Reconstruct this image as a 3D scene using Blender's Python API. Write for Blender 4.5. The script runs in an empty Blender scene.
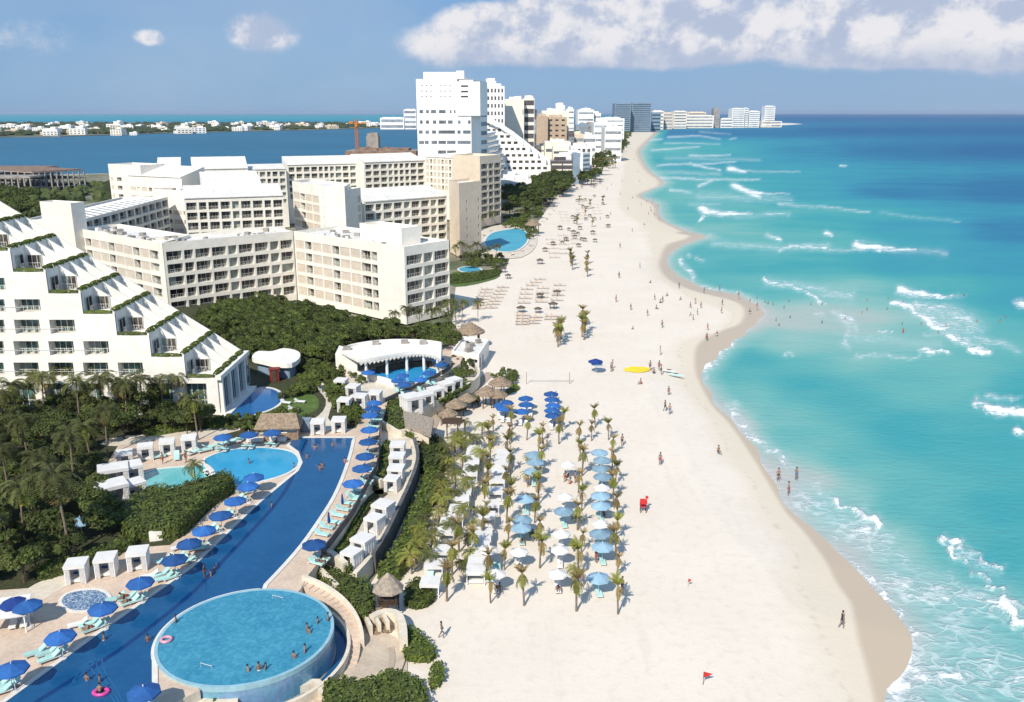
import bpy, bmesh, math, random
import numpy as np
from mathutils import Vector, Matrix
random.seed(7)
R = random.uniform
SC = bpy.context.scene
COL = SC.collection
F_PX, HC = 880.0, 52.0
PIT = math.atan(238.0/F_PX)
CP, SP = math.cos(PIT), math.sin(PIT)
TZ, MZ, PZ, SEA = 3.0, 1.8, 0.35, -1.0     # pool terrace, middle terrace, plaza, sea level

def ray(px, py):
    u, v = px-512.0, 351.0-py
    return u, v*SP+F_PX*CP, v*CP-F_PX*SP
def G(px, py, z=0.0):
    x, y, w = ray(px, py); t = (z-HC)/w
    return (x*t, y*t)
def V(px, py, Y):
    x, y, w = ray(px, py); t = Y/y
    return (x*t, HC+w*t)
def GL(pts, z=0.0): return [G(a, b, z) for a, b in pts]

# ---------------------------------------------------------------- objects
def _link(o, parent=None):
    COL.objects.link(o)
    if parent is not None: o.parent = parent
    return o
def tag(o, label=None, cat=None, group=None, kind=None):
    if label: o['label'] = label
    if cat: o['category'] = cat
    if group: o['group'] = group
    if kind: o['kind'] = kind
    return o
def thing(name, label, cat, loc=(0, 0, 0), rz=0.0, group=None):
    o = bpy.data.objects.new(name, None); o.empty_display_size = .3
    o.location = loc; o.rotation_euler = (0, 0, rz)
    _link(o); return tag(o, label, cat, group)

class MB:
    def __init__(s, off=(0, 0, 0)): s.v = []; s.f = []; s.m = []; s.off = off; s.smooth = False
    def add(s, vs, fs, mi=0):
        b = len(s.v); ox, oy, oz = s.off
        s.v += [(x-ox, y-oy, z-oz) for x, y, z in vs]
        for f in fs: s.f.append(tuple(b+i for i in f)); s.m.append(mi)
        return s
    def quad(s, a, b, c, d, mi=0): return s.add([a, b, c, d], [(0, 1, 2, 3)], mi)
    def tri(s, a, b, c, mi=0): return s.add([a, b, c], [(0, 1, 2)], mi)
    def box(s, c, d, rz=0.0, mi=0, M=None):
        x, y, z = d[0]/2, d[1]/2, d[2]/2; cs, sn = math.cos(rz), math.sin(rz)
        vs = []
        for dx, dy, dz in ((-x,-y,-z),(x,-y,-z),(x,y,-z),(-x,y,-z),(-x,-y,z),(x,-y,z),(x,y,z),(-x,y,z)):
            if M is not None:
                w = M @ Vector((dx, dy, dz)); dx, dy, dz = w
            vs.append((c[0]+dx*cs-dy*sn, c[1]+dx*sn+dy*cs, c[2]+dz))
        return s.add(vs, [(0,3,2,1),(4,5,6,7),(0,1,5,4),(1,2,6,5),(2,3,7,6),(3,0,4,7)], mi)
    def prism(s, poly, z0, z1, mi=0, mtop=None, cap=True, bottom=False):
        n = len(poly)
        if area(poly) < 0: poly = poly[::-1]
        vs = [(x, y, z0) for x, y in poly]+[(x, y, z1) for x, y in poly]
        s.add(vs, [(i, (i+1) % n, n+(i+1) % n, n+i) for i in range(n)], mi)
        if cap:
            s.add([(x, y, z1) for x, y in poly], [tuple(range(n))], mi if mtop is None else mtop)
        if bottom: s.add([(x, y, z0) for x, y in poly], [tuple(range(n))[::-1]], mi)
        return s
    def tube(s, pts, rs, n=6, mi=0, caps=True):
        pts = [Vector(p) for p in pts]
        if not isinstance(rs, (list, tuple)): rs = [rs]*len(pts)
        vs = []; k = len(pts)
        for i, p in enumerate(pts):
            d = (pts[min(i+1, k-1)]-pts[max(i-1, 0)]).normalized()
            a = Vector((0, 0, 1)) if abs(d.z) < .9 else Vector((1, 0, 0))
            u = d.cross(a).normalized(); w = d.cross(u)
            for j in range(n):
                t = 2*math.pi*j/n; q = p+(u*math.cos(t)+w*math.sin(t))*rs[i]; vs.append(tuple(q))
        fs = [(i*n+j, i*n+(j+1) % n, (i+1)*n+(j+1) % n, (i+1)*n+j) for i in range(k-1) for j in range(n)]
        if caps: fs += [tuple(range(n))[::-1], tuple((k-1)*n+j for j in range(n))]
        return s.add(vs, fs, mi)
    def lathe(s, prof, n=16, c=(0, 0, 0), mi=0, a0=0.0, jit=0.0):
        vs = []; k = len(prof)
        for r, z in prof:
            for j in range(n):
                t = a0+2*math.pi*j/n; rr = r*(1+(R(-jit, jit) if jit else 0))
                vs.append((c[0]+rr*math.cos(t), c[1]+rr*math.sin(t), c[2]+z))
        fs = [(i*n+j, i*n+(j+1) % n, (i+1)*n+(j+1) % n, (i+1)*n+j) for i in range(k-1) for j in range(n)]
        return s.add(vs, fs, mi)
    def mesh(s, name, mats):
        me = bpy.data.meshes.new(name)
        me.from_pydata(s.v, [], s.f)
        if not isinstance(mats, (list, tuple)): mats = [mats]
        for m in mats: me.materials.append(m)
        me.polygons.foreach_set('material_index', s.m)
        if s.smooth: me.polygons.foreach_set('use_smooth', [True]*len(s.f))
        me.update(); return me
    def build(s, name, mats, parent=None, loc=(0, 0, 0), rz=0.0):
        o = bpy.data.objects.new(name, s.mesh(name, mats))
        o.location = loc; o.rotation_euler = (0, 0, rz)
        return _link(o, parent)

def area(p): return sum(p[i][0]*p[(i+1) % len(p)][1]-p[(i+1) % len(p)][0]*p[i][1] for i in range(len(p)))/2
def inset(poly, d):
    if area(poly) < 0: poly = poly[::-1]
    n = len(poly); out = []
    for i in range(n):
        p0, p1, p2 = poly[i-1], poly[i], poly[(i+1) % n]
        def nrm(a, b):
            dx, dy = b[0]-a[0], b[1]-a[1]; L = math.hypot(dx, dy) or 1; return (-dy/L, dx/L)
        n1, n2 = nrm(p0, p1), nrm(p1, p2)
        k = 1+n1[0]*n2[0]+n1[1]*n2[1]; k = max(k, .35)
        out.append((p1[0]+(n1[0]+n2[0])*d/k, p1[1]+(n1[1]+n2[1])*d/k))
    return out
def smooth(pts, n=4, closed=False):
    out = []; k = len(pts)
    rng = range(k if closed else k-1)
    for i in rng:
        g = lambda j: pts[j % k] if closed else pts[max(0, min(k-1, j))]
        p0, p1, p2, p3 = g(i-1), g(i), g(i+1), g(i+2)
        for a in range(n):
            t = a/n; r = []
            for c in range(len(p1)):
                r.append(.5*((2*p1[c])+(-p0[c]+p2[c])*t+(2*p0[c]-5*p1[c]+4*p2[c]-p3[c])*t*t+(-p0[c]+3*p1[c]-3*p2[c]+p3[c])*t**3))
            out.append(tuple(r))
    if not closed: out.append(tuple(pts[-1]))
    return out
def inpoly(x, y, poly):
    c = False; n = len(poly); j = n-1
    for i in range(n):
        xi, yi = poly[i]; xj, yj = poly[j]
        if (yi > y) != (yj > y) and x < (xj-xi)*(y-yi)/(yj-yi)+xi: c = not c
        j = i
    return c
def instance(root, loc, rz=0.0, s=1.0, label=None, group=None):
    def cp(o, par):
        c = o.copy(); COL.objects.link(c); c.parent = par
        for ch in KIDS.get(o.name, []): cp(ch, c)
        return c
    c = cp(root, None); c.location = loc; c.rotation_euler = (0, 0, rz)
    c.scale = (s, s, s) if not isinstance(s, (tuple, list)) else s
    if label: c['label'] = label
    if group: c['group'] = group
    return c
KIDS = {}
PROTOS = []
def proto(root):                       # remember the first one; it is itself used for the first place
    KIDS[root.name] = list(root.children)
    for ch in root.children: KIDS[ch.name] = list(ch.children)
    root['_used'] = 0; PROTOS.append(root); return root
def place(root, loc, rz=0.0, s=1.0, label=None, group=None):
    if not root['_used']:
        root['_used'] = 1
        root.location = loc; root.rotation_euler = (0, 0, rz)
        root.scale = (s, s, s) if not isinstance(s, (tuple, list)) else s
        if label: root['label'] = label
        if group: root['group'] = group
        return root
    return instance(root, loc, rz, s, label, group)
ORDS = ['first', 'second', 'third', 'fourth', 'fifth', 'sixth', 'seventh', 'eighth', 'ninth', 'tenth', 'eleventh', 'twelfth',
        'thirteenth', 'fourteenth', 'fifteenth', 'sixteenth', 'seventeenth', 'eighteenth', 'nineteenth', 'twentieth']

# ---------------------------------------------------------------- materials
def lin(c): return tuple((x/255/12.92 if x/255 <= .04045 else ((x/255+.055)/1.055)**2.4) for x in c)
class NT:
    def __init__(s, nt): s.nt = nt; nt.nodes.clear()
    def n(s, t, **k):
        o = s.nt.nodes.new(t)
        for a, b in k.items(): setattr(o, a, b)
        return o
    def l(s, a, b): s.nt.links.new(a, b)
    def m(s, op, a, b=None, c=None, clamp=False):
        o = s.n('ShaderNodeMath', operation=op, use_clamp=clamp)
        for i, x in enumerate((a, b, c)):
            if x is None: continue
            if hasattr(x, 'node'): s.l(x, o.inputs[i])
            else: o.inputs[i].default_value = x
        return o.outputs[0]
    def mix(s, f, a, b, mode='MIX'):
        o = s.n('ShaderNodeMix', data_type='RGBA', blend_type=mode)
        for i, x in ((0, f), (6, a), (7, b)):
            if hasattr(x, 'node'): s.l(x, o.inputs[i])
            elif i == 0: o.inputs[0].default_value = x
            else: o.inputs[i].default_value = (*x[:3], 1)
        return o.outputs[2]
    def noise(s, vec, scale, detail=3, rough=.55, dim='3D'):
        o = s.n('ShaderNodeTexNoise', noise_dimensions=dim); o.inputs['Scale'].default_value = scale
        o.inputs['Detail'].default_value = detail; o.inputs['Roughness'].default_value = rough
        if vec is not None: s.l(vec, o.inputs['Vector'])
        return o.outputs['Fac']
    def map(s, x, a, b, c=0.0, d=1.0, smooth_=True):
        o = s.n('ShaderNodeMapRange', interpolation_type='SMOOTHSTEP' if smooth_ else 'LINEAR')
        s.l(x, o.inputs[0])
        for i, y in enumerate((a, b, c, d)): o.inputs[1+i].default_value = y
        return o.outputs[0]
def mat(name, c, rough=.8, var=.12, scale=1.5, c2=None, bump=0.0, bscale=8, spec=.3, objvar=0.0, metal=0.0, coords='Object', trans=0.0):
    m = bpy.data.materials.new(name); m.use_nodes = True; t = NT(m.node_tree)
    out = t.n('ShaderNodeOutputMaterial'); b = t.n('ShaderNodeBsdfPrincipled'); t.l(b.outputs[0], out.inputs[0])
    tc = t.n('ShaderNodeTexCoord').outputs[coords]
    if coords == 'Object' and objvar >= 0:
        geo = t.n('ShaderNodeNewGeometry').outputs['Position']; vec = geo
    else: vec = tc
    f = t.noise(vec, scale, 4)
    f = t.map(f, .3, .7)
    ca = c; cb = c2 if c2 else tuple(x*(1-2*var) for x in c)
    col = t.mix(f, ca, cb)
    f2 = t.map(t.noise(vec, scale*7, 2), .35, .65, 1-var, 1+var*.5)
    o = t.n('ShaderNodeVectorMath', operation='SCALE'); t.l(col, o.inputs[0]); t.l(f2, o.inputs['Scale']); col = o.outputs[0]
    if objvar > 0:
        oi = t.n('ShaderNodeObjectInfo').outputs['Random']
        f3 = t.m('MULTIPLY_ADD', oi, 2*objvar, 1-objvar)
        o = t.n('ShaderNodeVectorMath', operation='SCALE'); t.l(col, o.inputs[0]); t.l(f3, o.inputs['Scale']); col = o.outputs[0]
    t.l(col, b.inputs['Base Color']); b.inputs['Roughness'].default_value = rough
    b.inputs['Specular IOR Level'].default_value = spec; b.inputs['Metallic'].default_value = metal
    if bump:
        bn = t.n('ShaderNodeBump'); bn.inputs['Strength'].default_value = bump; bn.inputs['Distance'].default_value = .05
        t.l(t.noise(vec, bscale, 3), bn.inputs['Height']); t.l(bn.outputs[0], b.inputs['Normal'])
    if trans:
        tr = t.n('ShaderNodeBsdfTranslucent'); t.l(col, tr.inputs[0]); mx = t.n('ShaderNodeMixShader'); mx.inputs[0].default_value = trans
        t.l(b.outputs[0], mx.inputs[1]); t.l(tr.outputs[0], mx.inputs[2]); t.l(mx.outputs[0], out.inputs[0])
    return m
M = {}
def setmats():
    M['white'] = mat('white_stucco', (.83, .795, .73), .75, .05, .12, bump=.1)
    M['cream'] = mat('cream_stucco', (.82, .76, .66), .75, .05, .12, bump=.1)
    M['cream2'] = mat('pale_cream_stucco', (.83, .785, .70), .75, .05, .1)
    M['peach'] = mat('peach_stucco', (.72, .60, .47), .8, .05, .1)
    M['tan'] = mat('tan_panel', (.63, .55, .46), .8, .08, .4)
    M['roofw'] = mat('white_roof', (.78, .75, .71), .8, .13, .22, c2=(.64, .62, .585), bump=.1)
    M['roofg'] = mat('grey_roof', (.36, .37, .39), .7, .12, .3)
    M['glass'] = mat('dark_window_glass', (.045, .05, .055), .12, .3, .5, spec=.6, objvar=.5)
    M['glassb'] = mat('brown_window_recess', (.10, .085, .07), .3, .3, .7, spec=.4, objvar=.4)
    M['glassg'] = mat('curtained_window', (.34, .38, .34), .3, .15, .6, spec=.5, objvar=.25)
    M['glasst'] = mat('green_tinted_glass', (.10, .20, .18), .12, .35, .8, spec=.6, objvar=.35)
    M['glassblue'] = mat('blue_tinted_glass', (.035, .10, .16), .08, .3, .3, spec=.7)
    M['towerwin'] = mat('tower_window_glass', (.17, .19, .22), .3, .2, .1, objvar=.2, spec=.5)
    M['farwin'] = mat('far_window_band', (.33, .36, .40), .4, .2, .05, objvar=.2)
    M['frame'] = mat('window_frame', (.62, .60, .56), .6, .05)
    M['wwhite'] = mat('white_paint', (.84, .83, .81), .6, .04, .05)
    M['bluegrey'] = mat('blue_grey_cladding', (.22, .29, .37), .5, .1, .03)
    M['brick'] = mat('tan_facade', (.50, .38, .28), .8, .08, .05)
    M['darkf'] = mat('dark_facade', (.11, .10, .11), .6, .15, .1)
    M['conc'] = mat('bare_concrete', (.36, .33, .30), .9, .15, .25)
    M['rust'] = mat('rusty_roof', (.30, .20, .15), .9, .2, .2)
    M['deck'] = mat('pink_beige_paving', (.64, .50, .39), .8, .08, .35, bump=.15)
    M['deck2'] = mat('cream_paving', (.66, .59, .49), .8, .08, .4)
    M['plaza'] = mat('sandstone_plaza', (.56, .46, .36), .85, .09, .5, bump=.2)
    M['coping'] = mat('pale_coping', (.72, .68, .62), .7, .06, .6)
    M['wall'] = mat('cream_garden_wall', (.72, .64, .52), .8, .08, .5)
    M['dkwall'] = mat('dark_slate_wall', (.13, .13, .135), .7, .2, .6)
    M['fabw'] = mat('white_canvas', (.80, .78, .76), .85, .05, .8, trans=.12)
    M['fabb'] = mat('royal_blue_canvas', (.03, .13, .40), .8, .12, .8, objvar=.32, trans=.1)
    M['fabn'] = mat('navy_canvas', (.02, .06, .27), .8, .1, .8, trans=.1)
    M['fabl'] = mat('pale_blue_canvas', (.30, .47, .60), .8, .1, .8, objvar=.2, trans=.15)
    M['aqua'] = mat('aqua_cushion', (.42, .68, .64), .8, .06, 2, objvar=.18)
    M['cush'] = mat('white_cushion', (.74, .74, .72), .85, .05, 2)
    M['wood'] = mat('dark_wood', (.10, .065, .045), .7, .2, 3)
    M['tanw'] = mat('weathered_wood', (.34, .24, .16), .8, .2, 3)
    M['thatch'] = mat('palm_thatch', (.36, .27, .19), .95, .22, 2.5, bump=.6, bscale=14)
    M['thatch2'] = mat('grey_thatch', (.42, .35, .28), .95, .2, 2.5, bump=.6, bscale=14)
    M['thatchd'] = mat('dark_weathered_thatch', (.17, .135, .11), .95, .25, 2.5, bump=.5, bscale=14)
    M['metal'] = mat('white_metal', (.6, .6, .6), .4, .05, 2)
    M['red'] = mat('red_cloth', (.55, .03, .03), .8, .1, 2)
    M['redshade'] = mat('shade_darkened_red', (.20, .025, .02), .6, .1, 2)  # red of the kiosk, with its shade darkened into the colour
    M['yellow'] = mat('yellow_cloth', (.75, .55, .04), .8, .1, 2)
    M['pink'] = mat('pink_vinyl', (.75, .07, .35), .4, .15, 3, spec=.5)
    M['palepink'] = mat('pale_pink_vinyl', (.80, .38, .48), .4, .15, 3, spec=.5)
    M['orange'] = mat('orange_steel', (.60, .22, .06), .6, .1, 1)
    M['soil'] = mat('garden_soil_and_grass', (.06, .058, .03), .95, .25, .25, c2=(.04, .05, .02), bump=.4)
    M['soil2'] = mat('inland_ground', (.30, .27, .21), .95, .2, .03, c2=(.10, .12, .06))
    M['lawn'] = mat('lawn_grass', (.10, .16, .035), .95, .15, .6, c2=(.07, .11, .025), bump=.3)
    M['trunk'] = mat('palm_trunk', (.24, .19, .14), .9, .2, 4, bump=.4)
    M['bark'] = mat('bark', (.13, .10, .075), .9, .2, 4)
    M['frond'] = mat('palm_frond', (.15, .165, .05), .6, .25, 1.2, objvar=.35, trans=.25)
    M['frondy'] = mat('yellow_green_frond', (.22, .27, .05), .65, .3, 1.5, c2=(.29, .26, .065), objvar=.35, trans=.3)
    M['frondb'] = mat('sun_scorched_frond', (.27, .23, .075), .7, .3, 1.8, c2=(.30, .20, .085), objvar=.35, trans=.25)
    M['leafd'] = mat('dark_leaves', (.055, .078, .02), .6, .3, .8, c2=(.095, .115, .03), objvar=.4, trans=.2)
    M['leafm'] = mat('green_leaves', (.125, .17, .032), .6, .28, .5, c2=(.075, .095, .024), objvar=.3, trans=.22)
    M['leafb'] = mat('bright_green_leaves', (.15, .19, .03), .6, .25, .9, c2=(.08, .12, .022), objvar=.25, trans=.25)
    M['skin'] = mat('tanned_skin', (.27, .165, .12), .6, .08, 4, objvar=.35)
    M['hair'] = mat('dark_hair', (.03, .02, .015), .7, .2, 9)
    M['clred'] = mat('red_swimwear', (.45, .04, .05), .8, .1, 5)
    M['cldark'] = mat('dark_swimwear', (.03, .035, .06), .8, .1, 5)
    M['clblue'] = mat('blue_swimwear', (.05, .16, .42), .8, .1, 5)
    M['clwhite'] = mat('white_clothes', (.70, .69, .66), .8, .1, 5)
    M['stepline'] = mat('darker_sandstone', (.46, .37, .29), .85, .1, 1)  # darker stone for alternate plaza steps and the beach path
# ---------------------------------------------------------------- shoreline data (photo pixels, turned into metres on the sea plane)
S_PX = [(650,124),(656,129),(657,133),(643,147),(641,155),(649,170),(664,182.5),(645,192),(642,197),(657,204),(661,218),(686,231),(708,236.5),(686,244),
 (671,254),(668,265),(678,275),(704,288),(737,295),(754,303.5),(763,313),(748,329),(730,344),(716,357),(705,368),(700,375),(714,402),(732,420),(753,448),
 (771,476),(791,509),(812,532),(840,553),(859,568),(874,589),(900,617),(913,637),(905,660),(892,696),(886,720),(882,760),(900,850),(950,1000),(1050,1300)]
W_PX = [(633,124),(636,128),(640,134),(636,150),(636,165),(652,181),(638,190),(633,198),(648,207),(653,219),(672,233),(690,236.5),(668,244),(661,254),
 (659,266),(669,280),(698,293),(730,300),(741,305),(744,313),(739,323),(724,329),(706,338),(697,346),(694,358),(697,374),(711,402),(728,420),(749,449),(767,478),
 (785,508),(802,526),(824,557),(836,580),(850,600),(854,615),(859,640),(868,670),(875,700),(880,730),(884,760),(900,850),(950,1000),(1050,1300)]
def segdist(X, Y, poly):
    P = np.array(poly); d = np.full(X.shape, 1e18)
    for a, b in zip(P[:-1], P[1:]):
        ab = b-a; L = float(ab@ab) or 1e-9
        t = np.clip(((X-a[0])*ab[0]+(Y-a[1])*ab[1])/L, 0, 1)
        d = np.minimum(d, (X-a[0]-t*ab[0])**2+(Y-a[1]-t*ab[1])**2)
    return np.sqrt(d)
def npin(X, Y, poly):
    c = np.zeros(X.shape, bool); n = len(poly); j = n-1
    for i in range(n):
        xi, yi = poly[i]; xj, yj = poly[j]
        if yi != yj: c ^= ((yi > Y) != (yj > Y)) & (X < (xj-xi)*(Y-yi)/(yj-yi)+xi)
        j = i
    return c
def nG(PX, PY, z):
    u = PX-512.; v = 351.-PY
    y = v*SP+F_PX*CP; w = v*CP-F_PX*SP; t = (z-HC)/w
    return u*t, y*t
def grid_mesh(name, pxs, pys, z, zf, attrs, keep, mats):
    PX, PY = np.meshgrid(pxs, pys)
    X, Y = nG(PX, PY, z)
    Z = zf(PX, PY, X, Y) if zf else np.full(X.shape, z)
    h, w = X.shape
    idx = np.arange(h*w).reshape(h, w)
    k = keep(PX, PY, X, Y) if keep else np.ones(X.shape, bool)
    ck = (k[:-1, :-1] | k[1:, :-1] | k[:-1, 1:] | k[1:, 1:])
    q = np.stack([idx[1:, :-1], idx[1:, 1:], idx[:-1, 1:], idx[:-1, :-1]], -1)[ck]
    used = np.zeros(h*w, bool); used[q.ravel()] = True
    remap = np.cumsum(used)-1; q = remap[q]
    co = np.stack([X, Y, Z], -1).reshape(-1, 3)[used]
    me = bpy.data.meshes.new(name)
    me.vertices.add(len(co)); me.vertices.foreach_set('co', co.astype(np.float32).ravel())
    me.loops.add(q.size); me.loops.foreach_set('vertex_index', q.astype(np.int32).ravel())
    me.polygons.add(len(q)); me.polygons.foreach_set('loop_start', np.arange(0, q.size, 4, dtype=np.int32))
    me.polygons.foreach_set('loop_total', np.full(len(q), 4, dtype=np.int32))
    me.update(calc_edges=True); me.validate()
    for an, af in attrs.items():
        a = me.attributes.new(an, 'FLOAT', 'POINT')
        a.data.foreach_set('value', af(PX, PY, X, Y).reshape(-1)[used].astype(np.float32))
    me.polygons.foreach_set('use_smooth', [True]*len(me.polygons))
    for m in mats: me.materials.append(m)
    o = bpy.data.objects.new(name, me); return _link(o)

DEPTH = [(720,118,.86),(850,118,1),(1020,118,1),(700,128,.72),(760,130,.85),(850,130,1),(1000,130,1),(1000,150,1),(900,150,.9),(800,150,.76),(720,150,.5),(670,150,.4),
 (1020,190,.9),(900,190,.8),(800,190,.6),(720,190,.42),(680,195,.33),(1020,230,.78),(900,230,.62),(820,225,.5),(820,240,.38),(760,240,.33),(720,232,.3),(740,212,.42),(800,265,.52),(900,262,.62),
 (1010,265,.68),(740,265,.48),(700,258,.4),(760,288,.36),(850,290,.27),(950,290,.45),(1020,300,.6),(800,318,.12),(860,325,.13),(930,330,.24),(1000,340,.36),(785,345,.17),
 (860,360,.25),(750,362,.46),(733,358,.42),(800,388,.52),(850,400,.52),(745,392,.36),(770,416,.36),(900,380,.36),(960,375,.32),(1020,390,.5),(900,430,.54),(1000,430,.5),
 (850,460,.38),(800,435,.36),(815,478,.12),(780,468,.08),(745,420,.12),(850,500,.25),(900,500,.45),(1000,500,.52),(860,540,.1),(900,550,.2),(950,535,.42),(1000,560,.5),(920,600,.22),
 (1000,610,.32),(960,650,.3),(940,690,.25),(1010,690,.3),(1100,600,.45),(1100,400,.6),(1150,250,.85),(1100,720,.35),(500,118,.7),(0,117,.72)]
# foam: polyline, half width px, strength
# polyline, half width px at its start, at its end, strength
FOAM = [([(762,279),(775,284),(800,290),(826,303)],1.5,1.0,1),([(768,281),(800,286),(850,297)],4,5,.5),([(856,244),(862,247),(885,249),(917,250)],3.0,.8,1),([(862,243),(900,250),(945,253)],3,3,.4),
 ([(701,209),(706,212),(722,214),(753,213)],2.8,.7,1),([(703,216),(700,221)],2.2,1.2,.9),([(706,211),(740,216),(790,214)],3,2,.4),([(768,236),(780,240)],1.8,1.2,.9),([(781,250),(792,246),(800,246),(828,249)],1.8,1,.85),([(785,247),(830,250),(860,250)],3,1.5,.45),([(825,233),(833,236)],1.9,1.4,1),
 ([(733,186),(745,190),(760,193)],2.4,1.2,1),([(748,192),(760,198)],2.4,1.6,.9),([(753,194),(790,194)],1.8,.8,.6),([(779,204),(820,207),(870,212)],1.8,1,.6),([(765,214),(790,215)],1.2,.6,.7),([(899,290),(908,294),(932,295),(950,297)],3.4,1,1),([(905,291),(940,296),(965,297)],3,2,.4),
 ([(893,303),(910,309),(930,323),(950,338),(975,350),(988,354)],1.7,2.0,1),([(900,304),(930,318),(955,335),(985,350)],3.2,4.0,.72),([(915,305),(950,312),(975,325)],7,9,.58),([(950,325),(985,340),(1020,350)],6,3,.5),([(921,349),(932,353),(950,353)],3,.8,1),([(926,334),(945,336)],1.6,1,.55),
 ([(832,312),(842,316),(850,320),(858,328)],2.2,2.8,.78),([(843,320),(850,330),(846,345)],3.5,3,.55),([(815,313),(824,314)],1.6,1,.8),([(875,331),(895,333)],1.2,.6,.8),([(858,355),(890,357),(920,357)],2.4,1.5,.55),([(786,355),(793,352)],1.9,1.2,.75),([(855,338),(900,342),(940,345)],5,4,.36),
 ([(976,402),(985,407),(1010,410),(1030,416)],3.4,4,.95),([(988,396),(1022,398)],2.8,2,.72),([(1018,432),(1030,437)],3,3,1),([(1018,304),(1030,306)],3,3,1),([(640,142),(652,140),(662,139)],1.2,.7,.7),([(668,137),(700,136),(720,139)],1.2,.7,.6),
 ([(652,150),(700,147)],1.2,.8,.6),([(690,156),(730,155)],1.4,.8,.7),([(657,165),(700,164),(735,162)],1.3,.8,.7),([(690,164),(720,170)],1.5,1,.75),([(729,169),(745,172)],2.2,1.2,.95),([(745,171),(800,172)],1.2,.8,.5),([(660,178),(740,180),(760,179)],1.6,1,.6),
 ([(698,186),(712,180)],2,1.4,.65),([(670,190),(690,192)],1.8,1.2,.6),([(700,196),(790,200)],5,3,.38),([(650,172),(720,174)],2.5,2,.4),([(665,158),(760,160)],2,1.4,.36),([(690,204),(720,205)],2,1.4,.4),([(880,213),(960,222)],1.4,1,.36),([(715,243),(770,248),(830,246)],4,3,.4),([(840,166),(847,166)],1,.8,.8),([(665,143),(720,144)],1,.8,.5),([(700,132),(730,134)],.8,.6,.5),([(730,139),(736,138)],.9,.7,.7),
 ([(680,260),(686,268),(693,278)],2.2,2.4,.8),([(688,255),(691,257)],1.8,1.4,.7),([(697,259),(702,261)],1.7,1.3,.65),
 ([(692,282),(704,286),(737,293),(763,303)],.9,1.1,.72),([(708,236),(712,236)],1.6,1,.6),([(733,342),(722,352),(712,362),(703,370)],1.4,2.4,.95),([(728,345),(710,362),(700,373)],4,5,.5),([(700,372),(706,377),(702,382)],3.4,2.4,.6),
 ([(731,410),(738,424),(748,434),(765,444),(784,460)],2.6,1.5,.9),([(732,408),(742,424),(756,436)],6,4,.58),([(745,432),(770,448),(790,466)],4.5,4,.42),([(780,458),(788,466)],1.8,1.2,.7),([(832,498),(843,505),(854,511)],2.8,1.8,1),([(812,486),(835,500)],5,4,.55),([(857,514),(870,520),(884,526)],3.2,2.0,1),([(860,512),(885,524)],6,3,.5),
 ([(800,498),(830,515),(850,528),(880,545)],12,14,.55),([(859,566),(866,577),(876,592),(890,606),(903,618)],1.7,1.5,.95),([(862,565),(874,584),(902,614)],4.5,4.5,.55),([(903,618),(912,632)],2.2,2.4,.72),([(914,638),(906,655),(903,675),(895,700)],7,9,.92),([(928,640),(918,668),(912,705)],14,17,.62),
 ([(944,536),(955,544),(975,556),(1002,572)],4.0,3.0,.82),([(946,549),(958,560),(975,572),(993,583)],2.0,1.7,1),([(952,548),(980,566),(1000,575)],7,6,.48),([(986,585),(998,592),(1008,604)],1.6,2.4,.95),([(1002,602),(1014,616),(1028,630)],4.5,6,1),([(1006,596),(1020,610),(1035,622)],6,7,.6),
 ([(892,582),(930,596),(980,600),(1005,610)],14,17,.58),([(955,632),(985,655),(1030,690)],28,36,.56),([(930,655),(955,680),(970,705)],24,32,.56),([(880,545),(905,560)],7,5,.44),([(1035,600),(1040,640)],6,8,.8),([(890,560),(930,575),(960,585)],9,9,.42)]
def tapered(X, Y, poly, w0, w1):
    P = np.array(poly, float); L = np.hypot(*(P[1:]-P[:-1]).T); T = np.concatenate([[0], np.cumsum(L)])/L.sum(); best = np.full(X.shape, 1e9)
    x0, x1, y0, y1 = P[:, 0].min()-90, P[:, 0].max()+90, P[:, 1].min()-90, P[:, 1].max()+90
    m = (X > x0) & (X < x1) & (Y > y0) & (Y < y1); x = X[m]; y = Y[m]; b = np.full(x.shape, 1e9)
    for i in range(len(P)-1):
        ab = P[i+1]-P[i]; t = np.clip(((x-P[i][0])*ab[0]+(y-P[i][1])*ab[1])/float(ab@ab), 0, 1)
        d = np.hypot(x-P[i][0]-t*ab[0], y-P[i][1]-t*ab[1]); tt = T[i]+(T[i+1]-T[i])*t
        b = np.minimum(b, d/(w0+(w1-w0)*tt))
    best[m] = b; return best
def f_depth(PX, PY, X, Y):
    A = np.array(DEPTH)
    uu = PX/85.; vv = np.log(np.clip(Y, 10, 1e6))*7.0
    _, ya = nG(A[:, 0], A[:, 1], SEA)
    ua = A[:, 0]/85.; va = np.log(ya)*7.0
    num = np.zeros(PX.shape); den = np.zeros(PX.shape)
    for i in range(len(A)):
        w = 1/((uu-ua[i])**2+(vv-va[i])**2+.05)**1.7
        num += w*A[i, 2]; den += w
    d = num/den
    far = np.clip((np.log(np.clip(Y, 10, 1e6))-math.log(5000))/.6, 0, 1)
    d = d*(1-far)+far*np.clip(.62+(PX-500)/800., .62, 1)
    sd = segdist(X, Y, SHW)
    wfac = np.clip(sd/(3.0+Y*.012), 0, 1)
    return d*(.25+.75*wfac)
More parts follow.
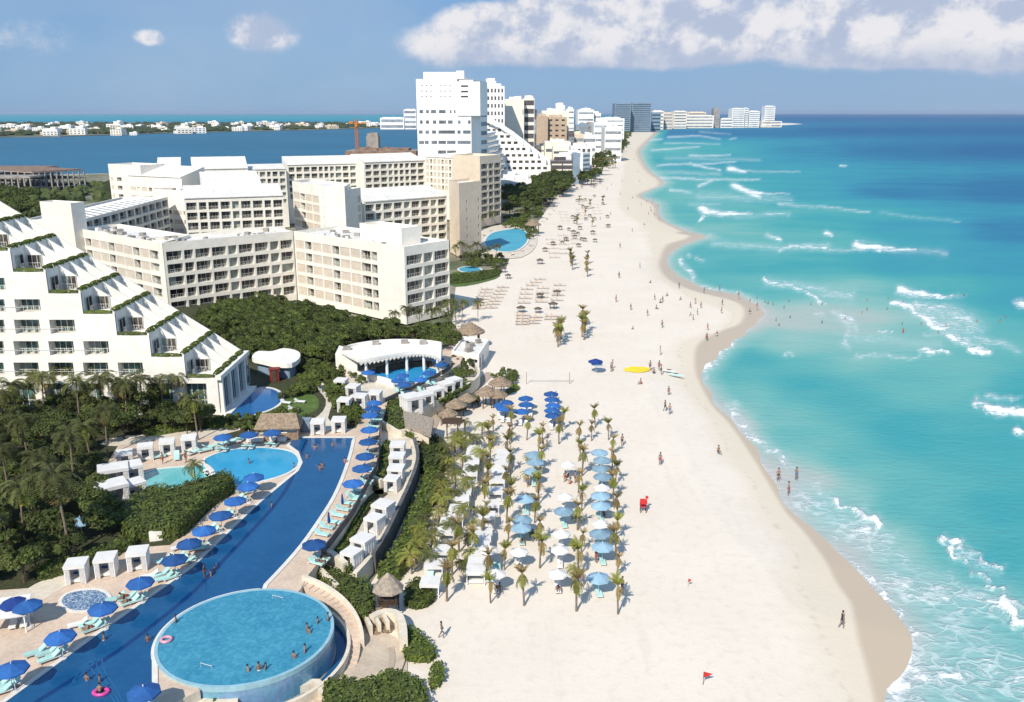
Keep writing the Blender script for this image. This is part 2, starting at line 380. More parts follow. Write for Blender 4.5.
def f_foam(PX, PY, X, Y):
    f = np.zeros(PX.shape); am = np.clip((PY-105)/330., .1, 1.3)
    PXw = PX+am*(3.0*np.sin(PX*.17+PY*.23)+1.6*np.sin(PX*.61-PY*.5)); PYw = PY+am*(1.6*np.sin(PX*.11+PY*.05)+1.0*np.sin(PX*.37+PY*.3)+.6*np.sin(PX*.93-PY*.61))
    mod = .93+.07*np.sin(PX*.21+PY*.35)*np.sin(PX*.083-PY*.19+1)
    for pl, w0, w1, s in FOAM:
        d = tapered(PXw, PYw, pl, w0*(1.2 if s > .85 else 1), w1*(1.2 if s > .85 else 1))
        f = np.maximum(f, s*np.clip(1.2-d*.6, 0, 1)*mod if s > .68 else s*1.1*np.exp(-(d*.8)**2))
    sd = segdist(X, Y, SHW)
    f = np.maximum(f, .34*np.exp(-(sd/(.8+Y*.002))**2))
    return f
def sea_z(PX, PY, X, Y):
    return SEA+.8*np.clip(f_foam(PX, PY, X, Y)-.45, 0, 1)*np.clip(segdist(X, Y, SHW)/12, 0, 1)+.06*np.sin(X*.35+Y*.12)*np.sin(Y*.31-X*.07)*(Y < 500)

def water_mat(name):
    m = bpy.data.materials.new(name); m.use_nodes = True; t = NT(m.node_tree)
    out = t.n('ShaderNodeOutputMaterial'); b = t.n('ShaderNodeBsdfDiffuse'); gl = t.n('ShaderNodeBsdfGlossy'); mxs = t.n('ShaderNodeMixShader'); t.l(b.outputs[0], mxs.inputs[1]); t.l(gl.outputs[0], mxs.inputs[2]); t.l(mxs.outputs[0], out.inputs[0])
    pos = t.n('ShaderNodeNewGeometry').outputs['Position']
    dep = t.n('ShaderNodeAttribute', attribute_name='depth').outputs['Fac']
    foam = t.n('ShaderNodeAttribute', attribute_name='foam').outputs['Fac']
    mp = t.n('ShaderNodeMapping'); t.l(pos, mp.inputs[0]); mp.inputs['Scale'].default_value = (.45, 1.0, 1); mp.inputs['Rotation'].default_value = (0, 0, math.radians(12))
    nb = t.noise(mp.outputs[0], .035, 4, .6)
    nm = t.noise(mp.outputs[0], .25, 4, .6)
    d = t.m('ADD', dep, t.m('MULTIPLY', t.m('SUBTRACT', nb, .5), .30)); d = t.m('ADD', d, t.m('MULTIPLY', t.m('SUBTRACT', nm, .5), .07), clamp=True)
    cr = t.n('ShaderNodeValToRGB'); t.l(d, cr.inputs[0]); e = cr.color_ramp.elements
    stops = [(0, (.50, .45, .42)), (.08, (.38, .43, .40)), (.2, (.23, .42, .385)), (.34, (.12, .37, .35)), (.5, (.05, .305, .325)), (.66, (.036, .245, .33)), (.82, (.026, .16, .285)), (1, (.021, .11, .245))]
    e[0].position = 0; e[0].color = (*stops[0][1], 1); e[1].position = 1; e[1].color = (*stops[-1][1], 1)
    for p, c in stops[1:-1]:
        x = e.new(p); x.color = (*c, 1)
    # foam texture
    w1 = t.n('ShaderNodeTexNoise'); w1.inputs['Scale'].default_value = .35; t.l(pos, w1.inputs['Vector'])
    vm = t.n('ShaderNodeVectorMath', operation='MULTIPLY_ADD'); t.l(w1.outputs['Color'], vm.inputs[0]); vm.inputs[1].default_value = (4, 4, 0); t.l(pos, vm.inputs[2])
    ms = t.n('ShaderNodeMapping'); t.l(vm.outputs[0], ms.inputs[0]); ms.inputs['Scale'].default_value = (.55, 1, 1)
    n1 = t.noise(ms.outputs[0], .75, 6, .68)
    n2 = t.noise(ms.outputs[0], .12, 4, .6)
    nn = t.m('ADD', t.m('MULTIPLY', t.m('SUBTRACT', n1, .5), 1.6), t.m('MULTIPLY', t.m('SUBTRACT', n2, .5), 1.15))
    fm = t.m('SUBTRACT', t.m('ADD', foam, t.m('MULTIPLY', nn, t.map(foam, .05, .35, 0, 1))), .54)
    fm = t.m('MULTIPLY', t.map(fm, 0, .36), .95)
    vo = t.n('ShaderNodeTexVoronoi', feature='DISTANCE_TO_EDGE'); vo.inputs['Scale'].default_value = .62; t.l(ms.outputs[0], vo.inputs['Vector'])
    lace = t.map(t.m('ADD', vo.outputs['Distance'], t.m('MULTIPLY', t.m('SUBTRACT', n1, .5), -.5)), .16, .02)
    lace = t.m('MULTIPLY', lace, t.map(t.m('ADD', foam, t.m('MULTIPLY', t.m('SUBTRACT', n2, .5), 1.2)), .22, .6)); lace = t.m('MULTIPLY', t.m('MULTIPLY', lace, .36), t.map(foam, .12, .3))
    fm = t.m('MAXIMUM', fm, lace)
    milk = t.m('MULTIPLY', foam, .42)
    col = t.mix(fm, t.mix(milk, cr.outputs[0], (.50, .60, .62)), (.76, .79, .80))
    t.l(col, b.inputs['Color']); gl.inputs['Roughness'].default_value = .25; t.l(t.map(fm, 0, 1, .085, .01), mxs.inputs[0])
    bn = t.n('ShaderNodeBump'); bn.inputs['Strength'].default_value = .6; bn.inputs['Distance'].default_value = .7
    hb = t.m('ADD', t.m('MULTIPLY', t.noise(mp.outputs[0], .9, 4, .6), .6), t.m('MULTIPLY', fm, .6))
    t.l(hb, bn.inputs['Height']); t.l(bn.outputs[0], b.inputs['Normal']); t.l(bn.outputs[0], gl.inputs['Normal'])
    return m
def sand_mat():
    m = bpy.data.materials.new('beach_sand'); m.use_nodes = True; t = NT(m.node_tree)
    out = t.n('ShaderNodeOutputMaterial'); b = t.n('ShaderNodeBsdfPrincipled'); t.l(b.outputs[0], out.inputs[0])
    pos = t.n('ShaderNodeNewGeometry').outputs['Position']
    wet = t.n('ShaderNodeAttribute', attribute_name='wet').outputs['Fac']
    damp = t.n('ShaderNodeAttribute', attribute_name='damp').outputs['Fac']
    n1 = t.noise(pos, .05, 5, .6); n2 = t.noise(pos, .8, 4, .6); n3 = t.noise(pos, 3.5, 3, .6)
    c = t.mix(t.map(n1, .35, .65), (.72, .643, .555), (.685, .608, .518))
    mv = t.n('ShaderNodeMapping'); t.l(pos, mv.inputs[0]); mv.inputs['Rotation'].default_value = (0, 0, math.radians(-14)); mv.inputs['Scale'].default_value = (1, .12, 1)
    nt_ = t.noise(mv.outputs[0], .55, 4, .6)
    c = t.mix(t.m('MULTIPLY', t.map(nt_, .55, .72), .25), c, (.56, .50, .43))
    c = t.mix(t.m('MULTIPLY', t.map(n2, .5, .7), .36), c, (.58, .515, .44))
    dm = t.m('ADD', damp, t.m('MULTIPLY', t.m('SUBTRACT', n1, .5), .5), clamp=True)
    c = t.mix(t.map(dm, .3, .75), c, (.64, .56, .45))
    c = t.mix(t.m('MULTIPLY', t.map(n3, .60, .72), .22), c, (.50, .44, .37))
    wl = t.m('SUBTRACT', 1, t.m('MULTIPLY', t.m('ABSOLUTE', t.m('SUBTRACT', dm, .62)), 22), clamp=True)
    c = t.mix(t.m('MULTIPLY', t.m('MULTIPLY', wl, t.map(n2, .45, .65)), .35), c, (.40, .33, .24))
    dn = t.m('ADD', wet, t.m('MULTIPLY', t.m('SUBTRACT', n1, .5), .25), clamp=True)
    wt = t.map(dn, .25, .8)
    c = t.mix(wt, c, (.50, .405, .30))
    t.l(c, b.inputs['Base Color']); t.l(t.map(wt, 0, 1, .9, .38), b.inputs['Roughness']); b.inputs['Specular IOR Level'].default_value = .25
    bn = t.n('ShaderNodeBump'); bn.inputs['Strength'].default_value = .35; bn.inputs['Distance'].default_value = .12
    h = t.m('ADD', n2, t.m('MULTIPLY', n3, .5)); t.l(t.m('MULTIPLY', h, t.map(wt, 0, 1, 1, .1)), bn.inputs['Height']); t.l(bn.outputs[0], b.inputs['Normal'])
    return m
def pool_mat(name, c, c2, scale=.9, rough=.08, pat=.5, flat=False):
    m = bpy.data.materials.new(name); m.use_nodes = True; t = NT(m.node_tree)
    out = t.n('ShaderNodeOutputMaterial'); b = t.n('ShaderNodeBsdfPrincipled'); t.l(b.outputs[0], out.inputs[0])
    pos = t.n('ShaderNodeNewGeometry').outputs['Position']
    w = t.n('ShaderNodeTexNoise'); w.inputs['Scale'].default_value = 1.3; t.l(pos, w.inputs['Vector'])
    vm = t.n('ShaderNodeVectorMath', operation='MULTIPLY_ADD'); t.l(w.outputs['Color'], vm.inputs[0]); vm.inputs[1].default_value = (1, 1, 0); t.l(pos, vm.inputs[2])
    vo = t.n('ShaderNodeTexVoronoi', feature='SMOOTH_F1'); vo.inputs['Scale'].default_value = scale*2.6; t.l(vm.outputs[0], vo.inputs['Vector'])
    n1 = t.noise(pos, scale*.3, 4); 
    f = t.m('ADD', t.m('MULTIPLY', t.map(vo.outputs['Distance'], .25, .75), pat), t.m('MULTIPLY', t.map(n1, .3, .7), 1-pat))  # cell mottling paints caustic light into the water colour
    t.l(t.mix(f, c, c2), b.inputs['Base Color']); b.inputs['Roughness'].default_value = rough; b.inputs['Specular IOR Level'].default_value = .4
    if flat:
        df = t.n('ShaderNodeBsdfDiffuse'); gl = t.n('ShaderNodeBsdfGlossy'); gl.inputs['Roughness'].default_value = .3; mx = t.n('ShaderNodeMixShader'); mx.inputs[0].default_value = .10
        t.l(t.mix(f, c, c2), df.inputs[0]); t.l(df.outputs[0], mx.inputs[1]); t.l(gl.outputs[0], mx.inputs[2]); t.l(mx.outputs[0], out.inputs[0])
    bn = t.n('ShaderNodeBump'); bn.inputs['Strength'].default_value = .25; bn.inputs['Distance'].default_value = .08
    t.l(t.noise(pos, 3.2, 3), bn.inputs['Height']); t.l(bn.outputs[0], b.inputs['Normal'])
    return m

def sheet(name, poly, z, m, kind='structure', z0=None):
    if area(poly) < 0: poly = poly[::-1]
    mb = MB()
    if z0 is None: mb.add([(x, y, z) for x, y in poly], [tuple(range(len(poly)))])
    else: mb.prism(poly, z0, z)
    o = mb.build(name, m)
    if kind: o['kind'] = kind
    return o
def poly_px(pts, z, n=4): return smooth(GL(pts, z), n, True)

def build_ground():
    global SHW, WW
    SHW = smooth(GL(S_PX, SEA), 3)
    WP = [(a-2.2-b*.012, b) for a, b in S_PX if b < 205]+[(a-5, b) for a, b in S_PX if 205 <= b < 232]+[q for q in W_PX if q[1] >= 232]
    WW = smooth(GL(WP, SEA+.5), 3)
    # --- sea
    pys = np.concatenate([[113.95, 114.2, 114.5, 115, 115.6, 116.3], np.arange(117, 200, 1.25), np.arange(200, 720, 2.0), np.arange(724, 1000, 12), np.arange(1000, 2100, 100)])
    pxs = np.concatenate([np.arange(-1200, 560, 60), np.arange(560, 1060, 2.0), np.arange(1064, 1300, 10), np.arange(1300, 2400, 80)])
    sea = grid_mesh('sea', pxs, pys, SEA, sea_z, {'depth': f_depth, 'foam': f_foam}, None, [water_mat('sea_water')])
    sea['kind'] = 'structure'
    # --- sand and land
    LAND = SHW[:] 
    lag = [(640,119.5),(600,121),(560,127),(520,134),(470,143),(420,152),(300,163),(160,169),(110,173),(0,177),(-500,195),(-1500,230),(-4000,400),(-4000,1300)]
    head = [(657,128.3),(700,126.6),(760,126.2),(792,124.8),(803,124),(792,123.2),(700,120.6),(640,119.3)]
    sidep = SHW+[(120, 20), (120, -200), (-900, -200)]+[G(a, b, SEA) for a, b in reversed(lag[:-2])]
    wetp = WW+[(100, 20), (120, -200), (-900, -200)]+[G(a, b, SEA) for a, b in reversed(lag[:-2])]
    dmp = [(612,128),(622,150),(622,180),(618,205),(640,225),(648,245),(650,262),(672,290),(700,302),(728,312),(708,330),(672,345),(676,372),(690,402),(715,440),(740,480),(772,535),(790,590),(808,625),(820,655),(835,700),(850,800),(900,1000),(1000,1300)]
    DM = smooth(GL(dmp, 0), 3)
    dmpp = DM+[(100, 20), (120, -200), (-900, -200)]+[G(a, b, SEA) for a, b in reversed(lag[:-2])]
    def sgn(X, Y, line, poly):
        d = segdist(X, Y, line); return np.where(npin(X, Y, poly), d, -d)
    def sz(PX, PY, X, Y):
        s = sgn(X, Y, SHW, sidep); d = segdist(X, Y, [G(a, b, SEA) for a, b in lag[:-2]]); s = np.minimum(s, d+3)
        return np.clip(SEA+s*.085, -2.2, 0)
    def fw(PX, PY, X, Y): return np.clip(.5-sgn(X, Y, WW, wetp)/2.0*np.clip(120/np.clip(Y, 60, 1e5), .1, 1), 0, 1)
    def fd(PX, PY, X, Y): return np.clip(.5-sgn(X, Y, DM, dmpp)/14.0, 0, 1)
    def kp(PX, PY, X, Y): return sgn(X, Y, SHW, sidep) > -8
    pys2 = np.concatenate([np.arange(119.5, 200, 1.5), np.arange(200, 720, 2.5), np.arange(725, 1000, 15), np.arange(1000, 2100, 100)])
    pxs2 = np.concatenate([np.arange(-1000, 400, 50), np.arange(400, 930, 2.5), np.arange(935, 1200, 25)])
    sand = grid_mesh('sand', pxs2, pys2, 0.0, sz, {'wet': fw, 'damp': fd}, kp, [sand_mat()])
    sand['kind'] = 'structure'
    hd = MB(); hd.prism(GL(head, -.2), -1.5, -.2); o = hd.build('headland', mat('headland_sand', (.70, .66, .60), .9, .05, .02)); o['kind'] = 'structure'
    # lagoon
    lg = [(640,119.4),(600,121),(560,127),(520,134),(470,143),(420,152),(300,163),(160,169),(110,173),(0,177),(-500,195),(-1500,225),(-1500,128),(-200,127),(0,127),(200,126),(392,123),(400,120),(560,119.3)]
    lm = pool_mat('lagoon_water', (.032, .125, .215), (.04, .15, .25), .01, .2, .1, True)
    sheet('lagoon', GL(lg, SEA+.1), SEA+.1, lm)
    # far strip with the town
    strip = [(-700,142),(-200,138),(0,136.8),(60,136.3),(130,134),(200,132),(300,130),(392,127.5),(415,124.5),(392,122.5),(0,122.3),(-700,122.3)]
    o = sheet('far_shore', GL(strip, .3), .3, mat('far_shore_ground', (.08, .10, .06), .95, .2, .01, c2=(.25, .22, .17)), z0=-1.6)
    # inland ground under hotels and gardens
    inl = [(-900,760),(-900,207),(-500,195.2),(0,177.3),(110,173.3),(300,163.3),(420,152.3),(470,143.3),(520,134.3),(560,127.3),(600,121.5),(628,120.5),(634,126),(622,140),(604,150),(596,164),(578,180),(562,190),(550,205),
      (538,222),(530,240),(512,252),(506,268),(456,282),(452,322),(470,345),(440,400),(415,440),(405,500),(385,560),(360,600),(350,640),(320,760)]
    sheet('inland_ground', GL(inl, .06), .06, M['soil2'])
    # terrace (upper), middle terrace, plaza
    RC = G(245.5, 637, TZ); 
    terr = [(-700,900),(-700,240),(60,235),(200,232),(300,314),(405,332),(446,332),(456,330),(470,338),(464,352),(460,364),(447,371.5),(388,400),(381,425),(380,445),(378,467),(368,487),(343,530),(322,558),(309,574),(300,590)]
    T = GL(terr, TZ)
    T = T[:2]+T[2:]
    global POOLC, POOLR
    xl = G(156.5, 641, TZ); xr = G(335, 628, TZ)
    POOLR = (xr[0]-xl[0])/2; POOLC = ((xl[0]+xr[0])/2, G(245, 593, TZ)[1]-POOLR+.6)
    a_start = math.atan2(T[-1][1]-POOLC[1], T[-1][0]-POOLC[0])
    arc = []; a = a_start
    while a < math.pi+.55:
        arc.append((POOLC[0]+(POOLR+.02)*math.cos(a), POOLC[1]+(POOLR+.02)*math.sin(a))); a += math.pi/30
    T += arc+GL([(178,668),(200,690),(175,703),(190,760),(150,900)], TZ)
    mb = MB(); mb.prism(T, -.5, TZ, 1, 0)
    o = mb.build('terrace', [M['deck'], M['wall']]); o['kind'] = 'structure'
    mid = [(388,400),(447,371.5),(463,362),(474,368),(478,380),(470,386),(421,412.5),(404,424),(414,442),(417.5,455),(417,467),(410,487),(401,507),(386,539),(373,560),(356,578),(322,558),(343,530),(368,487),(378,467),(380,445),(381,425)]
    mb = MB(); mb.prism(GL(mid, MZ), -.5, MZ, 1, 0); o = mb.build('middle_terrace', [M['deck2'], M['wall']]); o['kind'] = 'structure'
    pl = [(150,760),(200,660),(240,600),(300,592),(322,590),(338,600),(350,610),(375,628),(402,640),(405,660),(398,680),(380,700),(380,780)]
    sheet('plaza', GL(pl, PZ), PZ, M['plaza'], z0=-.5)
# ---------------------------------------------------------------- foliage
def leafquad(mb, p, n, s, mi=0, asp=1.6):
    n = Vector(n).normalized(); a = n.cross(Vector((R(-1, 1), R(-1, 1), R(-1, 1)))).normalized(); b = n.cross(a)
    p = Vector(p); a = a*s*asp*.5; b = b*s*.5
    mb.add([tuple(p-a), tuple(p-b*.9+n*s*.12), tuple(p+a), tuple(p+b*.9+n*s*.12)], [(0, 1, 2, 3)], mi)
def crown_mesh(name, rx, rz, clumps, leaves, size, mats, zc, flat=.75):
    mb = MB()
    cs = []
    for i in range(clumps):
        t = R(0, 6.283); u = R(-.35, 1); q = math.sqrt(1-u*u) if abs(u) < 1 else 0; k = R(.55, .95)
        cs.append((rx*k*q*math.cos(t), rx*k*q*math.sin(t), zc+rz*k*u, R(.28, .5)*rx))
    for c in cs:
        mi = 0 if random.random() < .7 else 1
        for j in range(leaves//clumps):
            t = R(0, 6.283); u = R(-.5, 1); q = math.sqrt(1-u*u); k = R(.7, 1.05)*c[3]
            d = (q*math.cos(t), q*math.sin(t), u)
            leafquad(mb, (c[0]+d[0]*k, c[1]+d[1]*k, c[2]+d[2]*k*flat), (d[0]+R(-.6, .6), d[1]+R(-.6, .6), d[2]+R(-.2, .9)), size*R(.7, 1.3), mi)
    return mb.mesh(name, mats)
def tree_proto(name, cat, rx, rz, h, clumps, leaves, size, mats):
    t = thing(name, name, cat)
    b = MB(); zc = h-rz*.8
    b.tube([(0, 0, -.2), (R(-.1, .1), R(-.1, .1), zc*.5), (R(-.2, .2), R(-.2, .2), zc)], [.09*rx**.7, .07*rx**.7, .05*rx**.7], 6)
    for i in range(5):
        a = i*1.256+R(-.3, .3); z0 = zc*R(.35, .8)
        b.tube([(0, 0, z0), (rx*.35*math.cos(a), rx*.35*math.sin(a), zc), (rx*.6*math.cos(a), rx*.6*math.sin(a), zc+rz*.3)], [.05*rx**.6, .035*rx**.6, .015], 5)
    b.build('trunk', M['bark'], t)
    o = bpy.data.objects.new('crown', crown_mesh('crown', rx, rz, clumps, leaves, size, mats, zc)); _link(o, t)
    return proto(t)
def palm_crown(nf, L, droop, mats, ragged=0.0, up=.55, width=.55, tight=False):
    mb = MB()
    for i in range(nf):
        a = i*2.39996+R(-.2, .2); el = R(-.25, 1.0)*up+.25; l = L*R(.8, 1.1)
        dead = random.random() < ragged
        mi = 1 if dead else 0
        if dead: el = R(-.9, -.2)
        if tight: el = R(1.05, 1.5) if not dead else R(-1.4, -.7); l *= R(.7, 1) if not dead else .9
        pts = []; x = z = 0; e = el; ns = 8; droop_ = droop if not (tight and dead) else .5
        for k in range(ns+1):
            pts.append((x, z)); x += math.cos(e)*l/ns; z += math.sin(e)*l/ns; e -= droop_*R(.8, 1.2)/ns*(1+k*.12)
        ca, sa = math.cos(a), math.sin(a)
        W = lambda r, s, zz: (r*ca-s*sa, r*sa+s*ca, zz)
        for k in range(ns):
            (x0, z0), (x1, z1) = pts[k], pts[k+1]
            mb.quad(W(x0, -.03, z0), W(x1, -.025, z1), W(x1, .025, z1), W(x0, .03, z0), mi)
            if k == 0: continue
            f = math.sin(math.pi*min(1, (k+.4)/ns))**.6*width*l/2.6
            for sd in (-1, 1):
                for q in range(2):
                    xa = x0+(x1-x0)*q*.5; za = z0+(z1-z0)*q*.5; w = f*R(.8, 1.1); dx = w*.55
                    tip = W(xa+dx, sd*w, za-w*R(.35, .75)); hw = l/ns*.20
                    mb.quad(W(xa-hw, 0, za), tip, W(tip and xa+dx+hw*.4, sd*w*.98, za-w*.5), W(xa+hw*1.1, 0, za+(z1-z0)*.3), mi)
    return mb.mesh('crown', mats)
def palm_proto(name, h, L, nf, mats, droop=1.6, ragged=0, lean=.3, up=.55, r=.13, nuts=False, width=.55, tight=False):
    t = thing(name, name, 'palm tree')
    b = MB(); n = 9
    pts = [(lean*(k/n)**2, 0, -.2+(h+.2)*k/n) for k in range(n+1)]
    rs = [r*(1.5 if k == 0 else 1.12-.35*k/n) * (1.06 if k % 2 else .96) for k in range(n+1)]
    b.tube(pts, rs, 8); b.build('trunk', M['trunk'], t)
    o = bpy.data.objects.new('crown', palm_crown(nf, L, droop, mats, ragged, up, width, tight)); o.location = (lean, 0, h-.1); _link(o, t)
    return proto(t)
def hedge(pts, z, h, label, m='leafm', name='hedge', cat='hedge', group=None, size=.28, dens=16, cap=3800, rnd=.5):
    P = smooth(GL(pts, z), 3, True)
    if area(P) < 0: P = P[::-1]
    cx = sum(p[0] for p in P)/len(P); cy = sum(p[1] for p in P)/len(P)
    mb = MB((cx, cy, z))
    core = inset(P, min(.25, h*.3)); core2 = inset(P, min(.5, h*.4))
    n = len(P)
    vs = [(x, y, z) for x, y in core]+[(x, y, z+h*.55) for x, y in core]+[(x, y, z+h*.8) for x, y in core2]
    mb.add(vs, [(i, (i+1) % n, n+(i+1) % n, n+i) for i in range(n)]+[(n+i, n+(i+1) % n, 2*n+(i+1) % n, 2*n+i) for i in range(n)]+[tuple(range(2*n, 3*n))], 1)
    A = abs(area(P)); N = int(min(cap, A*dens+60))
    if N >= cap: size = size*math.sqrt(A*dens/cap)**.8
    xs = [p[0] for p in P]; ys = [p[1] for p in P]; k = 0; tries = 0
    ph = R(0, 9)
    while k < N and tries < N*12:
        tries += 1
        x, y = R(min(xs), max(xs)), R(min(ys), max(ys))
        if not inpoly(x, y, P): continue
        d = min(math.hypot(x-a, y-b) for a, b in P[::2])
        e = min(1, d/max(.4, h*.7)); hh = h*(1-rnd*(1-e)**2)*(1+.13*math.sin(x*1.7+ph)*math.cos(y*1.3+ph)+.08*math.sin(x*4+y*3.1))
        leafquad(mb, (x, y, z+hh*R(.82, 1.08)), (R(-.7, .7), R(-.7, .7), 1), size*R(.7, 1.3), 0 if random.random() < .8 else 1); k += 1
    for i in range(n):                                     # leaves down the sides
        a, b = P[i], P[(i+1) % n]; L = math.hypot(b[0]-a[0], b[1]-a[1])
        for j in range(int(L*h*min(dens, 14))):
            t = R(0, 1); x = a[0]+(b[0]-a[0])*t; y = a[1]+(b[1]-a[1])*t
            nx, ny = (b[1]-a[1])/L, -(b[0]-a[0])/L
            leafquad(mb, (x-nx*R(.05, .3), y-ny*R(.05, .3), z+R(.03, h*.9)), (nx+R(-.5, .5), ny+R(-.5, .5), R(-.1, .8)), size*R(.7, 1.3), 0)
    o = mb.build(name, [M[m], M['leafd']], None, (cx, cy, z))
    return tag(o, label, cat, group)
# ---------------------------------------------------------------- buildings
WIN = {}
def win_meshes():
    def wm(name, gm, mull=1, cur=None, rail=True):
        mb = MB()
        mb.quad((0, 0, 0), (1, 0, 0), (1, 0, 1), (0, 0, 1), 1)
        for x0, x1, z0, z1 in [(0, .04, 0, 1), (.96, 1, 0, 1), (.04, .96, .95, 1), (.04, .96, 0, .035)]+[((k+1)/(mull+1)-.015, (k+1)/(mull+1)+.015, .035, .95) for k in range(mull)]:
            mb.box(((x0+x1)/2, -.05, (z0+z1)/2), (x1-x0, .08, z1-z0), mi=0)
        for x0, x1 in (cur or []): mb.box(((x0+x1)/2, -.012, .49), (x1-x0, .02, .91), mi=2)
        if rail:
            mb.box((.5, -.75, .40), (1.0, .04, .03), mi=0)
            for k in range(7): mb.box((k/6*.96+.02, -.75, .19), (.015, .03, .40), mi=0)
            if cur: mb.box((.3, -.45, .14), (.16, .4, .05), mi=2); mb.box((.62, -.45, .14), (.16, .4, .05), mi=2)
        return mb.mesh(name, [M['frame'], gm, M['glassg']])
    C = [None, [(.04, .2)], [(.82, .96)], [(.04, .16), (.85, .96)], [(.04, .45)], None]
    WIN['w'] = [wm('window_dark', M['glass'], 1, c) for c in C]; WIN['v'] = [wm('window_brown', M['glassb'], 2, c) for c in C]; WIN['c'] = [wm('window_curtain', M['glassg'], 1, None, False)]
    WIN['t'] = [wm('window_green', M['glasst'], 3, c) for c in C]; WIN['b'] = [wm('window_blue', M['glassblue'], 2, None, False)]
def window(parent, mesh, x, y, z, w, h, rz, name='window'):
    o = bpy.data.objects.new(name, random.choice(WIN[mesh])); o.location = (x, y, z); o.rotation_euler = (0, 0, rz); o.scale = (w, 1, h); return _link(o, parent)
def railing(mb, p0, p1, z, h=1.0, mi=3):
    pass
def facade(mb, p0, p1, z0, z1, cols, rows, depth, org, wins, mi=0, pm=2, skip=None, sill=0):
    dx, dy = p1[0]-p0[0], p1[1]-p0[1]; L = math.hypot(dx, dy); ux, uy = dx/L, dy/L; nx, ny = uy, -ux
    P = lambda s, z, d=0.: (p0[0]+ux*s-nx*d, p0[1]+uy*s-ny*d, z)
    xs = [0.]; ct = [None]
    for c0, c1, t in cols:
        xs += [c0, c1]; ct += [t, None]
    xs.append(L); zs = [z0]; rt = [False]
    for a, b in rows: zs += [a, b]; rt += [True, False]
    zs.append(z1)
    for i in range(len(xs)-1):
        a, b = xs[i], xs[i+1]
        if b-a < 1e-4: continue
        for j in range(len(zs)-1):
            c, d = zs[j], zs[j+1]
            if d-c < 1e-4: continue
            t = ct[i] if rt[j] else None
            if t is None or (skip and skip(i//2, j//2)):
                mb.quad(P(a, c), P(b, c), P(b, d), P(a, d), mi)
            else:
                k = .12 if t == 'p' else depth
                mb.quad(P(a, c), P(a, c, k), P(a, d, k), P(a, d), mi); mb.quad(P(b, c, k), P(b, c), P(b, d), P(b, d, k), mi)
                mb.quad(P(a, d), P(a, d, k), P(b, d, k), P(b, d), mi); mb.quad(P(a, c, k), P(a, c), P(b, c), P(b, c, k), mi)
                mb.quad(P(a, c, k), P(b, c, k), P(b, d, k), P(a, d, k), pm if t == 'p' else mi)
                if t != 'p':
                    m = t
                    if t == 'x': m = random.choice('wwwvvc')
                    wins.append((m, P(a+.05, c+.05, k-.03), b-a-.1, d-c-.1, math.atan2(uy, ux)))
def cols_of(L, seq, m0=.6, m1=.6, gap=.55):
    """seq: list of (relative width, type)"""
    tot = sum(w for w, _ in seq); av = L-m0-m1-gap*(len(seq)-1); s = m0; out = []
    for w, t in seq:
        ww = av*w/tot; out.append((s, s+ww, t)); s += ww+gap
    return out
def rows_of(z0, n, fh=3.25, sill=.55, head=.55): return [(z0+i*fh+sill, z0+(i+1)*fh-head+.001) for i in range(n)]
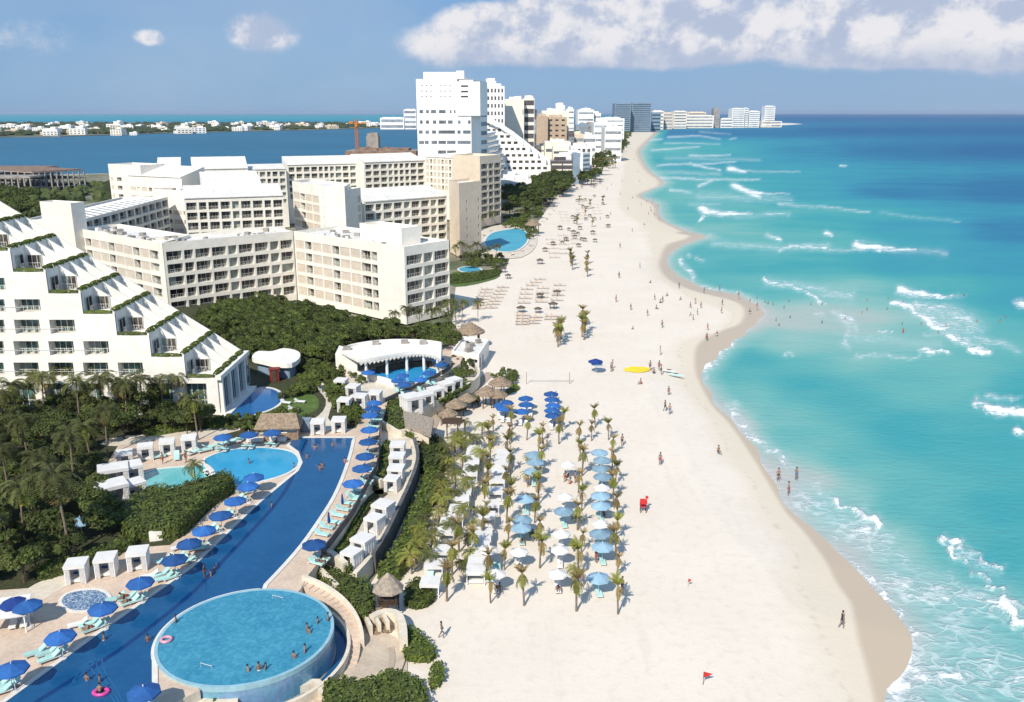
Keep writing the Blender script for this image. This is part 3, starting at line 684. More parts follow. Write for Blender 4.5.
def building(name, label, fp, z0, z1, specs, mats=None, parapet=.9, cat='building', group=None, pitch=0, roofthings=True, depth=1.1, maxwin=100, smat=0):
    """fp CCW; specs {edge: (cols, rows)}; pitch: roof rises from edge 0 to edge 2 by this much"""
    mats = mats or [M['cream2'], M['roofw'], M['tan']]
    n = len(fp); cx = sum(p[0] for p in fp)/n; cy = sum(p[1] for p in fp)/n
    t = thing(name, label, cat, (cx, cy, z0), 0, group)
    mb = MB((cx, cy, z0)); wins = []
    for i in range(n):
        a, b = fp[i], fp[(i+1) % n]
        c, r = specs.get(i, ([], []))
        facade(mb, a, b, z0, z1, c, r, depth, (cx, cy, z0), wins)
    rb = MB((cx, cy, z0))
    if pitch:
        a, b, c, d = fp
        mb.quad((*c, z1), (*d, z1), (*d, z1+pitch), (*c, z1+pitch)); mb.tri((*b, z1), (*c, z1), (*c, z1+pitch)); mb.tri((*d, z1), (*a, z1), (*d, z1+pitch))
        nx, ny = (b[1]-a[1]), -(b[0]-a[0]); L = math.hypot(nx, ny); nx, ny = nx/L*.35, ny/L*.35
        rb.quad((a[0]+nx, a[1]+ny, z1+.02), (b[0]+nx, b[1]+ny, z1+.02), (c[0]-nx, c[1]-ny, z1+pitch+.04), (d[0]-nx, d[1]-ny, z1+pitch+.04))
        rb.quad((a[0]+nx, a[1]+ny, z1-.25), (b[0]+nx, b[1]+ny, z1-.25), (b[0]+nx, b[1]+ny, z1+.02), (a[0]+nx, a[1]+ny, z1+.02))
    else:
        ins = inset(fp, .35)
        for i in range(n):
            a, b, c, d = fp[i], fp[(i+1) % n], ins[(i+1) % n], ins[i]
            mb.quad((*a, z1), (*b, z1), (*c, z1), (*d, z1)); mb.quad((*d, z1), (*c, z1), (*c, z1-parapet), (*d, z1-parapet))
        rb.add([(*p, z1-parapet) for p in ins], [tuple(range(n))])
        for q in range(int(min(16, 4+abs(area(fp))/40)) if roofthings else 0):
            for _ in range(20):
                x = R(min(p[0] for p in fp), max(p[0] for p in fp)); y = R(min(p[1] for p in fp), max(p[1] for p in fp))
                if inpoly(x, y, inset(fp, 1.8)):
                    rb.box((x, y, z1-parapet+.45), (R(.7, 2.0), R(.7, 1.6), .9), R(0, 3), mi=random.choice((0, 1, 1))); break
    mb.build('wall', mats, t); rb.build('roof', [mats[1], M['conc']], t)
    wins.sort(key=lambda w: -w[1][2])
    for m, p, w, h, rz in wins[:maxwin]: window(t, m, p[0]-cx, p[1]-cy, p[2]-z0, w, h, rz)
    if len(wins) > maxwin:
        wb = MB()
        for m, p, w, h, rz in wins[maxwin:]:
            ux, uy = math.cos(rz), math.sin(rz); x, y, z = p[0]-cx, p[1]-cy, p[2]-z0
            wb.quad((x, y, z), (x+ux*w, y+uy*w, z), (x+ux*w, y+uy*w, z+h), (x, y, z+h))
        o = wb.build('windows', M['glass'], t); o['kind'] = 'stuff'
    return t
def off(p, d, ang): return (p[0]+d*math.cos(ang), p[1]+d*math.sin(ang))
def rect(p0, p1, th):
    """rectangle behind the face p0->p1 (left to right seen from outside)"""
    dx, dy = p1[0]-p0[0], p1[1]-p0[1]; L = math.hypot(dx, dy); nx, ny = -dy/L*th, dx/L*th
    return [p0, p1, (p1[0]+nx, p1[1]+ny), (p0[0]+nx, p0[1]+ny)]
def wlen(a, b): return math.hypot(a[0]-b[0], a[1]-b[1])

def hotel():
    gz = .6
    # roof corners located from their place in the photo at an assumed parapet height
    z1 = 20.2
    a = G(75, 228, z1); b = G(162, 243, z1); c = G(293, 231, z1); d = G(404, 247, z1); e = G(449, 240, z1)
    rows = [(z1-2.35-3.28*k-2.35, z1-2.35-3.28*k) for k in range(5)][::-1]
    pan = [(1.3, 'p'), (1, 'v'), (1.3, 'p'), (1.3, 'p'), (1, 'v'), (1.3, 'p'), (1.3, 'p'), (1, 'v'), (1.3, 'p'), (1.3, 'x')]
    g = 'wings of the cream zigzag hotel'
    fp = rect(a, b, 13); ux, uy = (b[0]-a[0])/wlen(a, b), (b[1]-a[1])/wlen(a, b); fp[2] = (fp[2][0]-ux*9, fp[2][1]-uy*9)
    building('hotel_wing', 'cream hotel wing with tan panels running behind the stepped white building', fp, gz, z1, {0: (cols_of(wlen(a, b), pan, .8, 2.4, .4), rows)}, group=g)
    # wing facing the sea with nine bays
    seq = [(1.35, 'w'), (.8, 'w'), (1.3, 'v'), (1.3, 'v'), (.8, 'c'), (1.35, 'v'), (1.3, 'v'), (.85, 'c'), (1.2, 'x')]
    b2 = off(b, .25, math.atan2(c[1]-b[1], c[0]-b[0]))
    fp = rect(b2, c, 12.5)
    building('hotel_wing', 'long cream hotel wing with nine bays of balconies above the shrub thicket', fp, gz, z1-.01, {0: (cols_of(wlen(b2, c), seq, .5, .4, .55), rows)}, group=g)
    c2 = off(c, .3, math.atan2(d[1]-c[1], d[0]-c[0])); c2 = (c2[0]+.05, c2[1]-.1)
    pan2 = [(1.1, 'p'), (.8, 'v'), (1.1, 'p'), (1.1, 'p'), (.8, 'v'), (1.1, 'p'), (1.1, 'p'), (1, 'v'), (.6, 'w')]
    L1 = wlen(c2, d); cl = cols_of(L1*.78, pan2, .5, .3, .4)
    th = wlen(d, e); fp = [c2, d, e, (c2[0]+e[0]-d[0], c2[1]+e[1]-d[1])]
    if area(fp) < 0: fp = fp[::-1]
    building('hotel_wing', 'cream hotel wing ending in a white corner with three bays beside the beach', fp, gz, z1+.02,
             {0: (cl, rows), 1: (cols_of(th, [(1.4, 'v'), (.8, 'c'), (1.3, 'v')], .7, .3, .6), rows)}, group=g)
    # curved balconies at its right end
    mb = MB((e[0], e[1], gz))
    for r0, r1 in rows: mb.prism([(e[0]+math.cos(t)*1.6-.2, e[1]+math.sin(t)*1.9+.6) for t in [k*math.pi/6-math.pi/2 for k in range(7)]], r0-.55, r0+.35)
    # penthouse boxes on its roof
    def box(label, p0, p1, th, za, zb, mats=None, name='hotel_wing', specs=None, pitch=0, rt=False, **k):
        return building(name, label, rect(p0, p1, th), za, zb, specs or {}, mats, group=g, pitch=pitch, roofthings=rt, **k)
    m = lambda p, q, t: (p[0]+(q[0]-p[0])*t, p[1]+(q[1]-p[1])*t)
    n1 = (-(d[1]-c[1])/L1, (d[0]-c[0])/L1)
    sh = lambda p, k: (p[0]+n1[0]*k, p[1]+n1[1]*k)
    box('low white plant room on the roof of the wing beside the beach', sh(m(c, d, .50), 5), sh(m(c, d, .86), 5), 6.5, z1-.85, z1+3.6, name='plant_room', cat='rooftop room')
    # tall block at the left end
    ta = V(43.5, 230, 252)[0], 252.; tb = V(74, 230, 247)[0], 247.
    building('hotel_tower', 'tall cream stair tower at the left end of the zigzag hotel', rect(ta, tb, 4.5), gz, 27.8, {0: ([(2.1, 3.9, 'p')], [(gz+9, gz+11.2), (gz+12.8, gz+15), (gz+16.2, gz+18.4)])}, group=g, roofthings=False)
    # block behind it in the shade with the blue ribbed roof
    s0 = G(100, 216, 19); s1 = (s0[0]+1.5, s0[1]+52); 
    s0 = (V(82, 216, 258)[0], 258.); s1 = (V(168, 200, 330)[0], 330.)
    rs = [(gz+i*3.3+1.5, gz+(i+1)*3.3+.6) for i in range(6)]
    t = building('hotel_wing', 'shaded hotel wing with a ribbed blue-grey glass roof behind the stair tower', rect(s0, s1, 17), gz, 22.0, {0: (cols_of(wlen(s0, s1), [(1, 'w')]*11, .8, .8, .9), rs)},
             [M['cream2'], M['roofg'], M['tan']], group=g, roofthings=False)
    rb = MB(); P = inset(rect(s0, s1, 17), 1.6); o = t.location
    for k in range(15):
        f = (k+.5)/15; p, q = m(P[0], P[1], f), m(P[3], P[2], f)
        rb.tube([(p[0]-o[0], p[1]-o[1], 20.6), ((p[0]+q[0])/2-o[0], (p[1]+q[1])/2-o[1], 21.9), (q[0]-o[0], q[1]-o[1], 20.6)], .3, 5)
    rb.build('roof_rib', M['wwhite'], t)
    # D : nine bays, sloping white roof
    Yd = 262.
    def yrow(px, py, z):   # point at given roof height
        return G(px, py, z)
    zD = 25.4
    p0, p1 = G(183.5, 198, zD), G(283, 195, zD)
    p1 = (p1[0], p1[1])
    rD = [(zD-1.3-(k+1)*3.25+.55, zD-1.3-k*3.25-.25) for k in range(5)][::-1]
    building('hotel_wing', 'cream hotel wing with nine bays and a sloping white roof in the middle row', rect(p0, p1, 13), gz, zD, {0: (cols_of(wlen(p0, p1), [(1.2, 'v'), (.85, 'w'), (1.15, 'v'), (1.1, 'w'), (.8, 'c'), (1.15, 'v'), (1.15, 'v'), (.8, 'v'), (1.1, 'v')], .6, .4, .7), rD)}, group=g, pitch=3.0)
    # upper slab between D and the back row
    q0, q1 = V(203, 185, 330), V(262, 180, 338)
    box('long white roof wedge behind the nine bay wing', (q0[0], 330), (q1[0], 338), 18, gz, 25.5, name='hotel_wing', pitch=4.5)
    # E : panel wing and white blank block
    zE = 28.4
    e0, e1, e2, e3 = G(292, 181, zE), G(324, 186, zE), G(344, 185.5, zE), G(360, 190, zE)
    rE = [(zE-3.4-(k+1)*3.25+.5, zE-3.4-k*3.25-.4) for k in range(4)][::-1]
    building('hotel_wing', 'cream hotel wing with pale panels and a blank white end block', [e0, e1, (V(344, 180, e1[1]-3)[0], e1[1]-3), (V(344, 180, e1[1]+12)[0]+2, e1[1]+12), (e0[0]+4, e0[1]+12)], gz, zE,
             {0: (cols_of(wlen(e0, e1), [(1, 'p'), (.8, 'v'), (1, 'p'), (1, 'p'), (.6, 'w')], .5, 1.2, .4), rE)}, group=g, roofthings=False)
    f0 = (V(345, 200, e1[1]-1)[0]+.2, e1[1]-1.); f1 = (V(361, 200, e1[1]+9)[0], e1[1]+9.)
    building('hotel_wing', 'pale blank wing end with a column of tan panels left of the eight bay wing', rect(f0, f1, 10), gz, zE-1.2, {0: ([(wlen(f0, f1)-2.4, wlen(f0, f1)-.5, 'p')], rE)}, group=g, roofthings=False)
    # F
    zF = 21.7
    p0, p1 = G(364, 201.5, zF), G(446.5, 195.6, zF)
    rF = [(zF-.9-(k+1)*3.2+.6, zF-.9-k*3.2-.3) for k in range(5)][::-1]
    building('hotel_wing', 'cream hotel wing of nine bays under a sloping white roof nearest the beach garden', rect(p0, p1, 12), gz-1.5, zF, {0: (cols_of(wlen(p0, p1), [(1.1, 'v'), (.75, 'w'), (1.15, 'v'), (1.1, 'v'), (.8, 'c'), (1.1, 'v'), (1.1, 'v'), (.8, 'c'), (1.1, 'w')], .5, .3, .7), rF)}, group=g, pitch=3.4)
    # peach block at its right end
    k0 = (V(449, 190, 336)[0], 336.); k1 = (V(459, 190, 322)[0], 322.); k2 = (V(481, 190, 334)[0], 334.)
    zK = 27.6
    rK = [(3+k*3.2+.9, 3+(k+1)*3.2-.9) for k in range(6)]
    L = wlen(k0, k1); L2 = wlen(k1, k2)
    k3 = (k0[0]+k2[0]-k1[0], k0[1]+k2[1]-k1[1])
    building('hotel_wing', 'peach coloured end block with slit windows above the garden palms', [k0, k1, k2, k3], .5, zK, {0: ([(1.2, 2.3, 'w')], rK), 1: ([(L2*.32, L2*.32+.7, 'c'), (L2*.86, L2*.86+.7, 'c')], rK)}, [M['peach'], M['cream'], M['tan']], group=g, roofthings=False)
    # back row
    def back(px0, px1, Y0, Y1, ztop, seq, label, nrow=5, pitch=3.2, th=14, mt=None, off_=1.0, m1=.6):
        p0 = (V(px0, 170, Y0)[0], Y0); p1 = (V(px1, 170, Y1)[0], Y1)
        rw = [(ztop-off_-(k+1)*3.15+.7, ztop-off_-k*3.15-.25) for k in range(nrow)][::-1]
        return building('hotel_wing', label, rect(p0, p1, th), .5, ztop, {0: (cols_of(wlen(p0, p1), seq, .8, m1, .8), rw)} if seq else {}, mt, group=g, pitch=pitch, roofthings=False)
    S = lambda n: [(random.choice((.75, 1.1, 1.1)), random.choice('vwvc')) for _ in range(n)]
    back(287, 357, 425, 438, 28.4, S(10), 'cream wing of the back row with a notch in its roof near the crane')
    back(364, 425, 432, 452, 29.2, S(9), 'rightmost many windowed cream wing of the back row in front of the building site')
    back(425, 452, 452, 440, 31, [(1, 'p'), (.7, 'v'), (1, 'p'), (1, 'p'), (.7, 'v'), (1, 'p'), (.7, 'v')], 'cream back row wing with tan panels facing left of the peach block', pitch=2.0)
    k0 = (V(452, 170, 425)[0], 425.); k1 = (V(480, 170, 411)[0], 411.); k2 = (V(501, 170, 428)[0], 428.)
    rw = [(29.6-(k+1)*3.25+.7, 29.6-k*3.25-.25) for k in range(8)][::-1]
    building('hotel_wing', 'peach end of the back row with three bays of windows over the small pool', [k0, k1, k2, (k0[0]+k2[0]-k1[0], k0[1]+k2[1]-k1[1])], .5, 33.0, {1: (cols_of(wlen(k1, k2), [(1.1, 'w'), (.8, 'w'), (1.1, 'w')], 1.2, .5, .9), rw)}, [M['peach'], M['cream'], M['tan']], group=g, roofthings=False)
    back(245, 286, 405, 412, 27.4, S(6), 'low cream wing with a row of dark windows left of the notch', pitch=1.5)
    back(192, 248, 388, 396, 28.6, [(1, 'w')]+[(8, 'p')], 'broad white wedge roofed wing above the nine bay wing', pitch=4.4, nrow=2)
    back(157, 181, 372, 375, 30.2, None, 'small white wedge roofed block left of the broad wedge', pitch=3.4)
    t0 = (V(108, 165, 366)[0], 366.); t1 = (V(140, 165, 357)[0], 357.)
    rI = [(.5+i*3.4+.9, .5+(i+1)*3.4-.9) for i in range(8)]
    building('hotel_wing', 'tall cream hotel end block at far left with the lagoon behind it', rect(t0, t1, 12), .5, 32, {0: ([(.8, 2.2, 'p'), (4.4, 7.2, 'v')], rI)}, group=g, roofthings=False)
    t0 = (V(127, 165, 360)[0], 360.); t1 = (V(180, 165, 346)[0], 346.)
    building('hotel_wing', 'cream wing with stepped roofs and small square windows behind the ribbed roof', rect(t0, t1, 12), .5, 28.0, {0: (cols_of(wlen(t0, t1), [(1, 'p'), (.6, 'v'), (1, 'p'), (.6, 'v'), (1, 'p'), (1.3, 'p'), (.6, 'v'), (1.3, 'w')], .6, .6, .8), rI[:7])}, group=g, pitch=3.4, roofthings=False)
    t0 = (V(150, 165, 338)[0], 338.); t1 = (V(186, 165, 330)[0], 330.)
    building('hotel_wing', 'low cream link block with a roof garden left of the nine bay wing', rect(t0, t1, 10), .5, 24.2, {0: (cols_of(wlen(t0, t1), [(1.2, 'p'), (.8, 'v'), (1.2, 'p'), (.8, 'v')], .6, .6, .8), rI[:5])}, group=g, roofthings=True)

def stepped():
    """white pyramid hotel with planted terraces"""
    Y0 = 140.; xr0 = V(217, 378, Y0)[0]
    zb = TZ; zt = V(217, 378, Y0)[1]
    corners = [V(px, py, Y0) for px, py in [(217, 378), (184, 357), (149, 335.5), (114.5, 314), (80.5, 293.5), (45.5, 272), (10, 251), (-25, 230), (-60, 209)]]
    Xl = V(-110, 300, Y0)[0]; TH = 15.0
    t = thing('stepped_hotel', 'white stepped pyramid hotel with planted terraces and sail shaped fins', 'building', (xr0-20, Y0, zb))
    O = (xr0-20, Y0, zb); mb = MB(O); wins = []
    lev = [zb]+[c[1] for c in corners]
    X = [c[0] for c in corners]
    bay = 5.75
    for k in range(len(corners)):
        z0, z1 = lev[k], lev[k+1]; xr = X[k]
        h = z1-z0
        cols = []
        if k == 0:
            s = xr-Xl-1.9-7; 
        e = xr-Xl-(1.9 if k == 0 else (X[k]-X[k+1] if k+1 < len(X) else 5)+1.6)
        x = e-4.1
        while x > .5:
            cols.append((x, x+4.1, 't')); x -= bay
        cols = cols[::-1]
        facade(mb, (Xl, Y0), (xr, Y0), z0, z1, cols if k < 7 else [], [(z0+(.25 if k else .25), z1-.95)], 1.7, O, wins)
        # solid block behind the room terraces : right face set back one step
        xi = X[k]-1.2 if k == 0 else X[k]
        nxt = X[k+1] if k+1 < len(X) else X[k]-6
        # right side face between this terrace and the one above
        mb.quad((xr, Y0, z0), (xr, Y0+TH, z0), (xr, Y0+TH, z1), (xr, Y0, z1)) if k == 0 else None
        if k: mb.quad((xr-.02, Y0+.3, z0), (xr-.02, Y0+TH, z0), (xr-.02, Y0+TH, z1), (xr-.02, Y0+.3, z1))
        mb.quad((nxt-.03, Y0, z1), (xr, Y0, z1), (xr, Y0+TH, z1), (nxt-.03, Y0+TH, z1))       # terrace floor
        mb.quad((xr, Y0+TH, z0), (Xl, Y0+TH, z0), (Xl, Y0+TH, z1), (xr, Y0+TH, z1))
        # parapet at the terrace edge
        mb.box((xr-.15, Y0+TH/2, z1+.2), (.3, TH-.02, .42))
        # dark glazed room fronts on the side of the floor above
        if k+1 < len(corners):
            for y, w in ((Y0+1.1, 2.4),):
                wins.append(('w', (nxt+.02, y, z1+.1), w, 2.4, math.pi/2))
    # sail fins
    for q, yy in enumerate((Y0+4.2, Y0+7.9, Y0+11.4, Y0+TH-.2)):
        for k in range(len(corners)-1):
            xo, xi, z = X[k], X[k+1], lev[k+1]; zn = lev[k+2] if k+2 < len(lev) else z+3.9
            th = .28
            prof = [(xo+.01, z), (xo+.01, z+.5), (xi+.0, zn+.45), (xi-.6, zn+.45), (xi-.6, z)]
            n = len(prof)
            mb.add([(x, yy, z_) for x, z_ in prof]+[(x, yy+th, z_) for x, z_ in prof], [tuple(range(n)), tuple(range(n, 2*n))[::-1]]+[(i, n+i, n+(i+1) % n, (i+1) % n) for i in range(n)])
            # slanted sail between fins (white sloping sheet seen from above)
            if q == 0: wins.append(('v', (xi+.25, yy-.04, z+.1), 2.5, 2.1, 0))
    mb.build('wall', [M['white'], M['white'], M['tan']], t)
    # tall glazed side of the ground floor
    gb = MB(O); y = Y0+1.0; wl = 3.3
    for i in range(4):
        gb.box((xr0+.35, y-.35, (zb+zt)/2), (.7, .7, zt-zb)); y += wl+.7+.15
    gb.box((xr0+.35, Y0+TH/2+.2, zt+.1), (.9, TH+1.2, .75)); gb.box((xr0+.9, Y0+TH/2, zb+.15), (1.8, TH+1, .3))
    gb.build('colonnade', M['white'], t)
    y = Y0+1.05
    for i in range(4): window(t, 'b', xr0+.06-O[0], y-Y0, .3, wl+.4, zt-zb-.7, math.pi/2, 'glass_panel'); y += wl+.85
    for m, p, w, h, rz in wins:
        window(t, m, p[0]-O[0], p[1]-O[1], p[2]-O[2], w, h, rz)
    # balcony rails
    rl = MB(O)
    for k in range(0, 6):
        z0 = lev[k]; rl.box(((Xl+X[k+1])/2-2, Y0-.04, z0+1.15), (X[k+1]-Xl-3, .06, .07)); 
    rl.build('balcony_rail', M['metal'], t)
    # planter hedges: things of their own
    lm = []
    for v in range(3):
        b = MB()
        for j in range(190):
            y = R(-1.5, 1.5); a = R(0, math.pi); e = math.sqrt(max(0, 1-(y/1.6)**2))
            leafquad(b, (.55*math.cos(a)*e, y, .1+.55*math.sin(a)*e), (math.cos(a)+R(-.4, .4), R(-.5, .5)+y*.3, math.sin(a)+R(-.2, .5)), R(.2, .34))
        b.lathe([(.0, .42), (.3, .36), (.42, .15), (.42, -.15)], 8, mi=1)
        me = b.mesh('planter_hedge', [M['leafb'], M['leafd']])
        for vv in me.vertices:
            pass
        lm.append(me)
    names = ['lowest', 'second lowest', 'third lowest', 'fourth lowest', 'fourth highest visible', 'third highest visible', 'second highest visible', 'highest visible']
    pos = ['in front of the dark room window', 'in the first gap between the fins', 'in the middle gap between the fins', 'in the farthest gap behind the fins']
    for k in range(len(corners)-1):
        for q, (yy, ln) in enumerate(((Y0+2.2, 1.2), (Y0+6.0, 1.05), (Y0+9.6, 1.0), (Y0+13.2, 1.0))):
            o = bpy.data.objects.new('planter_hedge', lm[(k+q) % 3]); o.location = (X[k]-.35, yy, lev[k+1]+.38); o.scale = (1.0, ln*1.22, .95)
            _link(o); tag(o, 'planter hedge on the %s terrace, %s' % (names[k], pos[q]), 'hedge', 'planter hedges on the stepped terraces')
        o = bpy.data.objects.new('planter_hedge', lm[k % 3]); o.location = ((X[k]+X[k+1])/2-.2, Y0+.3, lev[k+1]+.1); o.scale = (.7, abs(X[k]-X[k+1])/3.1, .75); o.rotation_euler = (0, 0, math.pi/2)
        _link(o); tag(o, 'low planter hedge along the front edge of the %s terrace' % names[k], 'hedge', 'planter hedges on the stepped terraces')

def front_hedges(corners_, levs, Y0, meshes):
    pass
def tower(label, px0, px1, ytop, Y, th, mats, nb, name='hotel_tower', z0=-.3, skew=0, bandh=None, group=None, seq=None, pitchm=.5, winm=None, cat='building', side=True, step=None):
    """block located by its picture columns at distance Y; every floor has a recessed band of windows"""
    x0, z1 = V(px0, ytop, Y); x1, _ = V(px1, ytop, Y+skew)
    fp = rect((x0, Y), (x1, Y+skew), th); n = 4
    cx = sum(p[0] for p in fp)/4; cy = sum(p[1] for p in fp)/4
    t = thing(name, label, cat, (cx, cy, z0), 0, group)
    mb = MB((cx, cy, z0)); H = z1-z0; fh = (H-1)/nb
    mb.prism(fp, z0, z1-.001, 0, 1)
    if H > 9 and (Y < 1200 or H > 30):
        rb = MB((cx, cy, z0)); P = inset(fp, min(th*.25, 6)); rb.prism(P, z1, z1+1.6)
        for _ in range(5): rb.box((cx+R(-.3, .3)*(fp[1][0]-fp[0][0]), cy+R(-.3, .3)*th, z1+R(.3, 1.2)), (R(2, 5), R(2, 5), 3))
        rb.build('roof_house', mats[0], t)
    mb.build('wall', mats, t)
    a, b, c = fp[0], fp[1], fp[2]
    L = wlen(a, b); L2 = wlen(b, c)
    def strip(p, q, s0, s1, za, zb, d=.25):
        l = wlen(p, q); ux, uy = (q[0]-p[0])/l, (q[1]-p[1])/l; nx, ny = uy, -ux
        m_ = MB((cx, cy, z0)); q0 = (p[0]+ux*s0+nx*.06, p[1]+uy*s0+ny*.06); q1 = (p[0]+ux*s1+nx*.06, p[1]+uy*s1+ny*.06)
        m_.add([(q0[0], q0[1], za), (q1[0], q1[1], za), (q1[0], q1[1], zb), (q0[0], q0[1], zb)], [(0, 1, 2, 3)])
        m_.add([(q0[0], q0[1], za), (q0[0]-nx*.05, q0[1]-ny*.05, za), (q1[0]-nx*.05, q1[1]-ny*.05, za), (q1[0], q1[1], za)], [(0, 1, 2, 3)])
        m_.add([(q0[0], q0[1], zb), (q1[0], q1[1], zb), (q1[0]-nx*.05, q1[1]-ny*.05, zb), (q0[0]-nx*.05, q0[1]-ny*.05, zb)], [(0, 1, 2, 3)])
        return m_
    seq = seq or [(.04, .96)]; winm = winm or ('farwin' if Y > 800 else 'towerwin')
    gap = (1-pitchm)/2
    for i in range(nb):
        za = z0+.4+i*fh+fh*gap; zb = za+fh*pitchm
        for s0, s1 in seq: strip(a, b, L*s0, L*s1, za, zb).build('window_band', M[winm], t)
        if side and L2 > 8: strip(b, c, L2*.06, L2*.94, za, zb).build('window_band', M[winm], t)
    return t
def city():
    W3 = [M['wwhite'], M['roofw'], M['tan']]
    segs = lambda n, f=.62, a=.03, b=.97: [(a+(b-a)*(i+(1-f)/2)/n, a+(b-a)*(i+(1+f)/2)/n) for i in range(n)]
    # --- the white tower with the sloping wing
    Y = 455.
    x0, _ = V(416.5, 100, Y); x1, _ = V(471, 100, Y); zt = V(416, 79, Y)[1]
    t = thing('hotel_tower', 'tall white hotel tower with bands of windows and a stepped roof', 'building', ((x0+x1)/2, Y, 0))
    O = tuple(t.location); mb = MB(O)
    x2 = V(480, 82, Y)[0]; 
    mb.prism([(x0, Y), (x1, Y), (x1+4, Y+26), (x0, Y+26)], 0, zt-16, 0)
    mb.prism([(x0, Y-.1), (V(457, 80, Y)[0], Y-.1), (V(457, 80, Y)[0], Y+24), (x0, Y+24)], zt-16, zt, 0)
    mb.prism([(V(457, 80, Y)[0]+.01, Y-.6), (x2, Y-.6), (x2+3, Y+24), (V(457, 80, Y)[0]+.01, Y+24)], zt-17.5, zt-1.2, 0)
    mb.prism([(V(423, 75, Y)[0], Y+2), (V(456, 75, Y)[0], Y+2), (V(456, 75, Y)[0], Y+20), (V(423, 75, Y)[0], Y+20)], zt, zt+3.4, 0)
    mb.prism([(V(456.2, 75, Y)[0], Y+1), (V(464, 75, Y)[0], Y+1), (V(464, 75, Y)[0], Y+12), (V(456.2, 75, Y)[0], Y+12)], zt, zt+4.0, 0)
    mb.build('wall', W3, t)
    def wn(pxa, pxb, pya, pyb, YY=Y-.08, m='glass'):
        xa, za = V(pxa, pyb, YY); xb, zb = V(pxb, pya, YY)
        b = MB(O); b.box(((xa+xb)/2, YY+.02, (za+zb)/2), (xb-xa, .1, zb-za)); b.build('window', M[m], t)
    rw = {111.5: [(419.5, 423), (426, 429), (431, 436), (439, 445.5), (450, 451.5), (454, 455.5), (458, 460), (468, 470.5)], 122: [(420, 422.5), (426, 429), (433, 436), (439, 446), (448, 452.5), (458, 460.5), (468, 470.5)],
          132: [(419, 422.5), (425.5, 429), (432, 436), (438.5, 455), (457.5, 460.5), (463, 470.5)], 142.3: [(419, 424), (425, 428.5), (431.5, 437), (438.5, 446), (447, 455.5), (457.5, 470.5)], 152: [(438, 446), (447, 456)], 162: [(420, 430), (438, 455)]}
    for y_, l in rw.items():
        for a_, b_ in l: wn(a_, b_, y_-1.6, y_+1.6, m='towerwin')
    for y_ in (86, 91.5, 96.5): wn(461, 468, y_-.7, y_+.8, Y-.68)
    for y_ in (85.5, 91.0, 96.5):
        for x_ in (422, 426.5, 431, 441, 445, 450): wn(x_-.5, x_+.5, y_-.4, y_+.5, Y-.18)
    # shaded side pieces right of the tower
    t = tower('blue-grey shaded slab joined to the right of the tall white tower', 473, 487, 80, 480., 30, [M['wwhite'], M['roofw']], 14, skew=26, pitchm=.45)
    # dotted white tower
    t = tower('white tower with a grid of round dark windows behind the sloping wing', 486, 504.5, 86, 760., 24, [M['wwhite'], M['roofw']], 12, seq=segs(5, .5), pitchm=.5, side=False, winm='darkf')
    t = tower('white stair head behind the tower with the grid of dark windows', 486, 496, 81, 772., 12, [M['wwhite'], M['roofw']], 3, side=False, winm='wwhite')
    # sloping wing
    t = thing('hotel_wing', 'white sloping wing of terraces falling from the tall tower towards the beach', 'building', (V(515, 170, 700)[0], 700, 0)); O2 = tuple(t.location)
    top = [(486, 118), (500, 124), (515, 134), (530, 146), (543, 156), (550.5, 162)]
    YA, YB = 700., 735.
    nst = 9; wb = MB(O2); 
    for i in range(nst):
        f = i/(nst-1); ytop_ = 121+f*49; 
        # right limit of each terrace from the slope
        xr = None
        for (xa, ya), (xb, yb) in zip(top[:-1], top[1:]):
            if ya <= ytop_ <= yb: xr = xa+(xb-xa)*(ytop_-ya)/(yb-ya)
        if xr is None: xr = 551 if ytop_ > 150 else 487
        z1 = V(xr, ytop_, YA)[1]; z0 = V(xr, ytop_+49/(nst-1), YA)[1] if i < nst-1 else -.3
        yf = YA-i*2.2
        xl = V(478, ytop_, yf)[0]; xrr = V(xr+1, ytop_, yf)[0]
        wb.prism([(xl, yf), (xrr, yf), (xrr, YB), (xl, YB)], z0, z1-.02*i)
        nn = max(1, int((xr-480)/6)); 
        for j in range(nn):
            xa = xl+3+(xrr-xl-5)*j/nn; xb = xa+(xrr-xl-5)/nn*.6
            b = MB(O2); b.box(((xa+xb)/2, yf-.03, z0+(z1-z0)*.5), (xb-xa, .12, (z1-z0)*.42)); b.build('window', M['glassb'], t)
    wb.build('wall', W3, t)
    fb = MB(O2); p = [V(x_, y_, 695) for x_, y_ in top]; 
    for (xa, za), (xb, zb) in zip(p[:-1], p[1:]): fb.add([(xa-.2, 695, za-3), (xb, 695, zb-3), (xb, 695, zb+1), (xa-.2, 695, za+1), (xa-.2, 700, za+1), (xb, 700, zb+1)], [(0, 1, 2, 3), (3, 2, 5, 4)])
    fb.build('sloping_parapet', M['wwhite'], t)
    # curved glazed front in the tower's shadow
    t = thing('hotel_wing', 'curved banded blue-grey front at the foot of the tall white tower', 'building', (V(490, 170, 600)[0], 600, 0)); O3 = tuple(t.location)
    wb = MB(O3); gb = []
    xc = V(470, 170, 530)[0]
    for i in range(9):
        ytop_ = 133+i*5; 
        arcp = []
        for k in range(9):
            u = k/8; px = 471.2+u*(24+i*1.6); Yk = 560+u*u*80
            arcp.append((V(px, 150, Yk)[0], Yk))
        z1 = V(490, ytop_, 600)[1]; z0 = V(490, ytop_+5, 600)[1] if i < 8 else -.3
        poly = arcp+[(arcp[-1][0], 670), (arcp[0][0], 670)]
        wb.prism(poly, z0+(z1-z0)*.55, z1-.02*i); 
        pi = [(x_, y_+1.2) for x_, y_ in arcp]+[(arcp[-1][0]-.5, 669), (arcp[0][0], 669)]
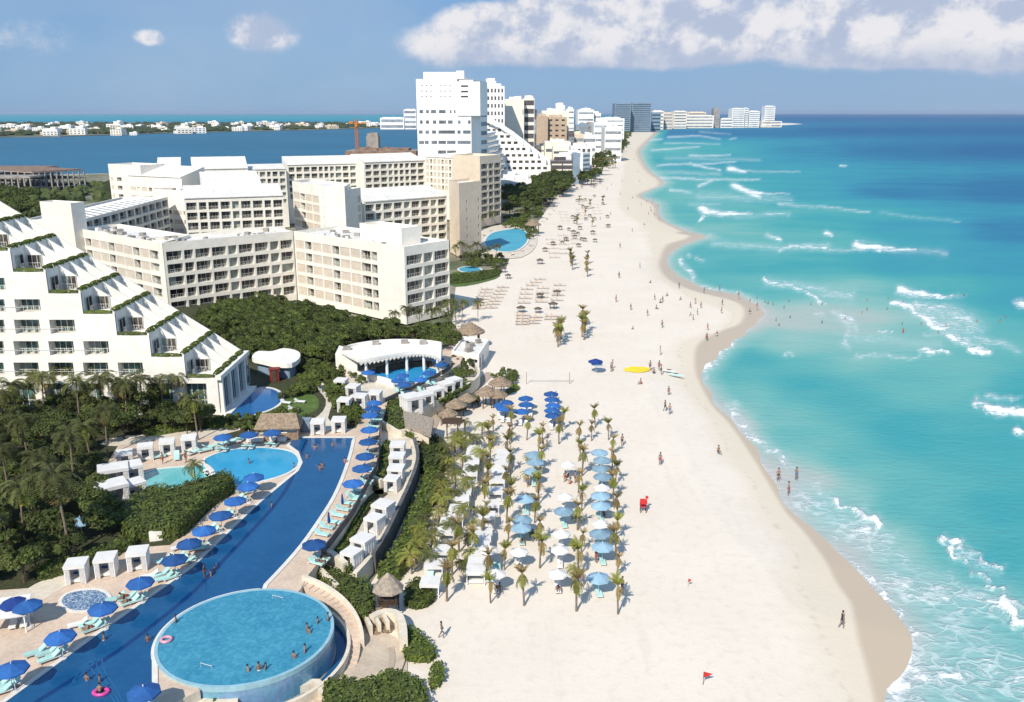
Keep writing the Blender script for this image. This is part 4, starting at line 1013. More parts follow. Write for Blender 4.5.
        g_ = MB(O3); g_.prism(pi, z0-.01, z0+(z1-z0)*.55+.02, cap=False); g_.build('window_band', M['glassblue'], t)
    wb.build('wall', [M['wwhite']], t)
    # others by picture columns: label, x0, x1, ytop, Y, thick, mats, bands, kwargs
    cream = [M['cream'], M['roofw']]; wh = [M['wwhite'], M['roofw']]; br = [M['brick'], M['cream']]; dk = [M['darkf'], M['conc']]; bl = [M['bluegrey'], M['bluegrey']]; pe = [M['peach'], M['cream']]
    L = [('cream block with a plain sunlit wall right of the dotted tower', 505, 524, 99, 640, 30, cream, 3, dict(seq=[(.93, .97)], side=False, pitchm=.2)),
         ('balconied grey end of the cream block right of the dotted tower', 524, 534.5, 98, 648, 26, cream, 9, dict(pitchm=.6, winm='darkf')),
         ('dark brown narrow slab between the cream block and the tan tower', 531, 536.5, 112, 700, 16, dk, 2, dict(side=False)),
         ('tan tower with a central column of balconies', 536, 548, 116, 760, 34, br, 9, dict(seq=[(.3, .7)], pitchm=.4, winm='brick', side=False)),
         ('tall tan block with rows of balconies in front of the white towers', 547, 567, 117, 765, 34, br, 9, dict(seq=segs(3, .5), pitchm=.35, winm='glassb')),
         ('cream crown of the tan tower', 542, 569, 110.5, 800, 30, cream, 2, dict(seq=segs(6, .5), pitchm=.3, side=False)),
         ('white slab with a finial behind the tan tower', 556, 565, 105, 850, 20, wh, 5, dict(side=False, pitchm=.3)),
         ('slim white tower right of the tan tower', 566, 574, 109, 860, 24, wh, 9, dict(pitchm=.3)),
         ('white hotel block with terraces on its roof in the middle distance', 578, 594, 109.5, 1350, 50, wh, 6, dict(pitchm=.3)),
         ('lower white wing stepping down from the middle distance block', 593, 601, 113, 1360, 50, wh, 5, dict(pitchm=.3)),
         ('blue-grey glazed office block behind the low white houses', 576, 588, 124.5, 900, 30, bl, 5, dict(pitchm=.45)),
         ('narrow grey block right of the glazed office block', 588, 593.5, 124, 930, 30, [M['conc'], M['roofg']], 5, dict(pitchm=.35)),
         ('long white hotel row left of the blue twin tower', 600, 624.5, 118.5, 1500, 60, wh, 6, dict(pitchm=.3)),
         ('white stepped hotel in front of the long white row', 594, 612, 122.5, 1100, 45, wh, 5, dict(pitchm=.3)),
         ('white hotel with balconies beside the far beach palms', 605, 622, 128, 1000, 40, wh, 4, dict(pitchm=.35)),
         ('dark brown low block right of the tan tower', 568.5, 574.5, 133.5, 720, 25, dk, 3, dict(side=False)),
         ('pink low house right of the dark brown block', 574.5, 584, 134, 740, 25, pe, 3, dict(pitchm=.3)),
         ('white low house with a flat roof beside the pink one', 584, 596, 135, 760, 25, wh, 3, dict(pitchm=.35)),
         ('cream low building with roof plant below the tan tower', 545, 571, 142, 640, 40, cream, 2, dict(pitchm=.2)),
         ('long cream low building left of the black balconied block', 553, 573, 147, 615, 20, cream, 3, dict(pitchm=.25)),
         ('white frame block beside the beach with dark bays', 571, 592, 146.5, 590, 26, wh, 5, dict(seq=segs(4, .6), pitchm=.55, winm='darkf')),
         ('black balconied block with a white flat roof near the beach', 551, 573, 161, 545, 22, dk, 4, dict(seq=[(.04, .5), (.55, .96)], pitchm=.28, winm='cream', side=False)),
         ('blue-grey slab wall at the end of the black balconied block', 573, 580, 156.5, 540, 18, bl, 2, dict(side=False, winm='bluegrey')),
         ('pale blue-grey slab facing the beach behind the black balconied block', 583, 590, 153, 572, 22, [M['wwhite'], M['roofw']], 6, dict(pitchm=.5, skew=10, winm='bluegrey')),
         ('white marquee roofed pavilion behind the peach block', 501, 531.5, 180, 455, 18, wh, 1, dict(pitchm=.25, winm='tan')),
         ('small white gabled pavilion behind the marquee roofed pavilion', 503, 520, 175.5, 475, 14, wh, 1, dict(pitchm=.3)),
         ('small cream building between the sloping wing and the tan tower', 536, 552, 146, 662, 26, cream, 3, dict(pitchm=.25))]
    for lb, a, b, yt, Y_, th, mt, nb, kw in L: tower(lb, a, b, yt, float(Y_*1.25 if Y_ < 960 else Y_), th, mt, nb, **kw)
    # far skyline
    FAR = [('tall blue glass twin tower, left half', 615, 631, 103.5, 2500, 60, bl, 14, dict(pitchm=.4, winm='glassblue')),
           ('tall blue glass twin tower, right half', 632, 651.5, 103.3, 2540, 60, bl, 14, dict(pitchm=.4, winm='glassblue')),
           ('low blue grey building at the foot of the twin tower on its right', 652, 661, 113, 2650, 60, bl, 5, dict(pitchm=.4, winm='glassblue')),
           ('broad white far hotel right of the twin tower', 653, 664, 111, 3000, 60, cream, 5, dict()),
           ('orange roofed far hotel with two small turrets', 660, 673, 113, 3050, 60, pe, 5, dict()),
           ('white far hotel with a tall middle part', 674, 687, 111.3, 3150, 60, cream, 6, dict()),
           ('long low cream far hotel row', 684, 714, 115.5, 3250, 60, cream, 4, dict()),
           ('pinkish far hotel block on the left of the long row', 688, 706, 112.2, 3320, 50, pe, 5, dict()),
           ('slim grey far tower between the hotel rows', 714, 720.5, 108.3, 3300, 40, [M['conc'], M['roofg']], 10, dict()),
           ('low white far hotel left of the twin white blocks', 721, 733, 118.6, 3300, 50, wh, 3, dict()),
           ('left one of the two tall white far blocks on the headland', 732.5, 745, 108.6, 3350, 60, wh, 9, dict()),
           ('right one of the two tall white far blocks on the headland', 745.5, 749, 108.2, 3365, 60, wh, 9, dict()),
           ('shorter white far block beside the two tall ones', 749.5, 760, 111.3, 3380, 60, wh, 8, dict()),
           ('slender white tower at the tip of the headland', 765.5, 775.5, 106.2, 3450, 50, wh, 11, dict()),
           ('low terraced building at the foot of the headland tower', 762, 782, 121.2, 3440, 50, cream, 2, dict(side=False))]
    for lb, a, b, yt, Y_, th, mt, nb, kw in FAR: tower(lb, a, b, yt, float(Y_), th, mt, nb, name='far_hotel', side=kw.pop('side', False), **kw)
    # low rise clutter in the strip between the hotels
    meshes = []
    for v in range(5):
        b = MB(); w, d, h = R(14, 26), R(12, 20), R(6, 13)
        b.box((0, 0, h/2), (w, d, h)); b.box((w*.15, 0, h+1.2), (w*.35, d*.5, 2.4))
        for i in range(max(1, int(h/3.3))):
            for j in range(4): b.box((-w*.36+j*w*.24, -d/2-.02, i*3.3+2), (w*.14, .15, 1.4), mi=1)
        meshes.append(b.mesh('low_building', [M[('wwhite', 'cream', 'wwhite', 'cream2', 'peach')[v]], M['glassb']]))
    reg = [(552, 150), (580, 142), (606, 130), (628, 124), (624, 121), (590, 124), (548, 132), (535, 140)]
    P = GL(reg, 0); k = 0
    for i in range(900):
        f = R(0, 1); px, py = R(535, 632), R(121, 150)
        if not inpoly(px, py, reg): continue
        x, y = G(px, py, 0); k += 1
        if k > 55: break
        o = bpy.data.objects.new('low_building', meshes[k % 5]); o.location = (x, y, 0); o.rotation_euler = (0, 0, R(-.2, .2)); s = R(.8, 1.3); o.scale = (s, s, s); _link(o)
        tag(o, 'small pale low rise building crowded between the far hotels', 'building', 'low rise buildings of the hotel strip')
    # headland houses
    for i in range(26):
        px = R(655, 780); Y_ = R(3380, 3480); x = V(px, 125, Y_)[0]
        o = bpy.data.objects.new('low_building', meshes[i % 5]); o.location = (x, Y_, -.2); o.scale = (1.3, 1.2, R(.8, 1.5)); _link(o)
        tag(o, 'small pale building on the far headland shore', 'building', 'small buildings on the headland')
    # town across the lagoon
    for i in range(150):
        px = R(-40, 390); f = R(0, 1); lo = 135.4 if px < 130 else 135.4-(px-130)*.03
        if px > 130 and random.random() < .45: continue
        py = lo-f*(lo-124.5)
        x, y = G(px, py, .3); o = bpy.data.objects.new('town_house', meshes[random.choice((0, 1, 2, 3, 0, 2, 4))]); o.location = (x, y, .25); o.rotation_euler = (0, 0, R(-.6, .6))
        s = R(.7, 1.6); o.scale = (s*1.4, s, s*1.0); _link(o); tag(o, 'small pale house in the town across the lagoon', 'house', 'houses across the lagoon')
    # white lagoon hotel
    tower('long low white hotel across the lagoon left of the tall tower', 380, 404, 117.8, 3000., 60, wh, 2, name='far_hotel', side=False)
    tower('taller white end of the hotel across the lagoon', 403.5, 416, 109.5, 3005., 60, wh, 4, name='far_hotel', side=False)
    # tree belts (uncountable)
    def belt(name, label, pts, z, h, n, size):
        mb = MB(); P = GL(pts, z); xs = [p[0] for p in P]; ys = [p[1] for p in P]; k = 0; tr = 0
        while k < n and tr < n*60:
            tr += 1; px = R(min(p[0] for p in pts), max(p[0] for p in pts)); py = R(min(p[1] for p in pts), max(p[1] for p in pts))
            if not inpoly(px, py, pts): continue
            x, y = G(px, py, z); k += 1; s = size*R(.6, 1.4); hh = h*R(.6, 1.2)
            mb.lathe([(s, 0), (s*1.05, hh*.45), (s*.75, hh*.8), (s*.3, hh), (0.01, hh*1.02)], 6, (x, y, z-.2), 0, R(0, 1), .25)
        o = mb.build(name, M['leafd']); tag(o, label, 'trees', None, 'stuff')
    belt('tree_belt', 'dark belt of trees among the houses across the lagoon', [(-60, 136), (0, 136), (130, 133.5), (300, 129.5), (390, 127), (412, 124.4), (390, 123), (0, 123), (-60, 123)], .3, 8.5, 1500, 13)
    belt('tree_belt', 'tree belt along the lagoon shore behind the building site', [(-40, 215), (-40, 198), (40, 192), (105, 186), (108, 200), (60, 208), (45, 232), (0, 240)], 0, 6, 260, 4)
    belt('tree_belt', 'trees between the far hotels and the upper beach', [(585, 158), (612, 143), (624, 132), (633, 126), (636, 127), (628, 138), (612, 150), (596, 158)], 0, 5, 160, 4)
    belt('tree_belt', 'trees among the low buildings of the hotel strip', [(535, 150), (560, 138), (600, 126), (620, 123), (620, 128), (590, 142), (560, 155)], 0, 6, 120, 4)
    belt('tree_belt', 'scrub behind the zigzag hotel towards the lagoon', [(100, 205), (110, 178), (300, 168), (420, 157), (500, 142), (500, 150), (420, 168), (300, 180), (120, 215)], 0, 5, 300, 5)
# ---------------------------------------------------------------- resort: pools
def ribbon(mb, line, w, z0, z1, mi=0, closed=False):
    n = len(line); L = []; Rr = []
    for i, p in enumerate(line):
        a = line[i-1] if (i or closed) else p; b = line[(i+1) % n] if (i < n-1 or closed) else p
        dx, dy = b[0]-a[0], b[1]-a[1]; l = math.hypot(dx, dy) or 1
        L.append((p[0]-dy/l*w/2, p[1]+dx/l*w/2)); Rr.append((p[0]+dy/l*w/2, p[1]-dx/l*w/2))
    for i in range(n if closed else n-1):
        j = (i+1) % n
        a, b, c, d = L[i], L[j], Rr[j], Rr[i]
        za, zb = (z1[i], z1[j]) if isinstance(z1, list) else (z1, z1)
        mb.quad((*d, za), (*c, zb), (*b, zb), (*a, za), mi); mb.quad((*a, za), (*b, zb), (*b, z0), (*a, z0), mi); mb.quad((*c, zb), (*d, za), (*d, z0), (*c, z0), mi)
    if not closed:
        for i in (0, n-1):
            z = z1[i] if isinstance(z1, list) else z1
            mb.quad((*L[i], z0), (*Rr[i], z0), (*Rr[i], z), (*L[i], z), mi)
    return mb
def wallthing(name, label, pts, z, w, h, m, cat='wall', z0=None, n=3):
    ln = smooth(GL(pts, z), n); cx, cy = ln[len(ln)//2]
    mb = MB((cx, cy, z)); ribbon(mb, ln, w, z if z0 is None else z0, z+h); o = mb.build(name, M[m], None, (cx, cy, z)); return tag(o, label, cat)
def pool(name, label, poly, z, wm, coping=.45, open_line=None):
    cx = sum(p[0] for p in poly)/len(poly); cy = sum(p[1] for p in poly)/len(poly)
    t = thing(name, label, 'swimming pool', (cx, cy, z)); 
    if area(poly) < 0: poly = poly[::-1]
    b = MB((cx, cy, z)); b.add([(x, y, z+.03) for x, y in poly], [tuple(range(len(poly)))]); b.build('water', wm, t)
    if coping:
        c = MB((cx, cy, z)); ribbon(c, open_line or poly, coping, z-.05, z+.09, closed=open_line is None); c.build('coping', M['coping'], t)
    return t
def arcp(a0, a1, r, n=40, c=None):
    c = c or POOLC; return [(c[0]+r*math.cos(a0+(a1-a0)*i/n), c[1]+r*math.sin(a0+(a1-a0)*i/n)) for i in range(n+1)]
def pools():
    wl = pool_mat('lap_pool_water', (.008, .070, .185), (.012, .092, .225), .8, .07, .4)
    wr = pool_mat('round_pool_water', (.03, .20, .32), (.07, .30, .42), 1.1, .07, .6)
    wu = pool_mat('upper_pool_water', (.03, .29, .50), (.05, .34, .55), .8, .07, .4)
    wt = pool_mat('teal_pool_water', (.07, .36, .38), (.16, .48, .48), .9, .08, .4)
    wd = pool_mat('crescent_pool_water', (.010, .09, .26), (.02, .13, .33), .7, .07, .3)
    wb = pool_mat('bar_pool_water', (.02, .24, .52), (.04, .32, .58), .8, .07, .4)
    wj = pool_mat('whirlpool_water', (.03, .10, .22), (.42, .5, .58), 2.4, .15, .9)
    left = GL([(-60, 751), (5, 701), (98, 633), (191, 567.5), (238, 522), (260, 501.5), (281, 484), (297, 471), (301, 463), (297, 452), (288, 445.5), (293, 437.5)], TZ)
    right = smooth(GL([(354, 437.5), (351, 452), (344, 474), (334, 497), (319, 521), (302, 545), (284, 566), (266, 585)], TZ), 3)
    a1 = math.atan2(right[-1][1]-POOLC[1], right[-1][0]-POOLC[0])
    aend = math.pi+.52
    arc = arcp(a1, aend, POOLR+.03, 30)
    bot = GL([(155, 683), (150, 704), (150, 760)], TZ)
    poly = left[1:]+right+arc+bot+[left[0]]
    poly = left+right+arc+bot
    t = pool('lap_pool', 'long deep blue swimming pool curving past the round pool', poly, TZ, wl, .5, None)
    o = t.location; b = MB(tuple(o))
    lane = smooth(GL([(307, 440), (297, 465), (286, 490), (262, 520), (222, 562), (190, 595), (120, 650), (40, 700), (-20, 745)], TZ), 3)
    lane = [p for p in lane]
    ribbon(b, lane, .55, TZ+.031, TZ+.036); b.build('underwater_ledge', mat('underwater_ledge', (.006, .04, .15), .1, .1, 1, spec=.4), t)
    b = MB(tuple(o))
    for k in range(3):                                            # curved underwater steps
        ln = smooth(GL([(101-k*6, 657+k*2), (105-k*6, 672), (114-k*5, 686), (124-k*4, 704)], TZ), 3); ribbon(b, ln, .12, TZ+.031, TZ+.040)
        ln = smooth(GL([(101-k*7, 657+k*3), (90-k*6, 668+k*3), (76-k*3, 680+k*3)], TZ), 3); ribbon(b, ln, .12, TZ+.031, TZ+.040)
    b.build('underwater_step', mat('underwater_step', (.018, .115, .28), .1, .1, 1, spec=.4), t)
    # round infinity pool
    c = POOLC; t = thing('round_infinity_pool', 'round raised turquoise infinity pool with a glassy outer wall', 'swimming pool', (c[0], c[1], 0)); O = (c[0], c[1], 0)
    b = MB(O); b.add([(x, y, TZ+.16) for x, y in arcp(0, 2*math.pi, POOLR-.28, 72)[:-1]], [tuple(range(72))]); b.build('water', wr, t)
    b = MB(O); ring = arcp(0, 2*math.pi, POOLR-.16, 72)[:-1]; ribbon(b, ring, .32, TZ-.3, TZ+.19, closed=True); b.build('rim', mat('pool_rim', (.30, .50, .58), .35, .08, 1, spec=.5), t)
    b = MB(O); b.lathe([(POOLR-.05, .1), (POOLR-.03, TZ-.28)], 72, c=(c[0], c[1], 0))
    b.build('pool_wall', mat('pool_wall_tiles', (.12, .34, .43), .18, .12, .35, c2=(.17, .27, .46), spec=.7), t)
    b = MB(O); ln = arcp(-math.pi*.72, math.pi*.28, POOLR+.6, 50); ribbon(b, ln, 1.1, .05, .38); b.build('catch_basin_water', wl, t)
    b = MB(O); ln = arcp(-math.pi*.86, -math.pi*.44, POOLR+.55, 40); ribbon(b, ln, 1.2, .0, 2.0)
    b.build('ledge', M['wall'], t)
    b = MB(O); ln = arcp(-math.pi*.45, math.pi*.27, POOLR+1.35, 50); ribbon(b, ln, .35, .0, 1.25); b.build('basin_wall', M['wall'], t)
    b = MB(O)                                                     # shallow entry steps inside, handrails
    rr = G(286, 597, TZ); ll = G(203, 661, TZ)
    hb = MB(O)
    for (px, py, qx, qy) in ((272, 592.5, 283, 599), (200, 660, 212, 667.5)):
        hb = MB(O)
        p, q = G(px, py, TZ+.9), G(qx, qy, TZ+.3)
        hb.tube([(*p, TZ+.2), (*p, TZ+.6), (*q, TZ+.45), (*q, TZ+.1)], .03, 6); hb.build('handrail', M['metal'], t)
    # curved stairs along its right side
    b0 = c; st = thing('curved_stairs', 'sandstone stairs curving down the right side of the round pool', 'stairs', (c[0]+POOLR+2.5, c[1]+3, PZ)); Os = tuple(st.location)
    b = MB(Os); n = 20; a0, a1_ = math.radians(74), math.radians(-8)
    for i in range(n):
        p0 = a0+(a1_-a0)*i/n; p1 = a0+(a1_-a0)*(i+1)/n; z = TZ-(TZ-PZ)*(i+.6)/n
        b.prism([(c[0]+r*math.cos(a), c[1]+r*math.sin(a)) for a, r in ((p0, POOLR+1.55), (p1, POOLR+1.55), (p1, POOLR+2.45), (p0, POOLR+2.45))], 0, z)
    b.build('steps', M['deck'], st)
    b = MB(Os); ln = arcp(a0, math.radians(10), POOLR+2.65, 40); ribbon(b, ln, .4, 0, [TZ+.55-(TZ-PZ)*i/40*.85 for i in range(41)]); b.build('parapet', M['wall'], st)
    # low curved steps from the plaza to the beach
    st = thing('plaza_steps', 'three shallow curved steps from the plaza down to the sand', 'stairs', (*G(390, 665, 0), 0)); O = tuple(st.location)
    for k in range(4):
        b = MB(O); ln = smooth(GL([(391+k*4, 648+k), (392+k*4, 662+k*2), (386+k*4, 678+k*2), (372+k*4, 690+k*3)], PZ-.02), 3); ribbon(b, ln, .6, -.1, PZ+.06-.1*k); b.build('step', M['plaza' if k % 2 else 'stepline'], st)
    # upper pools
    up = smooth(GL([(203, 462), (213, 455), (230, 450), (252, 447.5), (275, 448.5), (293, 452.5), (300, 461), (293, 471), (275, 478.5), (252, 484), (236, 486), (224, 481), (213, 474)], TZ), 3, True)
    pool('oval_pool', 'light blue oval pool at the upper end of the long pool', up, TZ+.03, wu, .4)
    tp = smooth(GL([(136, 480), (145, 473), (160, 469), (180, 467), (196, 466), (206, 465), (214, 474), (204, 479), (196, 484), (185, 491), (168, 493), (150, 490)], TZ), 3, True)
    pool('teal_pool', 'small teal pool beside the white draped lounges', tp, TZ+.01, wt, .4)
    cp = smooth(GL([(225, 417), (240, 404), (256, 389.5), (270, 388), (281, 393), (282.5, 401), (273, 409), (252, 416), (236, 419.5)], TZ), 3, True)
    pool('crescent_pool', 'deep blue crescent pool at the foot of the stepped white hotel', cp, TZ, wd, .5)
    bp = smooth(GL([(362, 373), (376, 368.5), (392, 365.5), (410, 364.5), (428, 367), (440, 371.5), (432, 378.5), (414, 383), (392, 381), (372, 378)], TZ), 3, True)
    pool('bar_pool', 'bright blue pool in front of the curved white bar', bp, TZ, wb, .4)
    wp = smooth(GL([(60, 603), (66, 594.5), (82, 590), (100, 590), (110, 597), (104, 605), (88, 611), (70, 611)], TZ), 3, True)
    pool('whirlpool', 'small round bubbling whirlpool on the pink paving', wp, TZ, wj, .35)
    wn_ = pool_mat('neighbour_pool_water', (.06, .30, .42), (.09, .36, .47), .4, .1, .4, True)
    sheet('neighbour_deck', smooth(GL([(476, 246), (480, 232), (498, 225), (522, 224), (536, 232), (536, 246), (522, 257), (498, 258), (482, 254)], .2), 3, True), .2, M['deck2'])
    np_ = smooth(GL([(484, 243), (490, 234), (505, 230), (520, 229), (528, 234), (527, 243), (517, 250.5), (503, 252), (490, 249)], .3), 3, True)
    pool('neighbour_pool', 'light blue kidney pool of the next hotel beside the upper beach', np_, .35, wn_, .8)
    np2 = smooth(GL([(458, 269), (466, 266.5), (476, 267), (482, 270), (474, 272.5), (462, 272)], .3), 2, True)
    pool('plunge_pool', 'tiny light blue plunge pool at the edge of the lawn', np2, .35, wn_, .6)

def decks():
    def flat(name, pts, z, m): return sheet(name, smooth(GL(pts, z), 2, True), z, M[m])
    # garden soil over the back part of the terrace
    g1 = [(-700, 590), (0, 590), (30, 588), (60, 573), (120, 556), (127, 548), (170, 545), (192, 528), (212, 508), (236, 488), (226, 483), (205, 487), (188, 493), (150, 497), (128, 492), (105, 492), (104, 470), (112, 455), (118, 446),
          (205, 432), (240, 440), (285, 428), (312, 432), (336, 430), (356, 428), (363, 412), (372, 396), (352, 388), (345, 375), (352, 362), (365, 352), (400, 340), (452, 338), (456, 331), (446, 333), (405, 333), (300, 315), (200, 240), (60, 240), (-700, 250)]
    o = sheet('garden_soil', GL(g1, TZ+.01), TZ+.01, M['soil'])
    flat('garden_path', [(100, 444), (116, 437), (150, 434), (200, 430), (235, 424), (240, 430), (205, 437), (150, 441), (118, 446)], TZ+.025, 'deck2')
    flat('garden_path', [(296, 428), (312, 420), (323, 411), (326, 400), (318, 390), (306, 380), (310, 376), (322, 382), (331, 393), (332, 405), (328, 418), (335, 428), (318, 432)], TZ+.03, 'deck2')
    flat('lawn', [(263, 413), (276, 404), (292, 396), (310, 393), (318, 399), (318, 408), (308, 414), (290, 420), (272, 420)], TZ+.02, 'lawn')
    flat('sand_corner', [(-200, 600), (0, 592), (35, 584), (62, 572), (75, 575), (60, 590), (0, 610), (-200, 620)], TZ+.02, 'deck2')
    flat('lawn', [(449, 285), (449, 274), (462, 271), (480, 273), (497, 268), (500, 276), (488, 281), (465, 286)], .12, 'lawn')
    flat('lawn', [(541, 185), (556, 183), (566, 190), (556, 196), (544, 197)], .12, 'lawn')
    flat('grass_strip', [(368, 497), (380, 489), (388, 494), (372, 507), (356, 534), (344, 552), (330, 558), (322, 556), (345, 530)], MZ+.02, 'soil')
    flat('grass_strip', [(382, 446), (392, 443), (396, 460), (389, 480), (383, 494), (372, 490), (379, 470)], MZ+.02, 'soil')
    flat('bar_terrace_paving', [(350, 378), (360, 366), (385, 362), (430, 360), (452, 363), (446, 371), (388, 399), (372, 398), (360, 392)], TZ+.02, 'deck2')
    flat('beach_path', [(398, 425), (421, 413), (470, 386), (486, 372), (492, 376), (475, 392), (448, 410), (440, 420), (430, 440), (415, 442)], .08, 'stepline')
    # rails and retaining walls
    wallthing('glass_rail', 'thin dark rail along the right edge of the pool deck', [(380, 426), (379.5, 445), (377.5, 467), (367.5, 487), (355, 512), (342.5, 530), (322, 557)], TZ, .12, 1.0, 'dkwall', 'railing')
    wallthing('retaining_wall', 'long dark curved retaining wall between the cabanas and the beach palms', [(414.5, 443), (417.5, 455), (417.3, 467), (410.5, 487), (401.5, 507), (386.5, 539), (373.5, 560)], MZ, .5, .95, 'dkwall', 'wall', -.3)
    wallthing('retaining_wall', 'cream inner kerb of the curved cabana terrace', [(411.5, 443), (414, 455), (413.7, 467), (407, 487), (398, 507), (383, 539), (370, 560), (355, 577)], MZ, .55, .55, 'wall', 'wall')
    wallthing('garden_wall', 'cream wall at the upper end of the cabana terrace', [(378, 426), (388, 431), (398, 437), (408, 436), (418, 440), (427, 441)], MZ, .5, 1.2, 'wall')
    wallthing('garden_wall', 'cream stepped wall below the last cabana by the pool deck', [(322, 557.5), (334, 563), (346, 573)], MZ, .7, 1.3, 'wall')
    wallthing('garden_wall', 'cream wall across the grass beside the pool deck umbrellas', [(364, 483), (372, 484), (382, 488)], MZ, .5, 1.3, 'wall')
    wallthing('garden_wall', 'dark edged wall in front of the bar pool terrace', [(386, 401.5), (400, 395), (425, 383), (447, 371.5), (452, 364)], TZ, .3, .7, 'dkwall')
    wallthing('garden_wall', 'cream kerb wall below the row of bar cabanas', [(421, 412.5), (440, 402), (470, 385.5), (479, 376), (476, 366)], MZ, .5, .7, 'wall', z0=-.3)
    wallthing('garden_wall', 'white curved wall at the round planting left of the bar', [(345, 372), (352, 376), (366, 380), (384, 384), (394, 388)], TZ, .4, 1.3, 'white')
    wallthing('garden_wall', 'low white wall on the near side of the teal pool', [(140, 495), (150, 500), (162, 499), (176, 496), (190, 490)], TZ, 1.4, .8, 'white')
    wallthing('garden_wall', 'low white wall beside the whirlpool cabanas', [(150, 541), (160, 540), (175, 537)], TZ, .4, 1.2, 'white')
    wallthing('garden_wall', 'low white wall behind the planting at the foot of the oval pool', [(205, 473), (213, 478), (220, 483)], TZ, .5, .6, 'white')
    wallthing('garden_wall', 'cream parapet running from the pool corner towards the thatched tower', [(309, 575), (318, 580), (328, 590), (338, 600)], PZ, .5, 1.9, 'wall')
    wallthing('garden_wall', 'white curved wall around the steps at the plaza edge', [(372, 628), (385, 622), (398, 625), (403, 637), (404, 650)], PZ, .8, 1.4, 'wall', z0=-.2)
    wallthing('garden_wall', 'low cream wall at the bottom edge under the round pool ledge', [(322, 700), (318, 688), (300, 692), (262, 699), (225, 697), (200, 689)], PZ, .6, .8, 'wall', z0=-.3)
    # stepping stair pair by the thatched tower
    st = thing('wooden_steps', 'pair of tan stair flights between cream cheek walls below the thatched tower', 'stairs', (*G(378, 632, PZ), PZ)); O = tuple(st.location)
    p0, p1 = G(371, 635, PZ), G(388, 631, PZ); b = MB(O); w = MB(O)
    ux, uy = (p1[0]-p0[0]), (p1[1]-p0[1]); L = math.hypot(ux, uy); ux /= L; uy /= L
    for i in range(6):
        for s in (0, 1):
            s0 = .3+s*(L/2); x = p0[0]+ux*(s0+L*.18)-uy*(i*.45); y = p0[1]+uy*(s0+L*.18)+ux*(i*.45); b.box((x, y, PZ+.12*(i+1)), (L*.34, .45, .24*(i+1)), math.atan2(uy, ux))
    for s in (0, .5, 1):
        x = p0[0]+ux*L*s-uy*1.3; y = p0[1]+uy*L*s+ux*1.3; w.box((x, y, PZ+.55), (.35, 2.9, 1.3), math.atan2(uy, ux))
    b.build('steps', M['tanw'], st); w.build('cheek_wall', M['wall'], st)

# ---------------------------------------------------------------- furniture prototypes
def umbrella_proto(name, m, dia=3.0, h=2.35):
    t = thing(name, name, 'umbrella'); b = MB(); b.tube([(0, 0, 0), (0, 0, h+.55)], .035, 6); b.lathe([(.32, 0), (.32, .1), (.05, .14)], 10); b.build('pole', M['metal'], t)
    b = MB(); n = 8; r = dia/2
    prof = [(.05, h+.52), (r*.45, h+.27), (r*.98, h-.03), (r, h-.18), (r*.97, h-.17), (r*.44, h+.22), (.05, h+.46)]
    b.lathe(prof, n, a0=math.pi/8); b.build('canopy', M[m], t)
    b = MB()
    for i in range(n):
        a = math.pi/8+i*math.pi/4; b.tube([(.05, 0, h+.44), (0, 0, 0)] if False else [(.05*math.cos(a), .05*math.sin(a), h+.42), (r*.95*math.cos(a), r*.95*math.sin(a), h-.08)], .015, 4)
    b.build('ribs', M['metal'], t)
    b = MB(); b.lathe([(.01, h+.72), (.06, h+.62), (.05, h+.5)], 6); b.build('finial', M['metal'], t)
    return proto(t)
def lounger_proto(name, m, cat='sun lounger'):
    t = thing(name, name, cat); b = MB()
    b.box((0, 0, .28), (.68, 1.95, .06))
    b.build('frame', M['metal'], t)
    for x in (-.3, .3):
        for y in (-.8, .8): q = MB(); q.box((x, y, .125), (.05, .05, .25)); q.build('leg', M['metal'], t)
    b = MB(); b.box((0, -.32, .36), (.64, 1.28, .1)); b.build('cushion', M[m], t)
    b = MB(); b.box((0, .62, .58), (.64, .78, .1), M=Matrix.Rotation(math.radians(36), 3, 'X')); b.build('backrest', M[m], t)
    return proto(t)
